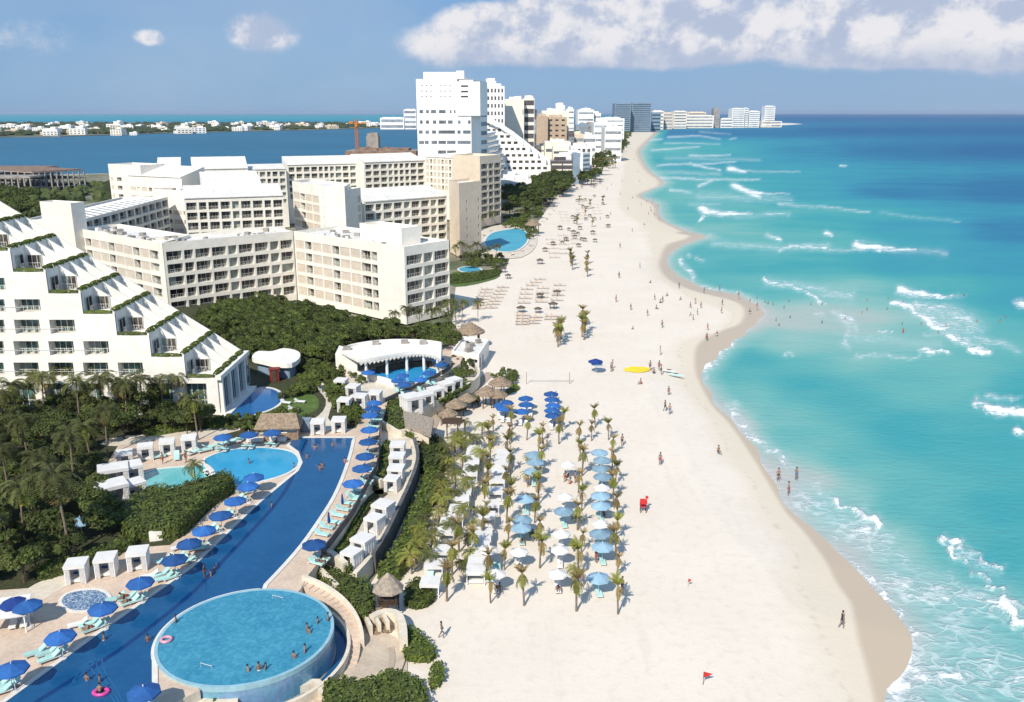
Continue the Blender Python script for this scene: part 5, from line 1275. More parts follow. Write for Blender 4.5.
def cabana_proto(name, w=2.3, d=2.3, h=2.35, curtains=True, m='fabw'):
    t = thing(name, name, 'cabana'); 
    for x in (-w/2+.06, w/2-.06):
        for y in (-d/2+.06, d/2-.06): q = MB(); q.box((x, y, h/2), (.1, .1, h)); q.build('post', M['wwhite'], t)
    b = MB(); b.box((0, 0, h+.06), (w+.12, d+.12, .1)); b.box((0, -d/2-.03, h-.14), (w+.1, .05, .3)); b.box((0, d/2+.03, h-.14), (w+.1, .05, .3)); b.box((-w/2-.03, 0, h-.14), (.05, d, .3)); b.box((w/2+.03, 0, h-.14), (.05, d, .3)); b.build('roof', M[m], t)
    if curtains:
        for (x0, y0, x1, y1) in ((-w/2, -d/2+.1, -w/2, d/2-.1), (w/2, -d/2+.1, w/2, d/2-.1), (-w/2+.1, d/2, w/2-.1, d/2), (-w/2+.08, -d/2, -w/2+.62, -d/2), (w/2-.62, -d/2, w/2-.08, -d/2)):
            q = MB(); n = 12
            for i in range(n):
                a, c = i/n, (i+1)/n; k0 = .05*math.sin(i*2.1); k1 = .05*math.sin((i+1)*2.1)
                dx, dy = x1-x0, y1-y0; L = math.hypot(dx, dy); nx, ny = dy/L, -dx/L
                q.quad((x0+dx*a+nx*k0, y0+dy*a+ny*k0, .05), (x0+dx*c+nx*k1, y0+dy*c+ny*k1, .05), (x0+dx*c+nx*k1, y0+dy*c+ny*k1, h), (x0+dx*a+nx*k0, y0+dy*a+ny*k0, h))
            q.build('curtain', M[m], t)
    b = MB(); b.box((0, .1, .3), (w*.82, d*.75, .34)); b.build('daybed', M['cush'], t)
    b = MB(); b.box((-.4, .75, .55), (.6, .25, .3)); b.box((.4, .75, .55), (.6, .25, .3)); b.build('pillow', M['clblue'], t)
    return proto(t)
def palapa_proto(name, r=2.4, h=2.4, rh=1.6, m='thatch', cat='thatched shelter'):
    t = thing(name, name, cat); prof = []; n = 5
    for i in range(n):
        f = i/n; prof += [(r*f+.05 if i else .05, h+rh*(1-f)), (r*(f+1/n)*1.02, h+rh*(1-f-1/n)+.1)]
    prof += [(r*1.02, h-.1), (r*.9, h)]
    b = MB(); b.lathe(prof, 16, jit=.035); b.build('thatched_roof', M[m], t)
    for i in range(5):
        a = i*1.2566; q = MB(); q.tube([(r*.72*math.cos(a), r*.72*math.sin(a), 0), (r*.72*math.cos(a), r*.72*math.sin(a), h+.35)], .09, 6); q.build('post', M['wood'], t)
    return proto(t)
# ---------------------------------------------------------------- people
def person_meshes():
    out = {}
    def body(J, E, Rad, name):
        me = bpy.data.meshes.new(name); me.from_pydata(J, E, []); o = bpy.data.objects.new(name, me); COL.objects.link(o)
        o.modifiers.new('s', 'SKIN'); 
        for i, v in enumerate(me.skin_vertices[0].data): v.radius = (Rad[i], Rad[i]*(.78 if Rad[i] > .1 and i != 3 else 1)); v.use_root = (i == 0)
        ss = o.modifiers.new('u', 'SUBSURF'); ss.levels = 1; ss.render_levels = 1
        dg = bpy.context.evaluated_depsgraph_get(); dg.update(); m2 = bpy.data.meshes.new_from_object(o.evaluated_get(dg)); m2.name = name
        bpy.data.objects.remove(o); bpy.data.meshes.remove(me); 
        return m2
    def make(key, hipz, lk, rk, la, ra, lean=0.0, lie=False):
        # joints: 0 pelvis 1 waist 2 chest 3 neck/head base 4 head 5.. arms, legs
        c, s = math.sin(lean), math.cos(lean)
        up = lambda d, x=0, y=0: (x, d*c+y, hipz+d*s)
        J = [(0, 0, hipz), up(.2), up(.42), up(.56), up(.66), up(.80)]; E = [(0, 1), (1, 2), (2, 3), (3, 4), (4, 5)]
        Rd = [.15, .125, .155, .058, .088, .095]
        for sd, (kn, an) in ((-1, lk), (1, rk)):
            b = len(J); J += [(sd*.095, 0, hipz-.06), (sd*.11+kn[0], kn[1], kn[2]), (sd*.11+an[0], an[1], an[2]), (sd*.12+an[0], an[1]-.15, an[2]-.04)]
            E += [(0, b), (b, b+1), (b+1, b+2), (b+2, b+3)]; Rd += [.095, .062, .042, .038]
        for sd, (el, ha) in ((-1, la), (1, ra)):
            b = len(J); sh = up(.49, sd*.19); J += [sh, (sh[0]+sd*el[0], sh[1]+el[1], sh[2]+el[2]), (sh[0]+sd*ha[0], sh[1]+ha[1], sh[2]+ha[2])]
            E += [(2, b), (b, b+1), (b+1, b+2)]; Rd += [.058, .042, .028]
        hands = [J[-4], J[-1]]; elb = [J[-5], J[-2]]; head = J[5]
        bd = body(J, E, Rd, 'body_'+key)
        # fingers, nose and ears joined into the body surface
        mb = MB(); mb.v = [tuple(v.co) for v in bd.vertices]; mb.f = [tuple(p.vertices) for p in bd.polygons]; mb.m = [0]*len(mb.f); bpy.data.meshes.remove(bd)
        for hnd, el in zip(hands, elb):
            d = (Vector(hnd)-Vector(el)).normalized(); sv = d.cross(Vector((0, 1, .2))).normalized(); h = Vector(hnd)
            mb.tube([h, h+d*.05, h+d*.10], [.028, .036, .03], 6)
            for f in range(4): q = h+d*.09+sv*(f-1.5)*.018; mb.tube([q, q+d*(.05+.01*(f in (1, 2))), q+d*(.08+.012*(f in (1, 2)))+Vector((0, -.015, 0))], [.009, .008, .006], 4)
            mb.tube([h+d*.02+sv*.03, h+d*.05+sv*.06, h+d*.08+sv*.065], [.011, .01, .007], 4)
        hd = Vector(head); mb.tube([hd+Vector((0, -.085, .02)), hd+Vector((0, -.115, -.02))], [.01, .018], 5)
        for sx in (-1, 1): mb.box((hd.x+sx*.092, hd.y, hd.z), (.02, .04, .06))
        mb.smooth = True; bm_ = mb.mesh('body', M['skin'])
        hr = MB(); hr.lathe([(.0, .125), (.06, .115), (.098, .07), (.106, .01), (.085, -.05)], 10, (hd.x, hd.y+.018, hd.z)); hr.smooth = True
        cl = MB()
        z = hipz; fy = lambda d: d*c
        cl.lathe([(.125, -.13), (.17, -.04), (.165, .07), (.14, .12)], 10, (0, 0, z))
        sh = MB(); sh.lathe([(.15, .08), (.15, .25), (.175, .42), (.16, .5), (.07, .54)], 10, (0, fy(.3), z))
        out[key] = (bm_, hr.mesh('hair', M['hair']), cl, sh, hipz)
    st = ((0, 0, .50), (0, .0, .09))
    make('stand', .93, st, ((.02, -.03, .50), (.03, .02, .09)), ((.06, .02, -.28), (.07, -.06, -.52)), ((.06, .02, -.28), (.08, -.1, -.5)))
    make('walk', .91, ((0, -.17, .52), (0, -.05, .12)), ((0, .05, .48), (0, .34, .14)), ((.05, .12, -.26), (.06, .1, -.5)), ((.05, -.12, -.26), (.05, -.26, -.46)), .05)
    make('sit', .16, ((.03, -.36, .34), (.03, -.5, .06)), ((.05, -.38, .30), (.04, -.56, .06)), ((.06, -.12, -.24), (.03, -.3, -.26)), ((.08, .12, -.28), (.08, .22, -.46)), -.12)
    make('recline', .52, ((.03, -.42, .6), (.03, -.85, .46)), ((.0, -.44, .54), (.0, -.9, .46)), ((.08, -.14, -.2), (.03, -.34, -.22)), ((.1, -.1, -.22), (.1, -.3, -.24)), -.95)
    make('reach', .93, st, ((.02, -.03, .50), (.03, .02, .09)), ((.22, -.1, .1), (.3, -.14, .34)), ((.26, -.05, -.06), (.48, -.12, .05)))
    return out
PM = {}
NP = [0]
def person(px, py, z, pose='stand', wear='cldark', rz=None, label='', group=None, sink=0.0, shirt=None, xyz=None, s=None):
    x, y = G(px, py, z) if xyz is None else xyz[:2]
    z = z if xyz is None else xyz[2]
    bm_, hr, cl, sh, hz = PM[pose]
    o = bpy.data.objects.new('person', bm_); o.location = (x, y, z-sink); o.rotation_euler = (0, 0, R(0, 6.28) if rz is None else rz)
    s = s or R(.92, 1.05); o.scale = (s, s, s); _link(o); tag(o, label, 'person', group)
    h = bpy.data.objects.new('hair', hr); _link(h, o)
    key = (pose, wear)
    if key not in PM: PM[key] = cl.mesh('swimwear', M[wear])
    c = bpy.data.objects.new('swimwear', PM[key]); _link(c, o)
    if shirt:
        key = (pose, 's', shirt)
        if key not in PM: PM[key] = sh.mesh('shirt', M[shirt])
        c = bpy.data.objects.new('shirt', PM[key]); _link(c, o)
    return o
def lab_ord(i): return ORDS[i] if i < 20 else '%dth' % (i+1)
def furniture():
    ub = umbrella_proto('blue_umbrella', 'fabb', 2.85); ul = umbrella_proto('pale_blue_umbrella', 'fabl', 2.75); uw = umbrella_proto('white_umbrella', 'fabw', 2.3); un = umbrella_proto('navy_umbrella', 'fabn', 2.9)
    la = lounger_proto('aqua_lounger', 'aqua'); lw = lounger_proto('white_lounger', 'cush'); lp = lounger_proto('beach_chair', 'deck', 'beach chair')
    cab = cabana_proto('white_cabana'); bc = cabana_proto('beach_cabana', 2.1, 1.9, 1.6, False); cw = cabana_proto('wide_cabana', 3.4, 2.6, 2.4)
    pal = palapa_proto('palapa', 1.9, 2.2, 1.3); pd = palapa_proto('beach_sunshade', 1.9, 2.1, .9, 'thatchd')
    def umb(p, px, py, z, label, h=2.5, lg=None, group=None, dirn=None, n=2, lab2=None, s=1.0, people=.25, sh=(0, 0)):
        lgc = 'white' if lg is lw else 'aqua'
        x, y = G(px, py, z+h); rz = R(0, .8)
        place(p, (x, y, z), rz, s, label, group)
        if lg is not None:
            dd = dirn if dirn is not None else 0.0
            for k in range(n):
                off_ = (k-(n-1)/2)*1.05+.25; lx = x+sh[0]+math.cos(dd)*off_+math.sin(dd)*.35; ly = y+sh[1]+math.sin(dd)*off_-math.cos(dd)*.35
                sd = ['left', 'right'][k % 2]; place(lg, (lx, ly, z), dd+R(-.08, .08), 1, '%s lounger, %s one under the %s' % (lgc, sd, lab2), None)
                if random.random() < people:
                    person(0, 0, 0, 'recline', random.choice(['cldark', 'clblue', 'clred']), dd, 'person reclining on the %s lounger under the %s' % (sd, lab2), None, xyz=(lx, ly, z-.02))
    # left deck of the lap pool, from the front
    LD = [(11.5, 667), (60, 635), (102.5, 606.6), (140, 581), (174, 558), (189, 542), (204, 529), (220.5, 514), (235, 499.5), (248, 485), (253.6, 476)]
    for i, (px, py) in enumerate(LD):
        lb = 'blue umbrella on the left deck of the long pool, %s from the front' % lab_ord(i)
        umb(ub, px, py, TZ, lb, lg=la, dirn=math.radians(-52), lab2='%s blue umbrella of the left pool deck' % lab_ord(i), people=.35, sh=(-1.35, .5))
        if i < 7:
            x, y = G(px-2, py+21, TZ); place(la, (x, y, TZ), math.radians(-58+R(-12, 12)), 1, 'spare aqua lounger on the pool side of the %s blue umbrella of the left deck' % lab_ord(i))
            x, y = G(px-24, py+20, TZ); place(la if i % 2 else lw, (x, y, TZ), math.radians(-50+R(-20, 20)), 1, 'lounger left of the %s blue umbrella of the left pool deck' % lab_ord(i))
    umb(ub, 143.5, 690, TZ, 'blue umbrella on the small deck in front of the round pool', lg=la, dirn=.4, lab2='umbrella before the round pool')
    umb(un, 14, 601, TZ, 'dark blue umbrella at the far left beside the white awning', lg=lw, dirn=.3, lab2='dark blue umbrella at the far left')
    umb(ub, 27, 604, TZ, 'second dark blue umbrella at the far left edge of the deck')
    umb(ul, 80, 520, TZ, 'pale blue umbrella half hidden in the palm thicket')
    for i, (px, py) in enumerate([(222.7, 436), (248.6, 433.5), (272, 431.5)]):
        umb(ub, px, py, TZ, 'blue umbrella behind the oval pool, %s from the left' % lab_ord(i), lg=la, dirn=math.radians(175), lab2='%s umbrella behind the oval pool' % lab_ord(i))
    for i, (px, py, rz) in enumerate([(210, 449, -40), (222, 446, -30), (232, 443.5, -20), (242, 441, -15), (194, 454, -30), (205, 452, -50), (158, 458.5, -60), (177, 459, 200)]):
        x, y = G(px, py, TZ); place(la, (x, y, TZ), math.radians(rz+180), 1.15, 'aqua lounger on the deck around the teal and oval pools, %s placed' % lab_ord(i))
    for i, (px, py) in enumerate([(256, 441.5), (279, 441)]):
        x, y = G(px, py, TZ); mb = MB(); mb.box((0, 0, .45), (2.4, 1.6, .5)); mb.box((0, .7, .95), (2.4, .3, .6)); mb.box((-1.15, 0, .8), (.2, 1.5, .3))
        o = mb.build('daybed', M['cush'], None, (x, y, TZ)); tag(o, 'white daybed behind the oval pool, %s one' % ['left', 'right'][i], 'daybed')
    # right deck of the lap pool
    RD = [(314, 543), (353, 482), (362, 467), (365, 455), (368, 440.5), (369.5, 428.5), (370, 414), (372.7, 407.6), (374, 402)]
    for i, (px, py) in enumerate(RD):
        umb(ub, px, py, TZ, 'blue umbrella on the right deck of the long pool, %s from the front' % lab_ord(i), lg=la, dirn=math.radians(70 if i < 2 else 80), lab2='%s blue umbrella of the right pool deck' % lab_ord(i))
    for i, (px, py) in enumerate([(329.5, 523), (343, 504)]):
        x, y = G(px, py+8, TZ); t = thing('closed_umbrella', 'closed blue umbrella on the right pool deck, %s one' % ['nearer', 'farther'][i], 'umbrella', (x, y, TZ))
        b = MB(); b.tube([(0, 0, 0), (0, 0, 2.7)], .04, 6); b.build('pole', M['metal'], t); b = MB(); b.lathe([(.02, 2.65), (.1, 2.3), (.19, 1.3), (.13, 1.1)], 8, jit=.1); b.build('canopy', M['fabn'], t)
    for i, (px, py) in enumerate([(322, 536), (327, 529), (334, 524), (338, 517), (343, 511), (348, 505), (353, 498), (356, 492)]):
        x, y = G(px, py, TZ); place(la, (x, y, TZ), math.radians(70), 1, 'aqua lounger between the closed umbrellas of the right pool deck, %s from the front' % lab_ord(i))
    # bar pool
    for i, (px, py) in enumerate([(437.7, 357.5), (441, 363), (429, 371.5), (420.5, 378), (404, 383), (398, 379), (368, 371), (402, 374)]):
        umb(ub, px, py, TZ, 'blue umbrella around the bar pool, %s' % ['at its far right', 'second at the far right', 'on its right edge', 'at its near right corner', 'on its near edge', 'left of the one on the near edge', 'at its left tip', 'in front of the bar counter'][i],
            lg=la if 1 < i < 6 else None, dirn=.4, lab2='%s umbrella round the bar pool' % lab_ord(i), s=.95)
    # cabanas on the terrace: roof centre pixels
    C1 = [(75.6, 560, 'left one of the three by the whirlpool', 12), (105, 554, 'middle one of the three by the whirlpool', 12), (137, 548, 'right one of the three by the whirlpool', 12), (124, 450, 'leftmost behind the teal pool', 22), (144.7, 443.5, 'second from the left behind the teal pool', 20),
          (166.6, 439, 'third from the left behind the teal pool', 16), (188.6, 435, 'rightmost behind the teal pool', 12), (317.6, 419, 'left one at the head of the long pool', 4), (338.7, 417, 'right one at the head of the long pool', 2),
          (341, 378, 'behind the planting left of the bar', -10), (353, 384, 'second behind the planting left of the bar', -15), (344.5, 397.4, 'leftmost of the three above the long pool', -8), (360.5, 393.5, 'middle of the three above the long pool', -8), (375, 390.5, 'right of the three above the long pool', -8)]
    for px, py, w, rz in C1:
        x, y = G(px, py, TZ+2.4); place(cab, (x, y, TZ), math.radians(rz), .9, 'white curtained cabana, the %s' % w)
    for i, (px, py) in enumerate([(411, 399.5), (425, 393), (435.4, 388), (446, 382.5), (454, 378.6)]):
        x, y = G(px, py, MZ+2.4); place(cab, (x, y, MZ), math.radians(35+i*2), 1.0 if i else 1.3, 'white cabana of the row below the bar pool, %s from the left' % lab_ord(i))
    for i, (px, py, s, rz) in enumerate([(351.5, 547, 1, -28), (362.7, 533, 1.15, -28), (374.5, 513, 1.05, -26), (383, 499, 1.2, -24), (392, 474, 1.0, -12), (396, 463, 1.15, -5), (397, 451, 1.15, -3), (397.5, 440, 1.15, 0)]):
        x, y = G(px, py, MZ+2.4*s); place(cab, (x, y, MZ), math.radians(rz), s*.8, 'white cabana on the curved lower terrace, %s from the front' % lab_ord(i))
    # draped white lounges left of the teal pool
    for i, (px, py, s) in enumerate([(113, 470, 1.1), (128, 466, 1.0), (110, 488, 1.15), (131, 482, .9)]):
        x, y = G(px, py, TZ+2.2); place(cw, (x, y, TZ), math.radians(25+i*6), s, 'wide white draped lounge left of the teal pool, %s' % ['upper left', 'upper right', 'lower left', 'lower right'][i])
    # white awning far left
    x, y = G(8, 628, TZ); t = thing('awning', 'white sloping awning with blue roof panel at the far left of the deck', 'awning', (x, y, TZ), .3)
    b = MB(); b.box((0, 0, 2.2), (4.2, 3.2, .12), M=Matrix.Rotation(.18, 3, 'X')); b.build('canopy', M['fabw'], t)
    for sx in (-1.9, 1.9):
        for sy in (-1.4, 1.4): q = MB(); q.box((sx, sy, 1.05+.12*sy), (.1, .1, 2.1+.25*sy)); q.build('post', M['wwhite'], t)
    # ---------------------------------------------------------- beach palm grove
    PLB = [(599.5, 452), (602, 459.5), (601, 468), (602.6, 476), (600.5, 495), (601, 505), (600, 533), (602.6, 546), (598.7, 577), (533.8, 454), (535.4, 461.5), (533, 470.5), (525.6, 498), (521.8, 519), (521, 527), (564, 510.5)]
    for i, (px, py) in enumerate(PLB):
        wh = ('in the row farthest right' if px > 590 else 'in the middle row of the grove')
        umb(ul, px, py, 0, 'pale blue beach umbrella, %s from the back %s' % (lab_ord(i if i < 9 else i-9), wh) if i < 15 else 'single pale blue beach umbrella between the two palm rows', h=2.4, lg=la, dirn=math.radians(4), lab2='%s pale blue umbrella of the grove' % lab_ord(i), people=.2, n=1, sh=(-.2, .7))
    for i, (px, py) in enumerate([(568, 464), (565, 496), (561.5, 533), (560, 549), (557.7, 573), (601, 523), (602, 487), (496, 573), (519, 551), (489, 549)]):
        umb(uw, px, py, 0, 'white beach umbrella in the palm grove, %s' % ['farthest between the two right rows', 'second farthest between the right rows', 'third between the right rows', 'second nearest between the right rows', 'nearest between the right rows', 'in the rightmost row above a pale blue one', 'in the rightmost row halfway', 'over an aqua bed at the front', 'near the leaning palms', 'beside the last white cabana'][i], h=2.4, lg=lw, dirn=0, lab2='%s white umbrella of the grove' % lab_ord(i), people=.3, n=1, sh=(-.2, .7))
    for i, (px, py) in enumerate([(501, 405), (506, 402.5), (504, 408), (525.6, 398), (526, 404), (522, 411), (551, 393.5), (552, 399), (553, 405), (552, 410), (553, 415)]):
        umb(ub, px, py, 0, 'royal blue beach umbrella behind the grove, %s of the %s cluster' % ((lab_ord(i % 3), ['left', 'middle'][i//3]) if i < 6 else (lab_ord(i-6), 'right')), h=2.4, lg=lw, n=2, dirn=0, lab2='%s royal blue beach umbrella' % lab_ord(i), people=.1)
    A = [(474, 448), (473.3, 454), (472, 460), (471, 466), (470, 472), (466.7, 484), (463.5, 491), (461, 498), (457.5, 508), (455, 516)]
    B = [(503.5, 452), (502.6, 458), (501, 464), (499, 471), (497, 479), (494.5, 490), (491, 503), (487, 515), (483.5, 531), (482, 538), (480.5, 545), (479, 553), (477.5, 561), (476, 569)]
    Cc = [(449, 521), (446, 530), (441, 549), (434, 563), (430.5, 581)]
    for rows, nm in ((A, 'the left row of the palm grove'), (B, 'the middle row of the palm grove'), (Cc, 'the short row beside the green hedge')):
        for i, (px, py) in enumerate(rows):
            x, y = G(px, py, 1.6); place(bc, (x, y, 0), R(-.06, .06), 1.0, 'white square beach canopy in %s, %s from the back' % (nm, lab_ord(i)))
    for i, (px, py) in enumerate([(429, 583), (498, 574), (437, 562), (491, 579)]):
        x, y = G(px, py, 0); place(la, (x, y, 0), R(-.2, .2), 1.2, 'aqua beach bed at the front of the grove, %s' % ['left by the hedge', 'under the white umbrella', 'behind the one by the hedge', 'nearest the palm trunk'][i])
    # chairs on the upper beach: rows of beige loungers
    k = 0
    for (px, py, n, dx, dy) in [(484, 290, 7, -1.5, 3.2), (500, 288, 7, -2.0, 3.4), (524, 290, 4, -1.0, 4.5), (540, 289, 4, -.5, 4.5), (557, 286, 4, -1.0, 5), (520, 316, 4, -.3, 3), (533, 318, 3, -1.5, 3), (549, 317, 2, -1, 3), (537, 280, 3, -4, 3), (548, 240, 5, 1, 4.5), (560, 236, 5, .5, 4.5), (572, 232, 4, .5, 4), (560, 212, 4, 1, 3), (578, 210, 4, 1, 3), (592, 205, 4, 1, 3)]:
        for i in range(n):
            for j in range(2):
                x, y = G(px+dx*i+j*5.5, py+dy*i, 0); place(lp, (x, y, 0), math.radians(90+R(-9, 9)), 1.15, 'beige lounger standing in rows on the upper beach', 'beige loungers on the upper beach'); k += 1
    for i, (px, py) in enumerate([(521, 304.5), (538, 305), (553, 301), (557, 288.5), (540, 291), (466, 318), (478, 316), (545, 246), (553, 240), (566, 236), (540, 258), (508, 272), (503, 266), (498, 262), (560, 225), (575, 219), (590, 213)]):
        if px < 480: continue
        x, y = G(px, py, 2.2); place(pd, (x, y, 0), R(0, 1), R(.55, .7), 'small dark thatched sunshade on the upper beach', 'small thatched sunshades on the upper beach')
    for i in range(34):
        px, py = R(556, 612), R(178, 246)
        if px < 556+(246-py)*.25: px += 14
        x, y = G(px, py, 2.2); place(pd, (x, y, 0), R(0, 1), R(.5, .65), 'small dark thatched sunshade on the upper beach', 'small thatched sunshades on the upper beach')
    for i in range(36):
        px, py = R(535, 556), R(192, 222)
        if px < 535+(222-py)*.35: px += 9
        x, y = G(px, py, 0); place(lp, (x, y, 0), R(0, 6), 1.1, 'beige lounger crowded beside the gardens of the next hotel', 'loungers beside the neighbouring gardens')
    for i, (px, py) in enumerate([(486, 251), (494, 255), (503, 256), (512, 255), (521, 251), (484, 236), (490, 231), (531, 246)]):
        x, y = G(px, py, .25); place(lp, (x, y, .22), R(0, 6), 1.1, 'lounger on the paving round the next hotel pool', 'loungers round the next hotel pool')
    # palapas by the beach
    P2 = [(533, 222, 1.9, 'brown thatched hut at the far side of the next hotel pool'), (470, 327, 1.75, 'large thatched cone hut beside the three bay hotel corner'), (500, 380, 1.15, 'tan thatched hut at the top of the beach path'), (487, 389.5, 1.15, 'tan thatched hut left of the one at the top of the beach path'), (497, 392, 1.0, 'dark thatched hut beside the navy umbrellas'),
          (456, 402, 1.0, 'small thatched hut in the planting by the beach path'), (467, 396, .9, 'small thatched hut right of the planted one'), (448, 411, .9, 'low thatched hut nearest the wooden pergola')]
    for px, py, s, lb in P2:
        x, y = G(px, py, 2.8*s); place(pal, (x, y, 0), R(0, 1), s, lb)
    x, y = G(389, 611, PZ)
    t = thing('thatched_tower', 'grey thatched lookout hut with dark timber posts above the plaza', 'hut', (x, y, PZ)); r = 2.5
    b = MB(); b.lathe([(.1, 5.9), (.9, 5.15), (.95, 5.2), (1.7, 4.4), (1.75, 4.45), (2.55, 3.55), (2.6, 3.4), (2.2, 3.5)], 8, a0=math.pi/8, jit=.03); b.build('thatched_roof', M['thatch2'], t)
    t.scale = (.66, .66, .78)
    for sx in (-1.4, 1.4):
        for sy in (-1.4, 1.4): q = MB(); q.tube([(sx, sy, -.3), (sx, sy, 3.8)], .12, 6); q.build('post', M['wood'], t)
    b = MB(); b.box((0, 0, 1.6), (3.2, 3.2, .18)); b.build('platform', M['wood'], t)
    b = MB()
    for a in (0, 1, 2, 3): b.box((1.6*math.cos(a*math.pi/2), 1.6*math.sin(a*math.pi/2), 2.5), (.08 if a % 2 == 0 else 3.2, 3.2 if a % 2 == 0 else .08, .1)); b.box((1.6*math.cos(a*math.pi/2), 1.6*math.sin(a*math.pi/2), 2.1), (.06 if a % 2 == 0 else 3.2, 3.2 if a % 2 == 0 else .06, .08))
    b.build('railing', M['wood'], t)
    b = MB()
    for i in range(7): b.box((-.3, -1.8-i*.3, 1.5-i*.24), (1.1, .3, .06))
    b.tube([(-.9, -1.7, 1.6), (-.9, -3.9, 0)], .06, 5); b.tube([(.3, -1.7, 1.6), (.3, -3.9, 0)], .06, 5); b.build('stair', M['wood'], t)
    # gabled thatched bar near the head of the lap pool
    x, y = G(279, 421, TZ+2.6); t = thing('thatched_bar', 'brown gabled thatched bar behind the oval pool', 'bar', (x, y, TZ), math.radians(4)); w, d = 7.0, 3.4
    b = MB(); rd = [(-w/2, -d/2-.3, 2.1), (w/2, -d/2-.3, 2.1), (w/2-.8, 0, 3.9), (-w/2+.8, 0, 3.9), (-w/2, d/2+.3, 2.1), (w/2, d/2+.3, 2.1)]
    b.add(rd, [(0, 1, 2, 3), (5, 4, 3, 2), (1, 5, 2), (4, 0, 3)]); b.add([(a_, b_, c_-.22) for a_, b_, c_ in rd], [(3, 2, 1, 0), (2, 3, 4, 5), (2, 5, 1), (3, 0, 4)])
    b.add([rd[0], rd[1], (rd[1][0], rd[1][1], 1.88), (rd[0][0], rd[0][1], 1.88)], [(0, 3, 2, 1)]); b.build('thatched_roof', M['thatch'], t)
    for sx in (-w/2+.4, 0, w/2-.4):
        for sy in (-d/2, d/2): q = MB(); q.tube([(sx, sy, 0), (sx, sy, 2.3)], .1, 6); q.build('post', M['tanw'], t)
    b = MB(); b.box((0, -d/2+.3, .55), (w-.9, .5, 1.1)); b.build('counter', M['tanw'], t)
    x, y = G(306, 431, TZ); mb = MB(); mb.box((0, 0, 1.0), (1.5, 1.2, 2.0)); mb.box((0, 0, 2.04), (1.7, 1.4, .1)); mb.box((0, -.62, .9), (.7, .06, 1.6)); o = mb.build('towel_kiosk', M['bluegrey'], None, (x, y, TZ)); tag(o, 'dark grey towel kiosk right of the gabled thatched bar', 'kiosk')
    # pink-tan flat roofed hut
    a, b_, c_ = G(404, 414, 3.4), G(432, 418, 3.4), G(434, 435, 3.4)
    P = [G(405, 425, 3.6), G(431, 434, 3.6), G(434, 418, 3.6), G(403, 410.5, 3.6)]
    t = thing('beach_hut', 'pinkish tan flat thatched hut between the lower terrace and the beach path', 'hut', (*P[0], 0)); O = tuple(t.location)
    b = MB(O); b.prism(inset(P, .5), 0, 3.1); b.build('wall', M['wall'], t); b = MB(O); b.prism(P, 3.0, 3.6, bottom=True); b.build('roof', M['thatch2'], t)
    # wooden pergola tower
    x, y = G(452.5, 437, 0); t = thing('wooden_pergola', 'dark wooden pergola frame at the start of the palm grove', 'pergola', (x, y, 0), .1)
    for sx in (-.9, .9):
        for sy in (-.9, .9): q = MB(); q.box((sx, sy, 1.4), (.16, .16, 2.8)); q.build('post', M['wood'], t)
    b = MB(); 
    for k in range(6): b.box((0, -1.2+k*.48, 2.85), (3.4, .12, .14))
    b.box((0, -.9, 2.75), (3.2, .12, .14)); b.box((0, .9, 2.75), (3.2, .12, .14)); b.box((0, -.9, .3), (2.6, .12, .14)); b.build('beams', M['wood'], t)
    # white beach club buildings
    building('beach_club', 'white flat roofed beach club house right of the curved bar', [G(452, 368, 0), G(479, 372, 0), G(489, 356, 0), G(463, 352, 0)], 0, 3.75, {0: ([(1.2, 3.2, 'v'), (4.2, 6.2, 'w')], [(.3, 2.6)]), 1: ([(1, 2.6, 'w'), (4, 5.6, 'v')], [(.3, 2.6)])}, [M['white'], M['roofw'], M['tan']], .4, depth=.5)
    # curved bar
    outer = [(341, 349.5), (352, 345), (372, 341.5), (392, 340), (410, 340), (428, 341), (441.5, 343)]; z = TZ+4.3
    back_ = smooth(GL(outer, z), 4); front = smooth(GL([(358, 358), (374, 356), (390, 353), (406, 350.5), (420, 349.5), (432, 351), (441, 355)], z), 4)
    t = thing('curved_bar', 'curved white bar pavilion with a thick sweeping roof behind the bar pool', 'bar', (*back_[len(back_)//2], TZ)); O = tuple(t.location)
    b = MB(O); n = min(len(back_), len(front)); poly = front+back_[::-1]; b.prism(poly, z-.9, z-.3, bottom=True); ribbon(b, back_, .5, z-.6, z+.15); b.build('roof', M['white'], t)
    b = MB(O); ribbon(b, back_, .5, TZ, z-.9); bx = front; b.build('back_wall', M['white'], t)
    b = MB(O); b.prism(GL([(338, 368), (358, 373.5), (359.5, 356.5), (341, 349.5)], TZ+.0) if False else [G(336, 369, TZ), G(357.5, 374, TZ), G(360, 366, TZ), G(340, 360, TZ)], TZ, z-1.2); b.build('side_block', M['white'], t)
    b = MB(O)
    for k in range(1, len(front)-1): p = front[k]; b.add([(p[0]-.55, p[1]-.02, z-.9), (p[0]+.55, p[1]-.02, z-.9), (p[0], p[1]-.25, z-1.5)], [(0, 1, 2), (2, 1, 0)])
    b.build('scalloped_edge', M['fabw'], t)
    b = MB(O)
    for k in (3, 9, 15, 19): p = back_[k]; b.box((p[0], p[1]-1.6, z+.0), (1.4, 1.0, .8), .2)
    b.build('roof_vent', M['conc'], t)
    for f in (2, 7, 12, 17, 22): q = MB(O); p = front[f]; q.tube([(p[0], p[1]+.6, TZ), (p[0], p[1]+.6, z-.9)], .28, 10); q.build('column', M['white'], t)
    b = MB(O); ribbon(b, [(p[0], p[1]+3.0) for p in front[4:-5]], .7, TZ, TZ+1.15); b.build('counter', M['wood'], t)
    # ring kiosk left (white curved roof by red sculpture)
    P = smooth(GL([(272, 352), (284, 349), (298, 352), (300, 358), (292, 364), (276, 364), (262, 361), (252, 358), (258, 352)], TZ+3), 3, True)
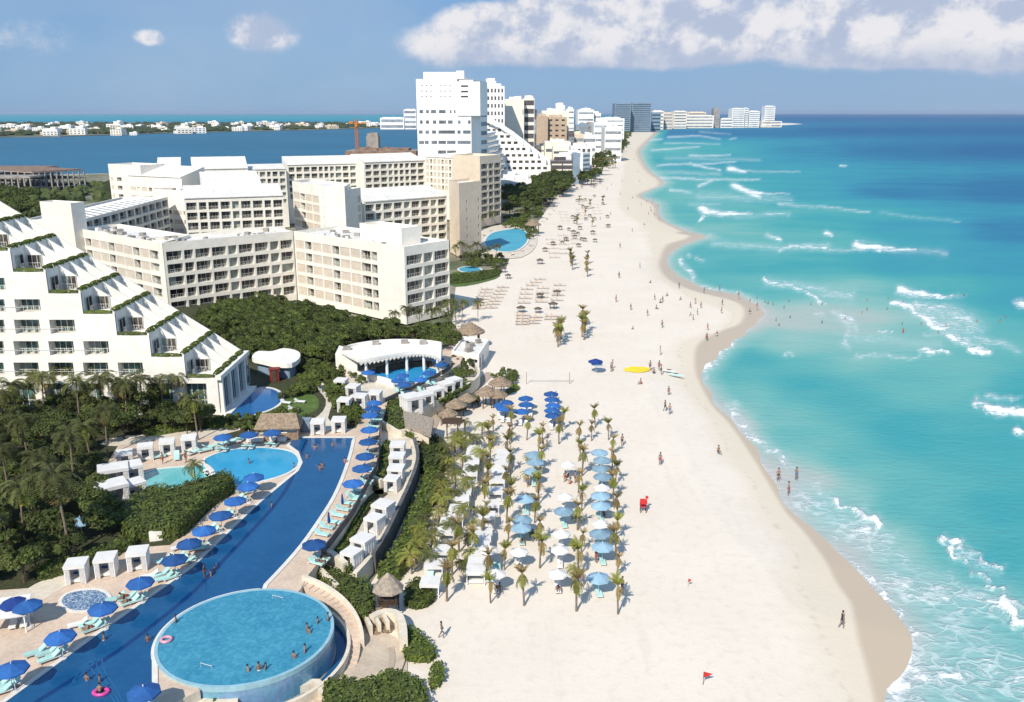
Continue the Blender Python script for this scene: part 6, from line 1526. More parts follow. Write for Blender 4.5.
    t = thing('curved_pavilion', 'low white curved roof between the stepped hotel and the shrub thicket', 'pavilion', (*G(276, 358, TZ), TZ)); O = tuple(t.location)
    b = MB(O); b.prism(P, TZ+2.3, TZ+3.2, bottom=True); b.build('roof', M['white'], t); b = MB(O); b.prism(inset(P, .9), TZ, TZ+2.3, cap=False); b.build('wall', M['bluegrey'], t)
    x, y = G(275, 381, TZ); t = thing('red_gate', 'red panelled kiosk beside the crescent pool', 'kiosk', (x, y, TZ), .2); b = MB(); b.box((0, 0, 1.2), (1.7, 1.4, 2.4)); b.build('body', M['redshade'], t)
    b = MB(); b.box((0, -.83, 1.2), (.8, .05, 2.2)); b.build('door', M['wood'], t); b = MB(); b.box((0, 0, 2.46), (2.0, 1.7, .12)); b.build('roof', M['redshade'], t)
    for i, (px, py) in enumerate([(286, 404), (300, 403), (294, 410)]):
        x, y = G(px, py, TZ); place(lw, (x, y, TZ), 1.3+i*.15, 1.0, 'white lounger on the round lawn, %s of three' % ['left', 'right', 'front'][i])
    # volleyball net, tents, flags, kite, boards
    p0, p1 = G(526.5, 384, 0), G(569.5, 384, 0); t = thing('volleyball_net', 'volleyball net between two posts on the empty sand behind the blue umbrellas', 'volleyball net', (*p0, 0)); W = wlen(p0, p1)
    for xx in (0, W): q = MB(); q.tube([(xx, 0, 0), (xx, 0, 2.5)], .06, 6); q.build('post', M['tanw'], t)
    b = MB()
    for k in range(6): b.box((W/2, 0, 1.5+k*.18), (W, .02, .02))
    for k in range(40): b.box(((k+.5)*W/40, 0, 1.95), (.02, .02, .9))
    b.build('net', M['metal'], t)
    place(un, (*G(595.5, 362.5, 2.3), 0), 0, 1.1, 'blue shade umbrella standing alone on the sand above the net')
    place(ul, (*G(597, 363.5, 2.2), 0), 0, .9, 'pale blue shade beside the lone blue umbrella on the open sand')
    t = thing('lifeguard_stand', 'red flag and lifeguard seat on the sand right of the palm grove', 'lifeguard stand', (*G(643, 512, 0), 0)); t.scale = (.85, .85, .8); b = MB()
    b.box((0, 0, 1.1), (1.0, .9, .1)); b.box((0, .42, 1.5), (1.0, .08, .8)); b.build('seat', M['clred'], t)
    for sx in (-.42, .42):
        for sy in (-.38, .38): q = MB(); q.box((sx, sy, .55), (.09, .09, 1.1)); q.build('leg', M['wood'], t)
    q = MB(); q.tube([(.3, .45, 0), (.35, .45, 2.85)], .04, 5); q.build('pole', M['metal'], t); q = MB(); q.quad((.32, .45, 2.3), (.85, .35, 2.2), (.8, .4, 2.7), (.35, .45, 2.8)); q.quad((-.5, -.45, 1.6), (.6, -.45, 1.6), (.6, .5, 2.2), (-.5, .5, 2.2)); q.build('flag', M['red'], t)
    for px, py, lb in [(703, 685, 'small red flag on a pole planted in the sand at the lower right'), (688, 587, 'small red flag marker on the open sand above the lower one')]:
        t = thing('beach_flag', lb, 'flag', (*G(px, py, 0), 0)); t.scale = (.9, .9, .8) if py > 600 else (.4, .4, .6); q = MB(); q.tube([(0, 0, 0), (0, 0, 1.8)], .03, 5); q.build('pole', M['wood'], t); q = MB(); q.add([(0, 0, 1.8), (1.0, .1, 1.4), (0, 0, .95)], [(0, 1, 2)]); q.add([(0, .02, 1.8), (1.0, .12, 1.4), (0, .02, .95)], [(2, 1, 0)]); q.build('flag', M['red'], t)
    x, y = G(637, 370.5, 0); mb = MB(); n = 10
    for i in range(n):
        a, c = i/n, (i+1)/n; f = lambda u: (-2.7+5.4*u, math.sin(u*3.14)*.35, .35+math.sin(u*9)*.15+.5*math.sin(u*3.14))
        A_, B_ = f(a), f(c); w = 4.6*math.sin(math.pi*max(.15, a)); w2 = 4.6*math.sin(math.pi*max(.15, min(.98, c)))
        mb.quad((A_[0], A_[1]-w/2, .08), (B_[0], B_[1]-w2/2, .08), (B_[0], B_[1], B_[2]), (A_[0], A_[1], A_[2])); mb.quad((A_[0], A_[1], A_[2]), (B_[0], B_[1], B_[2]), (B_[0], B_[1]+w2/2, .08), (A_[0], A_[1]+w/2, .08))
    o = mb.build('kite', M['yellow'], None, (x, y, 0)); tag(o, 'yellow parasail canopy lying on the sand', 'parasail')
    for i, (px, py, m) in enumerate([(669, 371.5, 'clwhite'), (676, 375.5, 'aqua')]):
        x, y = G(px, py, 0); t = thing('kayak', '%s kayak lying on the sand near the shore, %s' % (['pale', 'yellow green'][i], ['left', 'right'][i]), 'kayak', (x, y, .2), math.radians(-32)); b = MB()
        b.lathe([(.02, -1.9), (.22, -1.3), (.36, -.4), (.36, .5), (.2, 1.4), (.02, 1.9)], 10); o = b.build('hull', M[m], t); o.rotation_euler = (0, math.pi/2, 0); o.scale = (.55, 1, 1)
        b = MB(); b.box((0, 0, .2), (1.0, .4, .08)); b.build('seat', M['cldark'], t)
    # floats in the pools
    for i, (px, py, m, lb) in enumerate([(101, 692, 'pink', 'bright pink inflatable float in the long pool at the bottom'), (166.5, 641, 'palepink', 'pale pink inflatable ring at the left rim of the round pool')]):
        x, y = G(px, py, TZ+.1); b = MB(); n1, n2 = 16, 8; vs = []
        for a in range(n1):
            for c in range(n2): u = a*2*math.pi/n1; v = c*2*math.pi/n2; r = .46+.15*math.cos(v); vs.append((r*math.cos(u)*(1.3 if i == 0 else 1), r*math.sin(u), .15*math.sin(v)+.08))
        b.add(vs, [(a*n2+c, ((a+1) % n1)*n2+c, ((a+1) % n1)*n2+(c+1) % n2, a*n2+(c+1) % n2) for a in range(n1) for c in range(n2)]); b.smooth = True
        o = b.build('pool_float', M[m], None, (x, y, TZ+(.2 if i else .05))); tag(o, lb, 'pool float')
    # crane and building site
    Yc = 700.; t = thing('tower_crane', 'orange crane mast rising behind the hotel roofs in front of the lagoon', 'crane', (V(357.5, 150, Yc)[0], Yc, 0))
    h = V(357, 119, Yc)[1]; b = MB(); 
    for sx in (-.9, .9):
        for sy in (-.9, .9): b.tube([(sx, sy, 0), (sx, sy, h)], .3, 4)
    for k in range(int(h/2)): b.tube([(-.9, -.9, k*2), (.9, -.9, k*2+2)], .18, 4); b.tube([(.9, .9, k*2), (.9, -.9, k*2+2)], .18, 4)
    b.build('mast', M['orange'], t); b = MB(); b.box((2.8, 0, h-3.0), (9, 1.2, 1.0)); b.box((-4, 0, h-2.6), (3, 1.6, 1.8)); b.build('jib', M['orange'], t); b = MB(); b.box((0, -1, h-4.5), (2, 2, 2.4)); b.build('cab', M['orange'], t)
    tower('low unfinished concrete roof of the building site beside the crane', 345, 416, 151, 640., 30, [M['rust'], M['conc']], 2, name='building_site', side=False, winm='darkf', pitchm=.5, z0=0)
    tower('small concrete stair core on the building site roof', 366, 378, 136.5, 655., 10, [M['conc'], M['conc']], 2, name='stair_core', side=False, winm='conc', z0=0)
    def frameb(label, px0, px1, ytop, Y, th, nx, nz, roofm, skew=0):
        x0, z1 = V(px0, ytop, Y); x1, _ = V(px1, ytop, Y+skew); fp = rect((x0, Y), (x1, Y+skew), th); t = thing('unfinished_building', label, 'building', (x0, Y, 0)); O = (x0, Y, 0)
        sl = MB(O)
        for k in range(nz): sl.prism(fp, z1*(k+1)/nz-.5, z1*(k+1)/nz)
        for i in range(nx+1):
            for q in (0, 1):
                e = fp[0] if q == 0 else fp[3]; f = fp[1] if q == 0 else fp[2]; u = (i+.1)/(nx+.2); b = MB(O); b.box((e[0]+(f[0]-e[0])*u, e[1]+(f[1]-e[1])*u+(.5 if q == 0 else -.5), z1/2-.3), (.9, .9, z1-.6)); b.build('column', M['conc'], t)
        sl.build('floor_slab', M['conc'], t); r = MB(O); r.prism(inset(fp, 1), z1+.01, z1+.5); r.build('roof', M[roofm], t)
    frameb('unfinished concrete building with an open frame at the far left', -30, 31, 169.5, 640., 40, 9, 3, 'rust')
    frameb('unfinished concrete building with a rusty flat roof left of the hotel', 32, 84, 172.5, 580., 50, 9, 3, 'rust', 30)
    frameb('lower pale concrete building in front of the unfinished frames', -20, 30, 177.5, 560., 20, 8, 2, 'conc')

def vegetation():
    lf = [M['leafd'], M['leafm']]; lb = [M['leafm'], M['leafb']]
    T = [tree_proto('jungle_tree', 'tree', 2.6, 1.9, 5.2, 15, 1300, .34, lf), tree_proto('jungle_tree', 'tree', 2.2, 1.7, 4.4, 12, 1100, .32, [M['leafd'], M['leafd']]), tree_proto('jungle_tree', 'tree', 3.0, 1.8, 5.8, 18, 1500, .36, lf)]
    B = [tree_proto('leafy_bush', 'bush', 1.5, 1.0, 1.9, 9, 700, .25, lb), tree_proto('leafy_bush', 'bush', 1.2, .9, 1.5, 8, 560, .22, [M['leafm'], M['leafd']]), tree_proto('leafy_bush', 'bush', 1.7, 1.1, 2.1, 10, 800, .26, [M['leafm'], M['leafm']])]
    P = [palm_proto('coconut_palm', 8.4, 3.5, 24, [M['frond'], M['frondb']], 1.7, .12, .5, .85, width=.45), palm_proto('coconut_palm', 7.4, 3.3, 22, [M['frond'], M['frondy']], 1.8, .15, -.4, .9, width=.42)]
    GT = [tree_proto('garden_tree', 'tree', 2.6, 1.9, 5.2, 15, 1200, .34, lf), tree_proto('garden_tree', 'tree', 2.3, 1.6, 4.4, 13, 1200, .32, [M['leafm'], M['leafd']])]
    TT = tree_proto('thicket_tree', 'tree', 2.5, 1.8, 4.2, 16, 1500, .30, [M['leafm'], M['leafd']])
    PB = [palm_proto('beach_palm', 3.5, 1.9, 28, [M['frondy'], M['frondb']], 1.0, .5, .12, 1.0, .12, width=.5, tight=True), palm_proto('beach_palm', 3.2, 1.7, 26, [M['frondb'], M['frondb']], 1.2, .5, .2, 1.0, .12, width=.46, tight=True), palm_proto('beach_palm', 3.8, 2.0, 28, [M['frondb'], M['frondy']], .9, .5, -.15, 1, .13, width=.5, tight=True)]
    PG = [palm_proto('young_palm', 2.6, 2.1, 14, [M['frondy'], M['frondb']], 1.7, .1, .1, .7, .12), palm_proto('young_palm', 2.1, 1.9, 13, [M['frond'], M['frondy']], 1.8, .1, -.1, .7, .12)]
    # jungle at the left : poisson-ish scatter
    reg = [(-60, 372), (0, 384), (60, 388), (130, 393), (185, 400), (206, 420), (200, 436), (120, 440), (98, 452), (94, 480), (110, 512), (115, 535), (100, 548), (60, 566), (20, 585), (-60, 600)]
    P3 = GL(reg, TZ); pts = []
    xs = [p[0] for p in P3]; ys = [p[1] for p in P3]; tr = 0
    while tr < 16000 and len(pts) < 240:
        tr += 1; x, y = R(min(xs), max(xs)), R(min(ys), max(ys))
        if inpoly(x, y, P3) and all((x-a)**2+(y-b)**2 > 2.0**2 for a, b in pts): pts.append((x, y))
    for x, y in pts:
        place(random.choice(T), (x, y, TZ), R(0, 6.28), R(.45, .75), 'dense dark green tree in the thicket at the left below the stepped hotel', 'trees of the left thicket')
    JP = [(46, 425, 1.0), (81, 430, 1.05), (104, 425, .95), (145, 425, 1.05), (128, 430, .9), (165, 420, .9), (182, 415, .8), (38, 415, .9), (62, 412, .9), (20, 430, 1.0), (5, 440, .9), (198, 440, .95), (108, 455, .9), (92, 470, .95), (70, 555, 1.15), (75, 490, 1.0), (30, 470, 1.0), (10, 500, 1.0), (50, 510, .95), (25, 540, .9), (-5, 580, .9), (120, 418, .9), (90, 412, .85), (15, 405, .85)]
    JL = ['in the middle of the left thicket', 'under the stepped hotel balconies']
    for i, (px, py, s) in enumerate(JP):
        x, y = G(px, py, TZ); sp = {14: 'standing with a bare trunk above the three whirlpool cabanas', 11: 'with a thin trunk beside the path and the rightmost cabana'}.get(i)
        place(P[i % 2], (x, y, TZ), R(0, 6.28), s*R(.95, 1.05), 'tall coconut palm '+sp if sp else 'coconut palm rising from the dark thicket at the left', None if sp else 'coconut palms of the left thicket')
    x, y = G(197, 497, TZ); place(P[1], (x, y, TZ), 2, .62, 'short coconut palm between the teal pool and the oval pool')
    # central thicket of shrubs below the long wing
    reg = [(200, 322), (212, 316), (228, 311), (265, 308), (300, 313), (330, 322), (370, 332), (405, 337), (436, 342), (440, 350), (400, 341), (365, 345), (345, 353), (325, 365), (300, 358), (270, 358), (255, 362), (235, 350)]
    P3 = GL(reg, TZ); pts = []; xs = [p[0] for p in P3]; ys = [p[1] for p in P3]; tr = 0
    while tr < 20000 and len(pts) < 250:
        tr += 1; x, y = R(min(xs), max(xs)), R(min(ys), max(ys))
        if inpoly(x, y, P3) and all((x-a)**2+(y-b)**2 > 2.0**2 for a, b in pts): pts.append((x, y))
    for x, y in pts:
        place(TT if random.random() < .8 else B[2], (x, y, TZ), R(0, 6.28), R(.7, .95), 'rounded green tree in the thicket below the long cream wing', 'trees of the central thicket')
    # scattered bushes in beds: region, count, label
    def bed(reg, z, n, mind, s0, s1, label, group, kinds=None, sc=None):
        P4 = GL(reg, z); pts = []; xs = [p[0] for p in P4]; ys = [p[1] for p in P4]; tr = 0
        while tr < 3000 and len(pts) < n:
            tr += 1; x, y = R(min(xs), max(xs)), R(min(ys), max(ys))
            if inpoly(x, y, P4) and all((x-a)**2+(y-b)**2 > mind**2 for a, b in pts): pts.append((x, y))
        for x, y in pts: place(random.choice(kinds or B), (x, y, z), R(0, 6.28), R(s0, s1), label, group)
    bed([(282, 400), (300, 388), (306, 376), (325, 378), (312, 384), (318, 392), (300, 396)], TZ, 24, 1.1, .6, .8, 'leafy bush beside the garden path and the round lawn', 'bushes by the round lawn')
    bed([(300, 362), (330, 366), (345, 390), (338, 410), (330, 402), (330, 390), (318, 376), (300, 372)], TZ, 34, 1.4, .55, .85, 'leafy bush between the garden path and the upper cabanas', 'bushes right of the garden path')
    bed([(330, 360), (365, 380), (362, 386), (340, 372)], TZ, 8, 1.4, .5, .7, 'bush behind the cabanas left of the bar pool', 'bushes left of the bar pool')
    bed([(205, 426), (235, 421), (258, 420), (300, 412), (264, 420), (262, 430), (240, 432), (215, 430)], TZ, 22, 1.2, .5, .75, 'low bright bush along the edge below the crescent pool', 'bushes below the crescent pool')
    bed([(345, 408), (358, 410), (360, 424), (348, 426), (342, 418)], TZ, 9, 1.0, .6, .9, 'green bush between the right cabana and the first deck umbrellas', 'bushes at the head of the long pool')
    bed([(300, 424), (308, 421), (308, 431), (302, 432)], TZ, 3, .8, .5, .7, 'small bush between the thatched bar and the left cabana', 'bushes by the thatched bar')
    bed([(448, 360), (470, 366), (474, 374), (462, 384), (448, 376)], MZ, 14, 1.2, .5, .75, 'leafy bush in the bed between the bar cabanas and the beach club', 'bushes by the beach club')
    bed([(405, 330), (452, 326), (462, 340), (450, 348), (430, 340)], TZ, 16, 1.8, .8, 1.1, 'shrub under the hotel corner palms', 'shrubs at the hotel corner')
    bed([(486, 370), (516, 376), (518, 386), (500, 386)], 0, 8, 1.5, .5, .7, 'low bush at the sandy end of the beach path', 'bushes by the beach path end')
    bed([(440, 398), (470, 390), (485, 398), (470, 410), (446, 418), (432, 424)], 0, 18, 1.3, .5, .8, 'leafy bush among the small thatched huts', 'bushes among the thatched huts')
    bed([(456, 262), (482, 250), (512, 262), (500, 272), (470, 270)], .2, 26, 2.2, .8, 1.2, 'shrub between the peach block and the next hotel pool', 'shrubs around the neighbour pool')
    bed([(500, 225), (532, 205), (545, 200), (535, 228), (528, 245), (529, 232), (505, 228)], .2, 40, 3, 1.1, 1.6, 'shrub in the gardens of the next hotel', 'shrubs in the neighbouring gardens', B)
    bed([(500, 215), (520, 192), (552, 180), (572, 186), (560, 200), (540, 210), (520, 222)], .2, 60, 4, 1.3, 1.9, 'dark garden tree in front of the marquee pavilion', 'garden trees of the next hotel', GT)
    bed([(500, 200), (520, 190), (548, 181), (572, 180), (596, 178), (600, 184), (580, 190), (560, 197), (545, 204), (520, 206)], .2, 60, 5, 1.3, 2.0, 'garden tree between the marquee pavilion and the far black block', 'garden trees beyond the marquee pavilion', GT)
    bed([(590, 172), (612, 152), (624, 142), (628, 146), (618, 158), (600, 178)], .2, 40, 7, 1.5, 2.2, 'tree at the back of the far beach', 'trees at the back of the far beach', GT)
    bed([(0, 245), (0, 196), (60, 205), (100, 218), (70, 232), (40, 245)], 0, 50, 4, 1.3, 1.8, 'dark tree behind the stepped hotel near the building site', 'trees behind the stepped hotel', GT)
    for i, (px, py, s) in enumerate([(408, 332, .8), (420, 331, .75), (432, 333, .8), (448, 332, .7), (396, 333, .7), (456, 262, .9), (463, 261, .95), (470, 262, .85), (478, 262, .95), (488, 262, .8), (496, 261, .8), (466, 268, .8), (485, 222, 1.0), (492, 226, 1.0), (498, 222, 1.0), (506, 218, 1.1), (514, 208, 1.0), (482, 228, .8)]):
        x, y = G(px, py, .3 if i > 4 else TZ); place(P[i % 2], (x, y, .3 if i > 4 else TZ), R(0, 6), s*.85, 'coconut palm at the corner of the three bay hotel wing' if i < 5 else 'coconut palm between the peach block and the next hotel pool', 'palms at the hotel corner' if i < 5 else 'palms near the next hotel pool')
    for i, (px, py, s) in enumerate([(449, 327, 1.0), (456, 331, .95), (462, 325, .9), (440, 330, .9), (478, 322, .8), (453, 320, .85)]):
        x, y = G(px, py, 0); place(P[i % 2], (x, y, 0), R(0, 6), s*.8, 'coconut palm between the three bay wing and the large thatched hut', 'palms at the large thatched hut')
    # palms of the far beach bar strip (x ~ 595-612, y ~165)
    for i in range(12):
        x, y = G(592+i*2.1, 168+R(-1, 1), 0); place(PB[i % 3], (x, y, 0), R(0, 6), 2.1, 'palm of the dense clump on the far beach beside the white frame block', 'far beach palm clump')
    # palms on open sand
    for i, (px, py) in enumerate([(572.5, 270), (587.5, 277), (560, 343), (558, 347), (584, 340), (583, 327), (570, 262), (588, 264), (579, 205), (561, 339), (557, 342), (585, 333), (582, 337), (571, 266), (586, 272), (590, 209), (592, 227), (577, 225), (603, 205), (585, 216)]):
        x, y = G(px, py, 0); place(PB[i % 3], (x, y, 0), R(0, 6), R(1.1, 1.3), 'slim palm standing on the open upper beach, %s of the scattered ones' % lab_ord(i))
    # the grove
    cols = [('second', [(491, 603), (487, 579), (478, 560), (481, 541), (487, 525), (484, 508), (489, 492), (487, 476), (491, 461), (489, 446), (494, 432)]),
            ('third', [(525, 605.5), (505, 570), (508, 545), (506, 523), (510, 507), (507, 489), (510, 474), (508, 459), (509, 444), (513, 430)]),
            ('fourth', [(540, 568), (538, 546), (534, 523), (539, 505), (536, 487), (541, 470), (538, 455), (543, 441), (526, 440)]),
            ('fifth', [(577, 611), (579, 577), (581, 553), (577, 530), (581, 511), (578, 493), (581, 476), (579, 461), (578, 445), (559, 444), (562, 431)]),
            ('rightmost', [(618, 614), (616, 578), (617, 560), (615, 540), (617, 520), (614, 502), (616, 486), (613, 470), (612, 455), (608, 440), (592, 441), (596, 428)])]
    for nm, c in cols:
        for i, (px, py) in enumerate(c):
            x, y = G(px+R(-1, 1), py, 0); o = place(PB[(i+len(nm)) % 3], (x, y, 0), R(0, 6.28), (lambda q: (q*.85, q*.85, q))(R(.78, 1.12)), 'thin palm, %s from the front in the %s row of the grove' % (lab_ord(i), nm)); o.rotation_euler.x = R(-.09, .09); o.rotation_euler.y = R(-.09, .09)
    c = [(447, 601), (452, 575), (459, 552), (449, 538), (462, 525), (456, 505), (468, 498), (474, 480), (480, 465), (477, 450), (482, 438), (470, 447), (462, 455)]
    for i, (px, py) in enumerate(c):
        x, y = G(px, py, 0); place(PB[2] if i < 3 else PG[i % 2], (x, y, 0), R(0, 6), 1.0, 'palm, %s from the front in the leftmost row of the grove' % lab_ord(i))
    # green young palms along the hedge
    for i in range(26):
        f = i/25; px = 418+f*44+R(-10, 10); py = 572-f*135+R(-6, 6)
        x, y = G(px, py, 0); place(PG[i % 2], (x, y, 0), R(0, 6), R(.8, 1.15), 'bushy young palm between the retaining wall and the grove', 'young palms along the retaining wall')
    for i in range(24):
        f = R(0, 1); rowx = random.choice([(466, 512), (455, 495), (492, 508), (532, 530), (578, 577)]); py = 590-f*150; px = rowx[0]+(rowx[1]-rowx[0])*f+R(-4, 4)
        x, y = G(px, py, 0); place(PG[i % 2], (x, y, 0), R(0, 6), R(.5, .75), 'small yellowish young palm between the rows of the grove', 'small palms inside the grove')
    H = [([(310, 576), (328, 580), (345, 585), (368, 592), (376, 606), (371, 626), (356, 624), (342, 608), (322, 590)], PZ, 2.1, 'dark clipped hedge between the curved stairs and the thatched tower', 'leafm'),
         ([(409, 587), (424, 585), (436, 596), (432, 606), (418, 611), (404, 606)], 0, 1.1, 'round green hedge at the corner of the beach beside the thatched tower', 'leafb'),
         ([(404, 632), (412, 632), (424, 640), (437, 655), (430, 664), (408, 663), (402, 655)], 0, .9, 'pear shaped green hedge on the sand by the plaza steps', 'leafb'),
         ([(433, 668), (443, 668), (444, 684), (433, 691), (428, 684)], 0, .8, 'small upright green hedge alone on the sand', 'leafb'),
         ([(322, 712), (328, 690), (345, 688), (362, 690), (385, 682), (408, 683), (424, 692), (430, 712), (420, 735), (330, 735)], 0, 1.6, 'large rounded hedge at the bottom edge beside the plaza', 'leafm'),
         ([(166, 716), (172, 695), (195, 690), (222, 700), (232, 720), (200, 735)], PZ, 1.5, 'green hedge at the bottom edge in front of the round pool', 'leafm'),
         ([(418, 450), (428, 443), (441, 444), (450, 456), (450, 468), (440, 475), (424, 477), (418, 466)], 0, 1.7, 'big smooth round bush at the top of the palm grove', 'leafm'),
         ([(424, 476), (444, 476), (440, 496), (430, 516), (418, 545), (405, 575), (392, 588), (380, 586), (378, 574), (396, 548), (410, 510), (419, 490)], 0, 1.2, 'long green hedge strip below the retaining wall', 'leafb'),
         ([(381, 448), (390, 446), (393, 456), (388, 474), (381, 488), (374, 484), (380, 465)], MZ, 1.0, 'dark hedge between the deck rail and the long cabanas', 'leafm'),
         ([(335, 556), (348, 552), (358, 560), (352, 574), (340, 571)], MZ, .9, 'small hedge beside the last cabana of the lower terrace', 'leafm'),
         ([(386, 405), (398, 404), (406, 410), (402, 422), (424, 436), (418, 441), (398, 434), (386, 427)], MZ, 1.2, 'dark hedge in front of the pinkish flat roofed hut', 'leafm'),
         ([(130, 512), (150, 500), (175, 500), (192, 494), (225, 484), (236, 492), (212, 508), (197, 524), (178, 540), (150, 541), (128, 543), (118, 525)], TZ, 2.4, 'tall hedge between the teal pool and the left pool deck', 'leafm'),
         ([(38, 574), (70, 566), (100, 556), (130, 545), (134, 549), (105, 561), (72, 573), (42, 582)], TZ, 1.4, 'low hedge behind the three whirlpool cabanas', 'leafm'),
         ([(150, 433), (200, 425), (220, 420), (223, 424), (200, 429), (150, 437)], TZ, 1.1, 'low bright hedge along the garden path below the stepped hotel', 'leafb'),
         ([(500, 400), (513, 386), (520, 390), (510, 394)], 0, .5, 'tiny hedge at the sandy end of the beach path', 'leafb'),
         ([(425, 398), (440, 404), (470, 388), (468, 384), (440, 396)], MZ, .8, 'narrow hedge in front of the bar cabana row', 'leafb'),
         ([(392, 396), (445, 373), (450, 376), (420, 390), (396, 401)], MZ, .7, 'green strip between the bar pool wall and the bar cabanas', 'leafm'),
         ([(346, 532), (356, 516), (366, 503), (372, 504), (362, 520), (352, 540), (340, 551), (334, 550)], MZ, .35, 'low planted strip along the lower cabana terrace', 'leafb'),
         ([(440, 366), (452, 358), (462, 362), (456, 372)], MZ, .6, 'light green planting at the right end of the bar terrace', 'leafb'),
         ([(449, 284), (449, 276), (497, 270), (499, 275), (480, 281)], .1, .4, 'long low hedge on the beach edge of the neighbouring lawn', 'leafb')]
    for pts, z, h, lbl, m in H: hedge(pts, z, h, lbl, m, dens=15 if pts[0][1] > 480 else 7, size=.26 if pts[0][1] > 480 else .34)

def people():
    PM.update(person_meshes())
    G_ = 'bathers in the sea'
    W = ['cldark', 'clblue', 'clred', 'clwhite']
    spec = [(842, 627, 'walk', 'cldark', 'person walking alone on the damp sand at the lower right in dark shorts', None, 1.9), (442, 638, 'walk', 'clwhite', 'person walking on the sand right of the plaza steps', None, None), (778, 481, 'stand', 'cldark', 'left one of three people standing at the waterline', None, 0), (796, 480, 'stand', 'clblue', 'right one of three people standing in the shallows', None, 2), (788, 495, 'stand', 'clred', 'nearest of three people standing at the waterline', None, 1),
            (622, 592, 'stand', 'cldark', 'person standing in the shade beside the nearest right palm', None, None), (660, 465, 'stand', 'clred', 'person standing on the open sand left of the waterline', None, None), (718, 452, 'sit', 'cldark', 'person sitting on the sand near the shoreline', None, None), (665, 411, 'walk', 'cldark', 'left one of a couple walking above the shoreline bend', None, None), (669.5, 414.5, 'walk', 'clblue', 'right one of a couple walking above the shoreline bend', None, None),
            (650, 370, 'stand', 'cldark', 'person standing right of the yellow canopy', None, None), (654, 373, 'sit', 'cldark', 'person sitting right of the yellow canopy', None, None), (659, 370, 'stand', 'clred', 'person standing left of the kayaks', None, None), (661, 374, 'stand', 'cldark', 'second person standing left of the kayaks', None, None), (660, 355, 'stand', 'clwhite', 'person standing behind the kayaks', None, None), (641, 384, 'sit', 'clred', 'person sitting below the yellow canopy', None, None),
            (611, 372, 'stand', 'cldark', 'person standing right of the lone blue umbrella', None, None), (612.5, 369, 'stand', 'clwhite', 'second person standing right of the lone blue umbrella', None, None), (620, 248, 'walk', 'clred', 'person walking on the upper beach beside the far palms', None, None), (619, 278, 'stand', 'cldark', 'person on the upper beach below the far palms', None, None), (616, 302, 'stand', 'clred', 'person standing on the upper beach in red', None, None), (622, 446, 'stand', 'cldark', 'person standing right of the back of the palm grove', None, None), (660, 303, 'sit', 'cldark', 'person sitting on the sand left of the sand spit', None, None), (662, 328, 'walk', 'cldark', 'person walking on the sand left of the spit', None, None), (656, 309, 'sit', 'clblue', 'person sitting left of the spit with a towel', None, None)]
    for px, py, ps, w, lb, sh, rz in spec: person(px, py, 0 if px < 760 or px > 800 else SEA+.15, ps, w, rz, lb, shirt='cldark' if 'alone' in lb else None, s=1.08 if py > 500 else 1.15)
    sp = [(703, 293), (720, 291), (739, 297), (707, 340), (708, 338), (717, 335), (750, 312), (757, 308), (663, 302), (680, 300), (690, 308), (695, 304), (700, 308), (722, 305), (721, 313), (692, 321), (698, 315), (708, 330), (678, 288), (650, 283), (640, 268), (648, 215), (650, 208), (652, 204), (653, 200), (655, 208), (633, 198), (628, 210), (640, 182), (645, 225), (632, 232), (606, 190), (622, 182), (660, 221), (655, 300), (630, 310), (690, 316), (668, 395), (668, 296), (634, 330), (648, 316), (657, 206), (650, 212), (646, 203), (641, 206), (655, 215), (637, 172), (634, 160), (632, 150), (626, 160), (618, 170), (612, 185), (620, 195), (610, 215), (600, 220)]
    for i, (px, py) in enumerate(sp):
        person(px+R(-1, 1), py, 0 if py < 320 else -.2, random.choice(['stand', 'walk', 'stand', 'sit']), random.choice(W), None, 'tiny beachgoer on the upper beach near the bends of the shoreline', 'beachgoers on the upper beach', s=.98)
    se = [(765, 303), (768, 304), (773, 305), (757, 299), (789, 302), (811, 305), (822, 305), (822, 323), (790, 318), (779, 326), (862, 314), (867, 310), (887, 310), (902, 325), (921, 325), (903, 303), (888, 300), (1000, 322), (977, 322), (964, 296), (750, 301), (946, 327), (938, 334), (784, 308), (867, 301), (845, 320), (776, 321), (1005, 318)]
    for px, py in se: person(px, py, SEA, 'stand', random.choice(W), None, 'distant bather standing waist deep in the pale shallows', G_, sink=.95, s=.92)
    person(903, 333, SEA, 'reach', 'clred', 0, 'bather in red with raised arms beside the foam line', sink=.6, shirt='clred')
    pp = [(215, 571, 'reach', 'left of two swimmers together in the long pool'), (211, 576, 'stand', 'right of two swimmers together in the long pool'), (104, 640, 'stand', 'swimmer at the left edge of the long pool beside the third umbrella'), (148, 641, 'stand', 'swimmer standing left of the round pool in the long pool'), (87, 681, 'stand', 'left swimmer at the underwater steps'), (100, 682, 'stand', 'right swimmer at the underwater steps'), (100, 693, 'sit', 'person lying on the bright pink float'),
          (315, 450, 'reach', 'swimmer near the head of the long pool'), (333, 446, 'stand', 'pale swimmer at the far end of the long pool'), (307, 458, 'stand', 'swimmer right of the oval pool'), (320, 470, 'reach', 'swimmer in the middle of the upper long pool'), (322, 467, 'stand', 'second swimmer in the middle of the upper long pool'), (272, 507, 'stand', 'swimmer near the underwater ledge'), (345, 463, 'stand', 'swimmer by the right edge of the long pool')]
    for px, py, ps, lb in pp: person(px, py, TZ, ps, random.choice(W), None, lb, sink=.0 if 'float' in lb else .95)
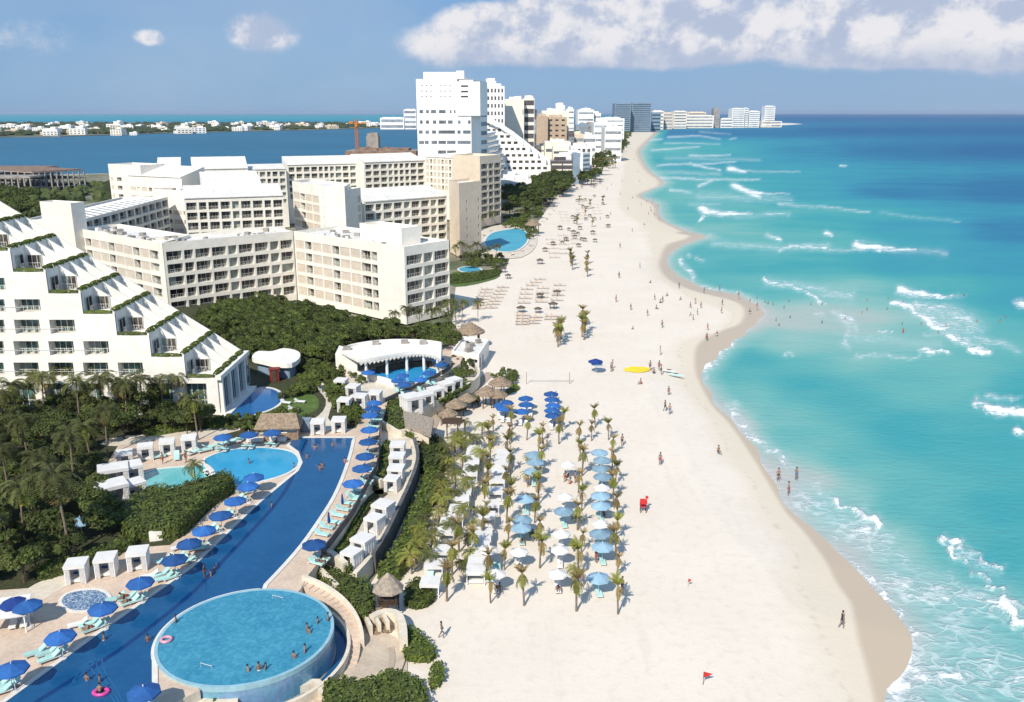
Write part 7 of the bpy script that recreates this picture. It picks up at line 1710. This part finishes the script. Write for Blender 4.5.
    pr = [(176, 622, 'leaning at the far left rim of the round pool'), (307, 630, 'in the right part of the round pool, left one'), (309, 633, 'in the right part of the round pool, right one'), (318, 623, 'farther back at the right of the round pool'), (328, 620, 'at the right rim of the round pool'), (305, 652, 'near the glassy wall of the round pool, upper one'), (294, 658, 'near the glassy wall of the round pool, lower one'), (248, 671, 'at the near rim of the round pool, left one'), (259, 670, 'at the near rim of the round pool, middle one'), (266, 669, 'at the near rim of the round pool, right one')]
    for px, py, lb in pr: person(px, py, TZ+.15, 'stand', random.choice(W), None, 'swimmer '+lb, sink=1.0)
    for px, py, lb in [(245, 697, 'left of three people on the walkway under the round pool'), (251, 697, 'middle of three people on the walkway under the round pool'), (259, 696, 'right of three people on the walkway under the round pool')]: person(px, py, PZ+.0, 'stand', random.choice(['cldark', 'clwhite']), R(2, 4), lb, shirt='cldark')
    person(249, 464, TZ, 'reach', 'cldark', None, 'swimmer with spread arms in the oval pool', sink=1.0); person(294, 468, TZ, 'stand', 'cldark', None, 'swimmer at the right rim of the oval pool', sink=.9)
    for px, py, lb in [(163, 464, 'person walking on the deck behind the teal pool'), (186, 462, 'person standing on the deck behind the teal pool'), (205, 578, 'person in red sitting at the pool edge by the fifth umbrella')]: person(px, py, TZ, 'walk' if 'walk' in lb else 'stand', 'clred', None, lb)
    for i, (px, py) in enumerate([(539, 445), (543, 448), (547, 444), (565, 482), (570, 484), (575, 483), (528, 487), (556, 400), (528, 415), (500, 590), (582, 587), (596, 563), (604, 515)]): person(px, py, 0, random.choice(['sit', 'stand']), random.choice(W), None, 'holidaymaker resting among the palms and umbrellas of the grove', 'people in the palm grove')
    for i, (px, py) in enumerate([(392, 362), (398, 361), (405, 361), (412, 364), (386, 366), (420, 366)]): person(px, py, TZ, 'stand', random.choice(W), None, 'bather at the counter side of the bar pool', 'bathers in the bar pool', sink=.6)

def sky_light():
    el = math.radians(42); shdir = Vector((.37, .93)).normalized()      # shadows point this way
    tos = Vector((-shdir.x*math.cos(el), -shdir.y*math.cos(el), math.sin(el)))
    l = bpy.data.lights.new('sun', 'SUN'); l.energy = 4.5; l.angle = math.radians(.53); l.color = (1, .93, .81)
    o = bpy.data.objects.new('sun', l); o.rotation_euler = tos.to_track_quat('Z', 'Y').to_euler(); COL.objects.link(o)
    w = bpy.data.worlds.new('World'); SC.world = w; w.use_nodes = True; t = NT(w.node_tree)
    out = t.n('ShaderNodeOutputWorld'); bg = t.n('ShaderNodeBackground'); t.l(bg.outputs[0], out.inputs[0])
    sky = t.n('ShaderNodeTexSky', sky_type='NISHITA'); sky.sun_disc = False; sky.sun_elevation = el; sky.sun_rotation = math.atan2(tos.x, tos.y)
    sky.air_density = 1.0; sky.dust_density = .3; sky.ozone_density = 2.5; sky.altitude = 50
    g = t.n('ShaderNodeTexCoord').outputs['Generated']; sp = t.n('ShaderNodeSeparateXYZ'); t.l(g, sp.inputs[0])
    az = t.m('ARCTAN2', sp.outputs[0], sp.outputs[1]); e = t.m('ARCSINE', sp.outputs[2])
    cv = t.n('ShaderNodeCombineXYZ'); t.l(az, cv.inputs[0]); t.l(t.m('MULTIPLY', e, 1.15), cv.inputs[1]); vec = cv.outputs[0]
    def ang(px, py): x, y, z = ray(px, py); return math.atan2(x, y), math.atan2(z, math.hypot(x, y))
    n1 = t.noise(vec, 11, 12, .62); n2 = t.noise(vec, 3.2, 6, .55); nf = t.noise(vec, 34, 8, .62)
    v2 = t.n('ShaderNodeVectorMath', operation='ADD'); t.l(vec, v2.inputs[0]); v2.inputs[1].default_value = (-.012, .022, 0)
    n1b = t.noise(v2.outputs[0], 11, 12, .62)
    def field(items):
        tot = None
        for px, py, rx, ry, a in items:
            a0, e0 = ang(px, py); ax = rx/880.*.97; ey = ry/880.*.97
            dx = t.m('DIVIDE', t.m('SUBTRACT', az, a0), ax); dy = t.m('DIVIDE', t.m('SUBTRACT', e, e0), ey)
            d2 = t.m('ADD', t.m('MULTIPLY', dx, dx), t.m('MULTIPLY', dy, dy)); v = t.m('MULTIPLY', t.m('POWER', 2.71828, t.m('MULTIPLY', t.m('MULTIPLY', d2, d2), -1)), a)
            tot = v if tot is None else t.m('ADD', tot, v)
        return tot
    A = field([(460, 42, 60, 24, .72), (540, 34, 90, 30, .9), (600, 8, 70, 30, .8), (690, 16, 84, 46, 1.1), (640, 52, 120, 16, .7), (900, 16, 110, 40, 1.15), (850, 46, 80, 20, .75), (1010, 22, 80, 36, 1.0), (960, 52, 110, 12, .7), (480, 14, 50, 14, .4), (266, 34, 36, 19, .75), (151, 37, 14, 7, .6), (1250, 10, 220, 50, .9), (-300, 20, 250, 40, .5)])
    Bf = field([(780, 66, 330, 16, .5), (880, 92, 230, 18, .6), (500, 98, 400, 12, .4), (200, 8, 220, 14, .35), (560, 56, 150, 14, .5), (150, 66, 240, 14, .22)])
    dens = t.m('ADD', A, t.m('MULTIPLY', t.m('SUBTRACT', n1, .5), 1.7)); dens = t.m('ADD', dens, t.m('MULTIPLY', t.m('SUBTRACT', nf, .5), .45))
    cl = t.m('MULTIPLY', t.map(dens, .16, .80), t.map(A, .04, .25))
    lit = t.m('ADD', t.m('MULTIPLY', t.m('SUBTRACT', n1, n1b), 5.5), .5); lit = t.m('ADD', lit, t.m('MULTIPLY', t.m('SUBTRACT', nf, .5), .5))
    lit = t.m('MULTIPLY', t.map(lit, .0, 1.0), t.map(t.m('ADD', e, t.m('MULTIPLY', t.m('SUBTRACT', n1, .5), .05)), ang(500, 66)[1], ang(500, 40)[1], .25, 1))
    ccol = t.mix(lit, (4.3, 4.9, 6.3), (8.0, 7.8, 7.9))
    base = t.mix(t.map(e, 0.0, .14), (1.65, 3.35, 5.8), (1.6, 3.25, 5.95))
    skyc = t.mix(.86, sky.outputs[0], base)
    veil = t.m('MULTIPLY', t.map(n2, .36, .68), .42)
    skyc = t.mix(veil, skyc, (4.0, 5.1, 6.5))
    soft = t.m('MULTIPLY', Bf, t.map(n2, .25, .65, .5, 1))
    skyc = t.mix(t.m('MULTIPLY', soft, .9), skyc, (2.7, 4.0, 5.9))
    col = t.mix(t.m('MULTIPLY', cl, .92), skyc, ccol)
    t.l(col, bg.inputs[0]); bg.inputs[1].default_value = .092
    cam = bpy.data.cameras.new('camera'); c = bpy.data.objects.new('camera', cam); COL.objects.link(c)
    cam.sensor_width = 36; cam.lens = F_PX/1024*36; cam.clip_start = 1; cam.clip_end = 300000
    c.location = (0, 0, HC); c.rotation_euler = (math.pi/2-PIT, 0, 0); SC.camera = c
    SC.view_settings.view_transform = 'Standard'; SC.view_settings.look = 'None'; SC.view_settings.exposure = EXPO; SC.view_settings.gamma = 1
    SC.view_settings.use_curve_mapping = False
    SC.render.engine = 'CYCLES'; SC.render.resolution_x = 1024; SC.render.resolution_y = 702
    SC.cycles.max_bounces = 5; SC.cycles.volume_bounces = 0; SC.cycles.transparent_max_bounces = 4
def haze():
    x0, y0, x1, y1 = -60000, -1500, 60000, 75000
    mb = MB(); mb.box(((x0+x1)/2, (y0+y1)/2, (96-3.5)/2), (x1-x0, y1-y0, 96+3.5))
    m = bpy.data.materials.new('haze'); m.use_nodes = True; t = NT(m.node_tree); out = t.n('ShaderNodeOutputMaterial'); v = t.n('ShaderNodeVolumePrincipled')
    v.inputs['Color'].default_value = (.72, .82, 1, 1); v.inputs['Density'].default_value = HAZE; v.inputs['Anisotropy'].default_value = .2; t.l(v.outputs[0], out.inputs['Volume'])
    o = mb.build('haze', m); o['kind'] = 'stuff'; o['label'] = 'faint blue haze over the sea and the far hotels'
EXPO = 0.27
HAZE = 2.6e-5
setmats(); win_meshes(); build_ground(); pools(); decks(); hotel(); stepped(); city(); people_done = people(); furniture(); vegetation(); sky_light(); haze()
for r in PROTOS:
    if not r['_used']:
        for ch in list(r.children): 
            for g in list(ch.children): bpy.data.objects.remove(g)
            bpy.data.objects.remove(ch)
        bpy.data.objects.remove(r)
for o in bpy.data.objects:
    if '_used' in o: del o['_used']
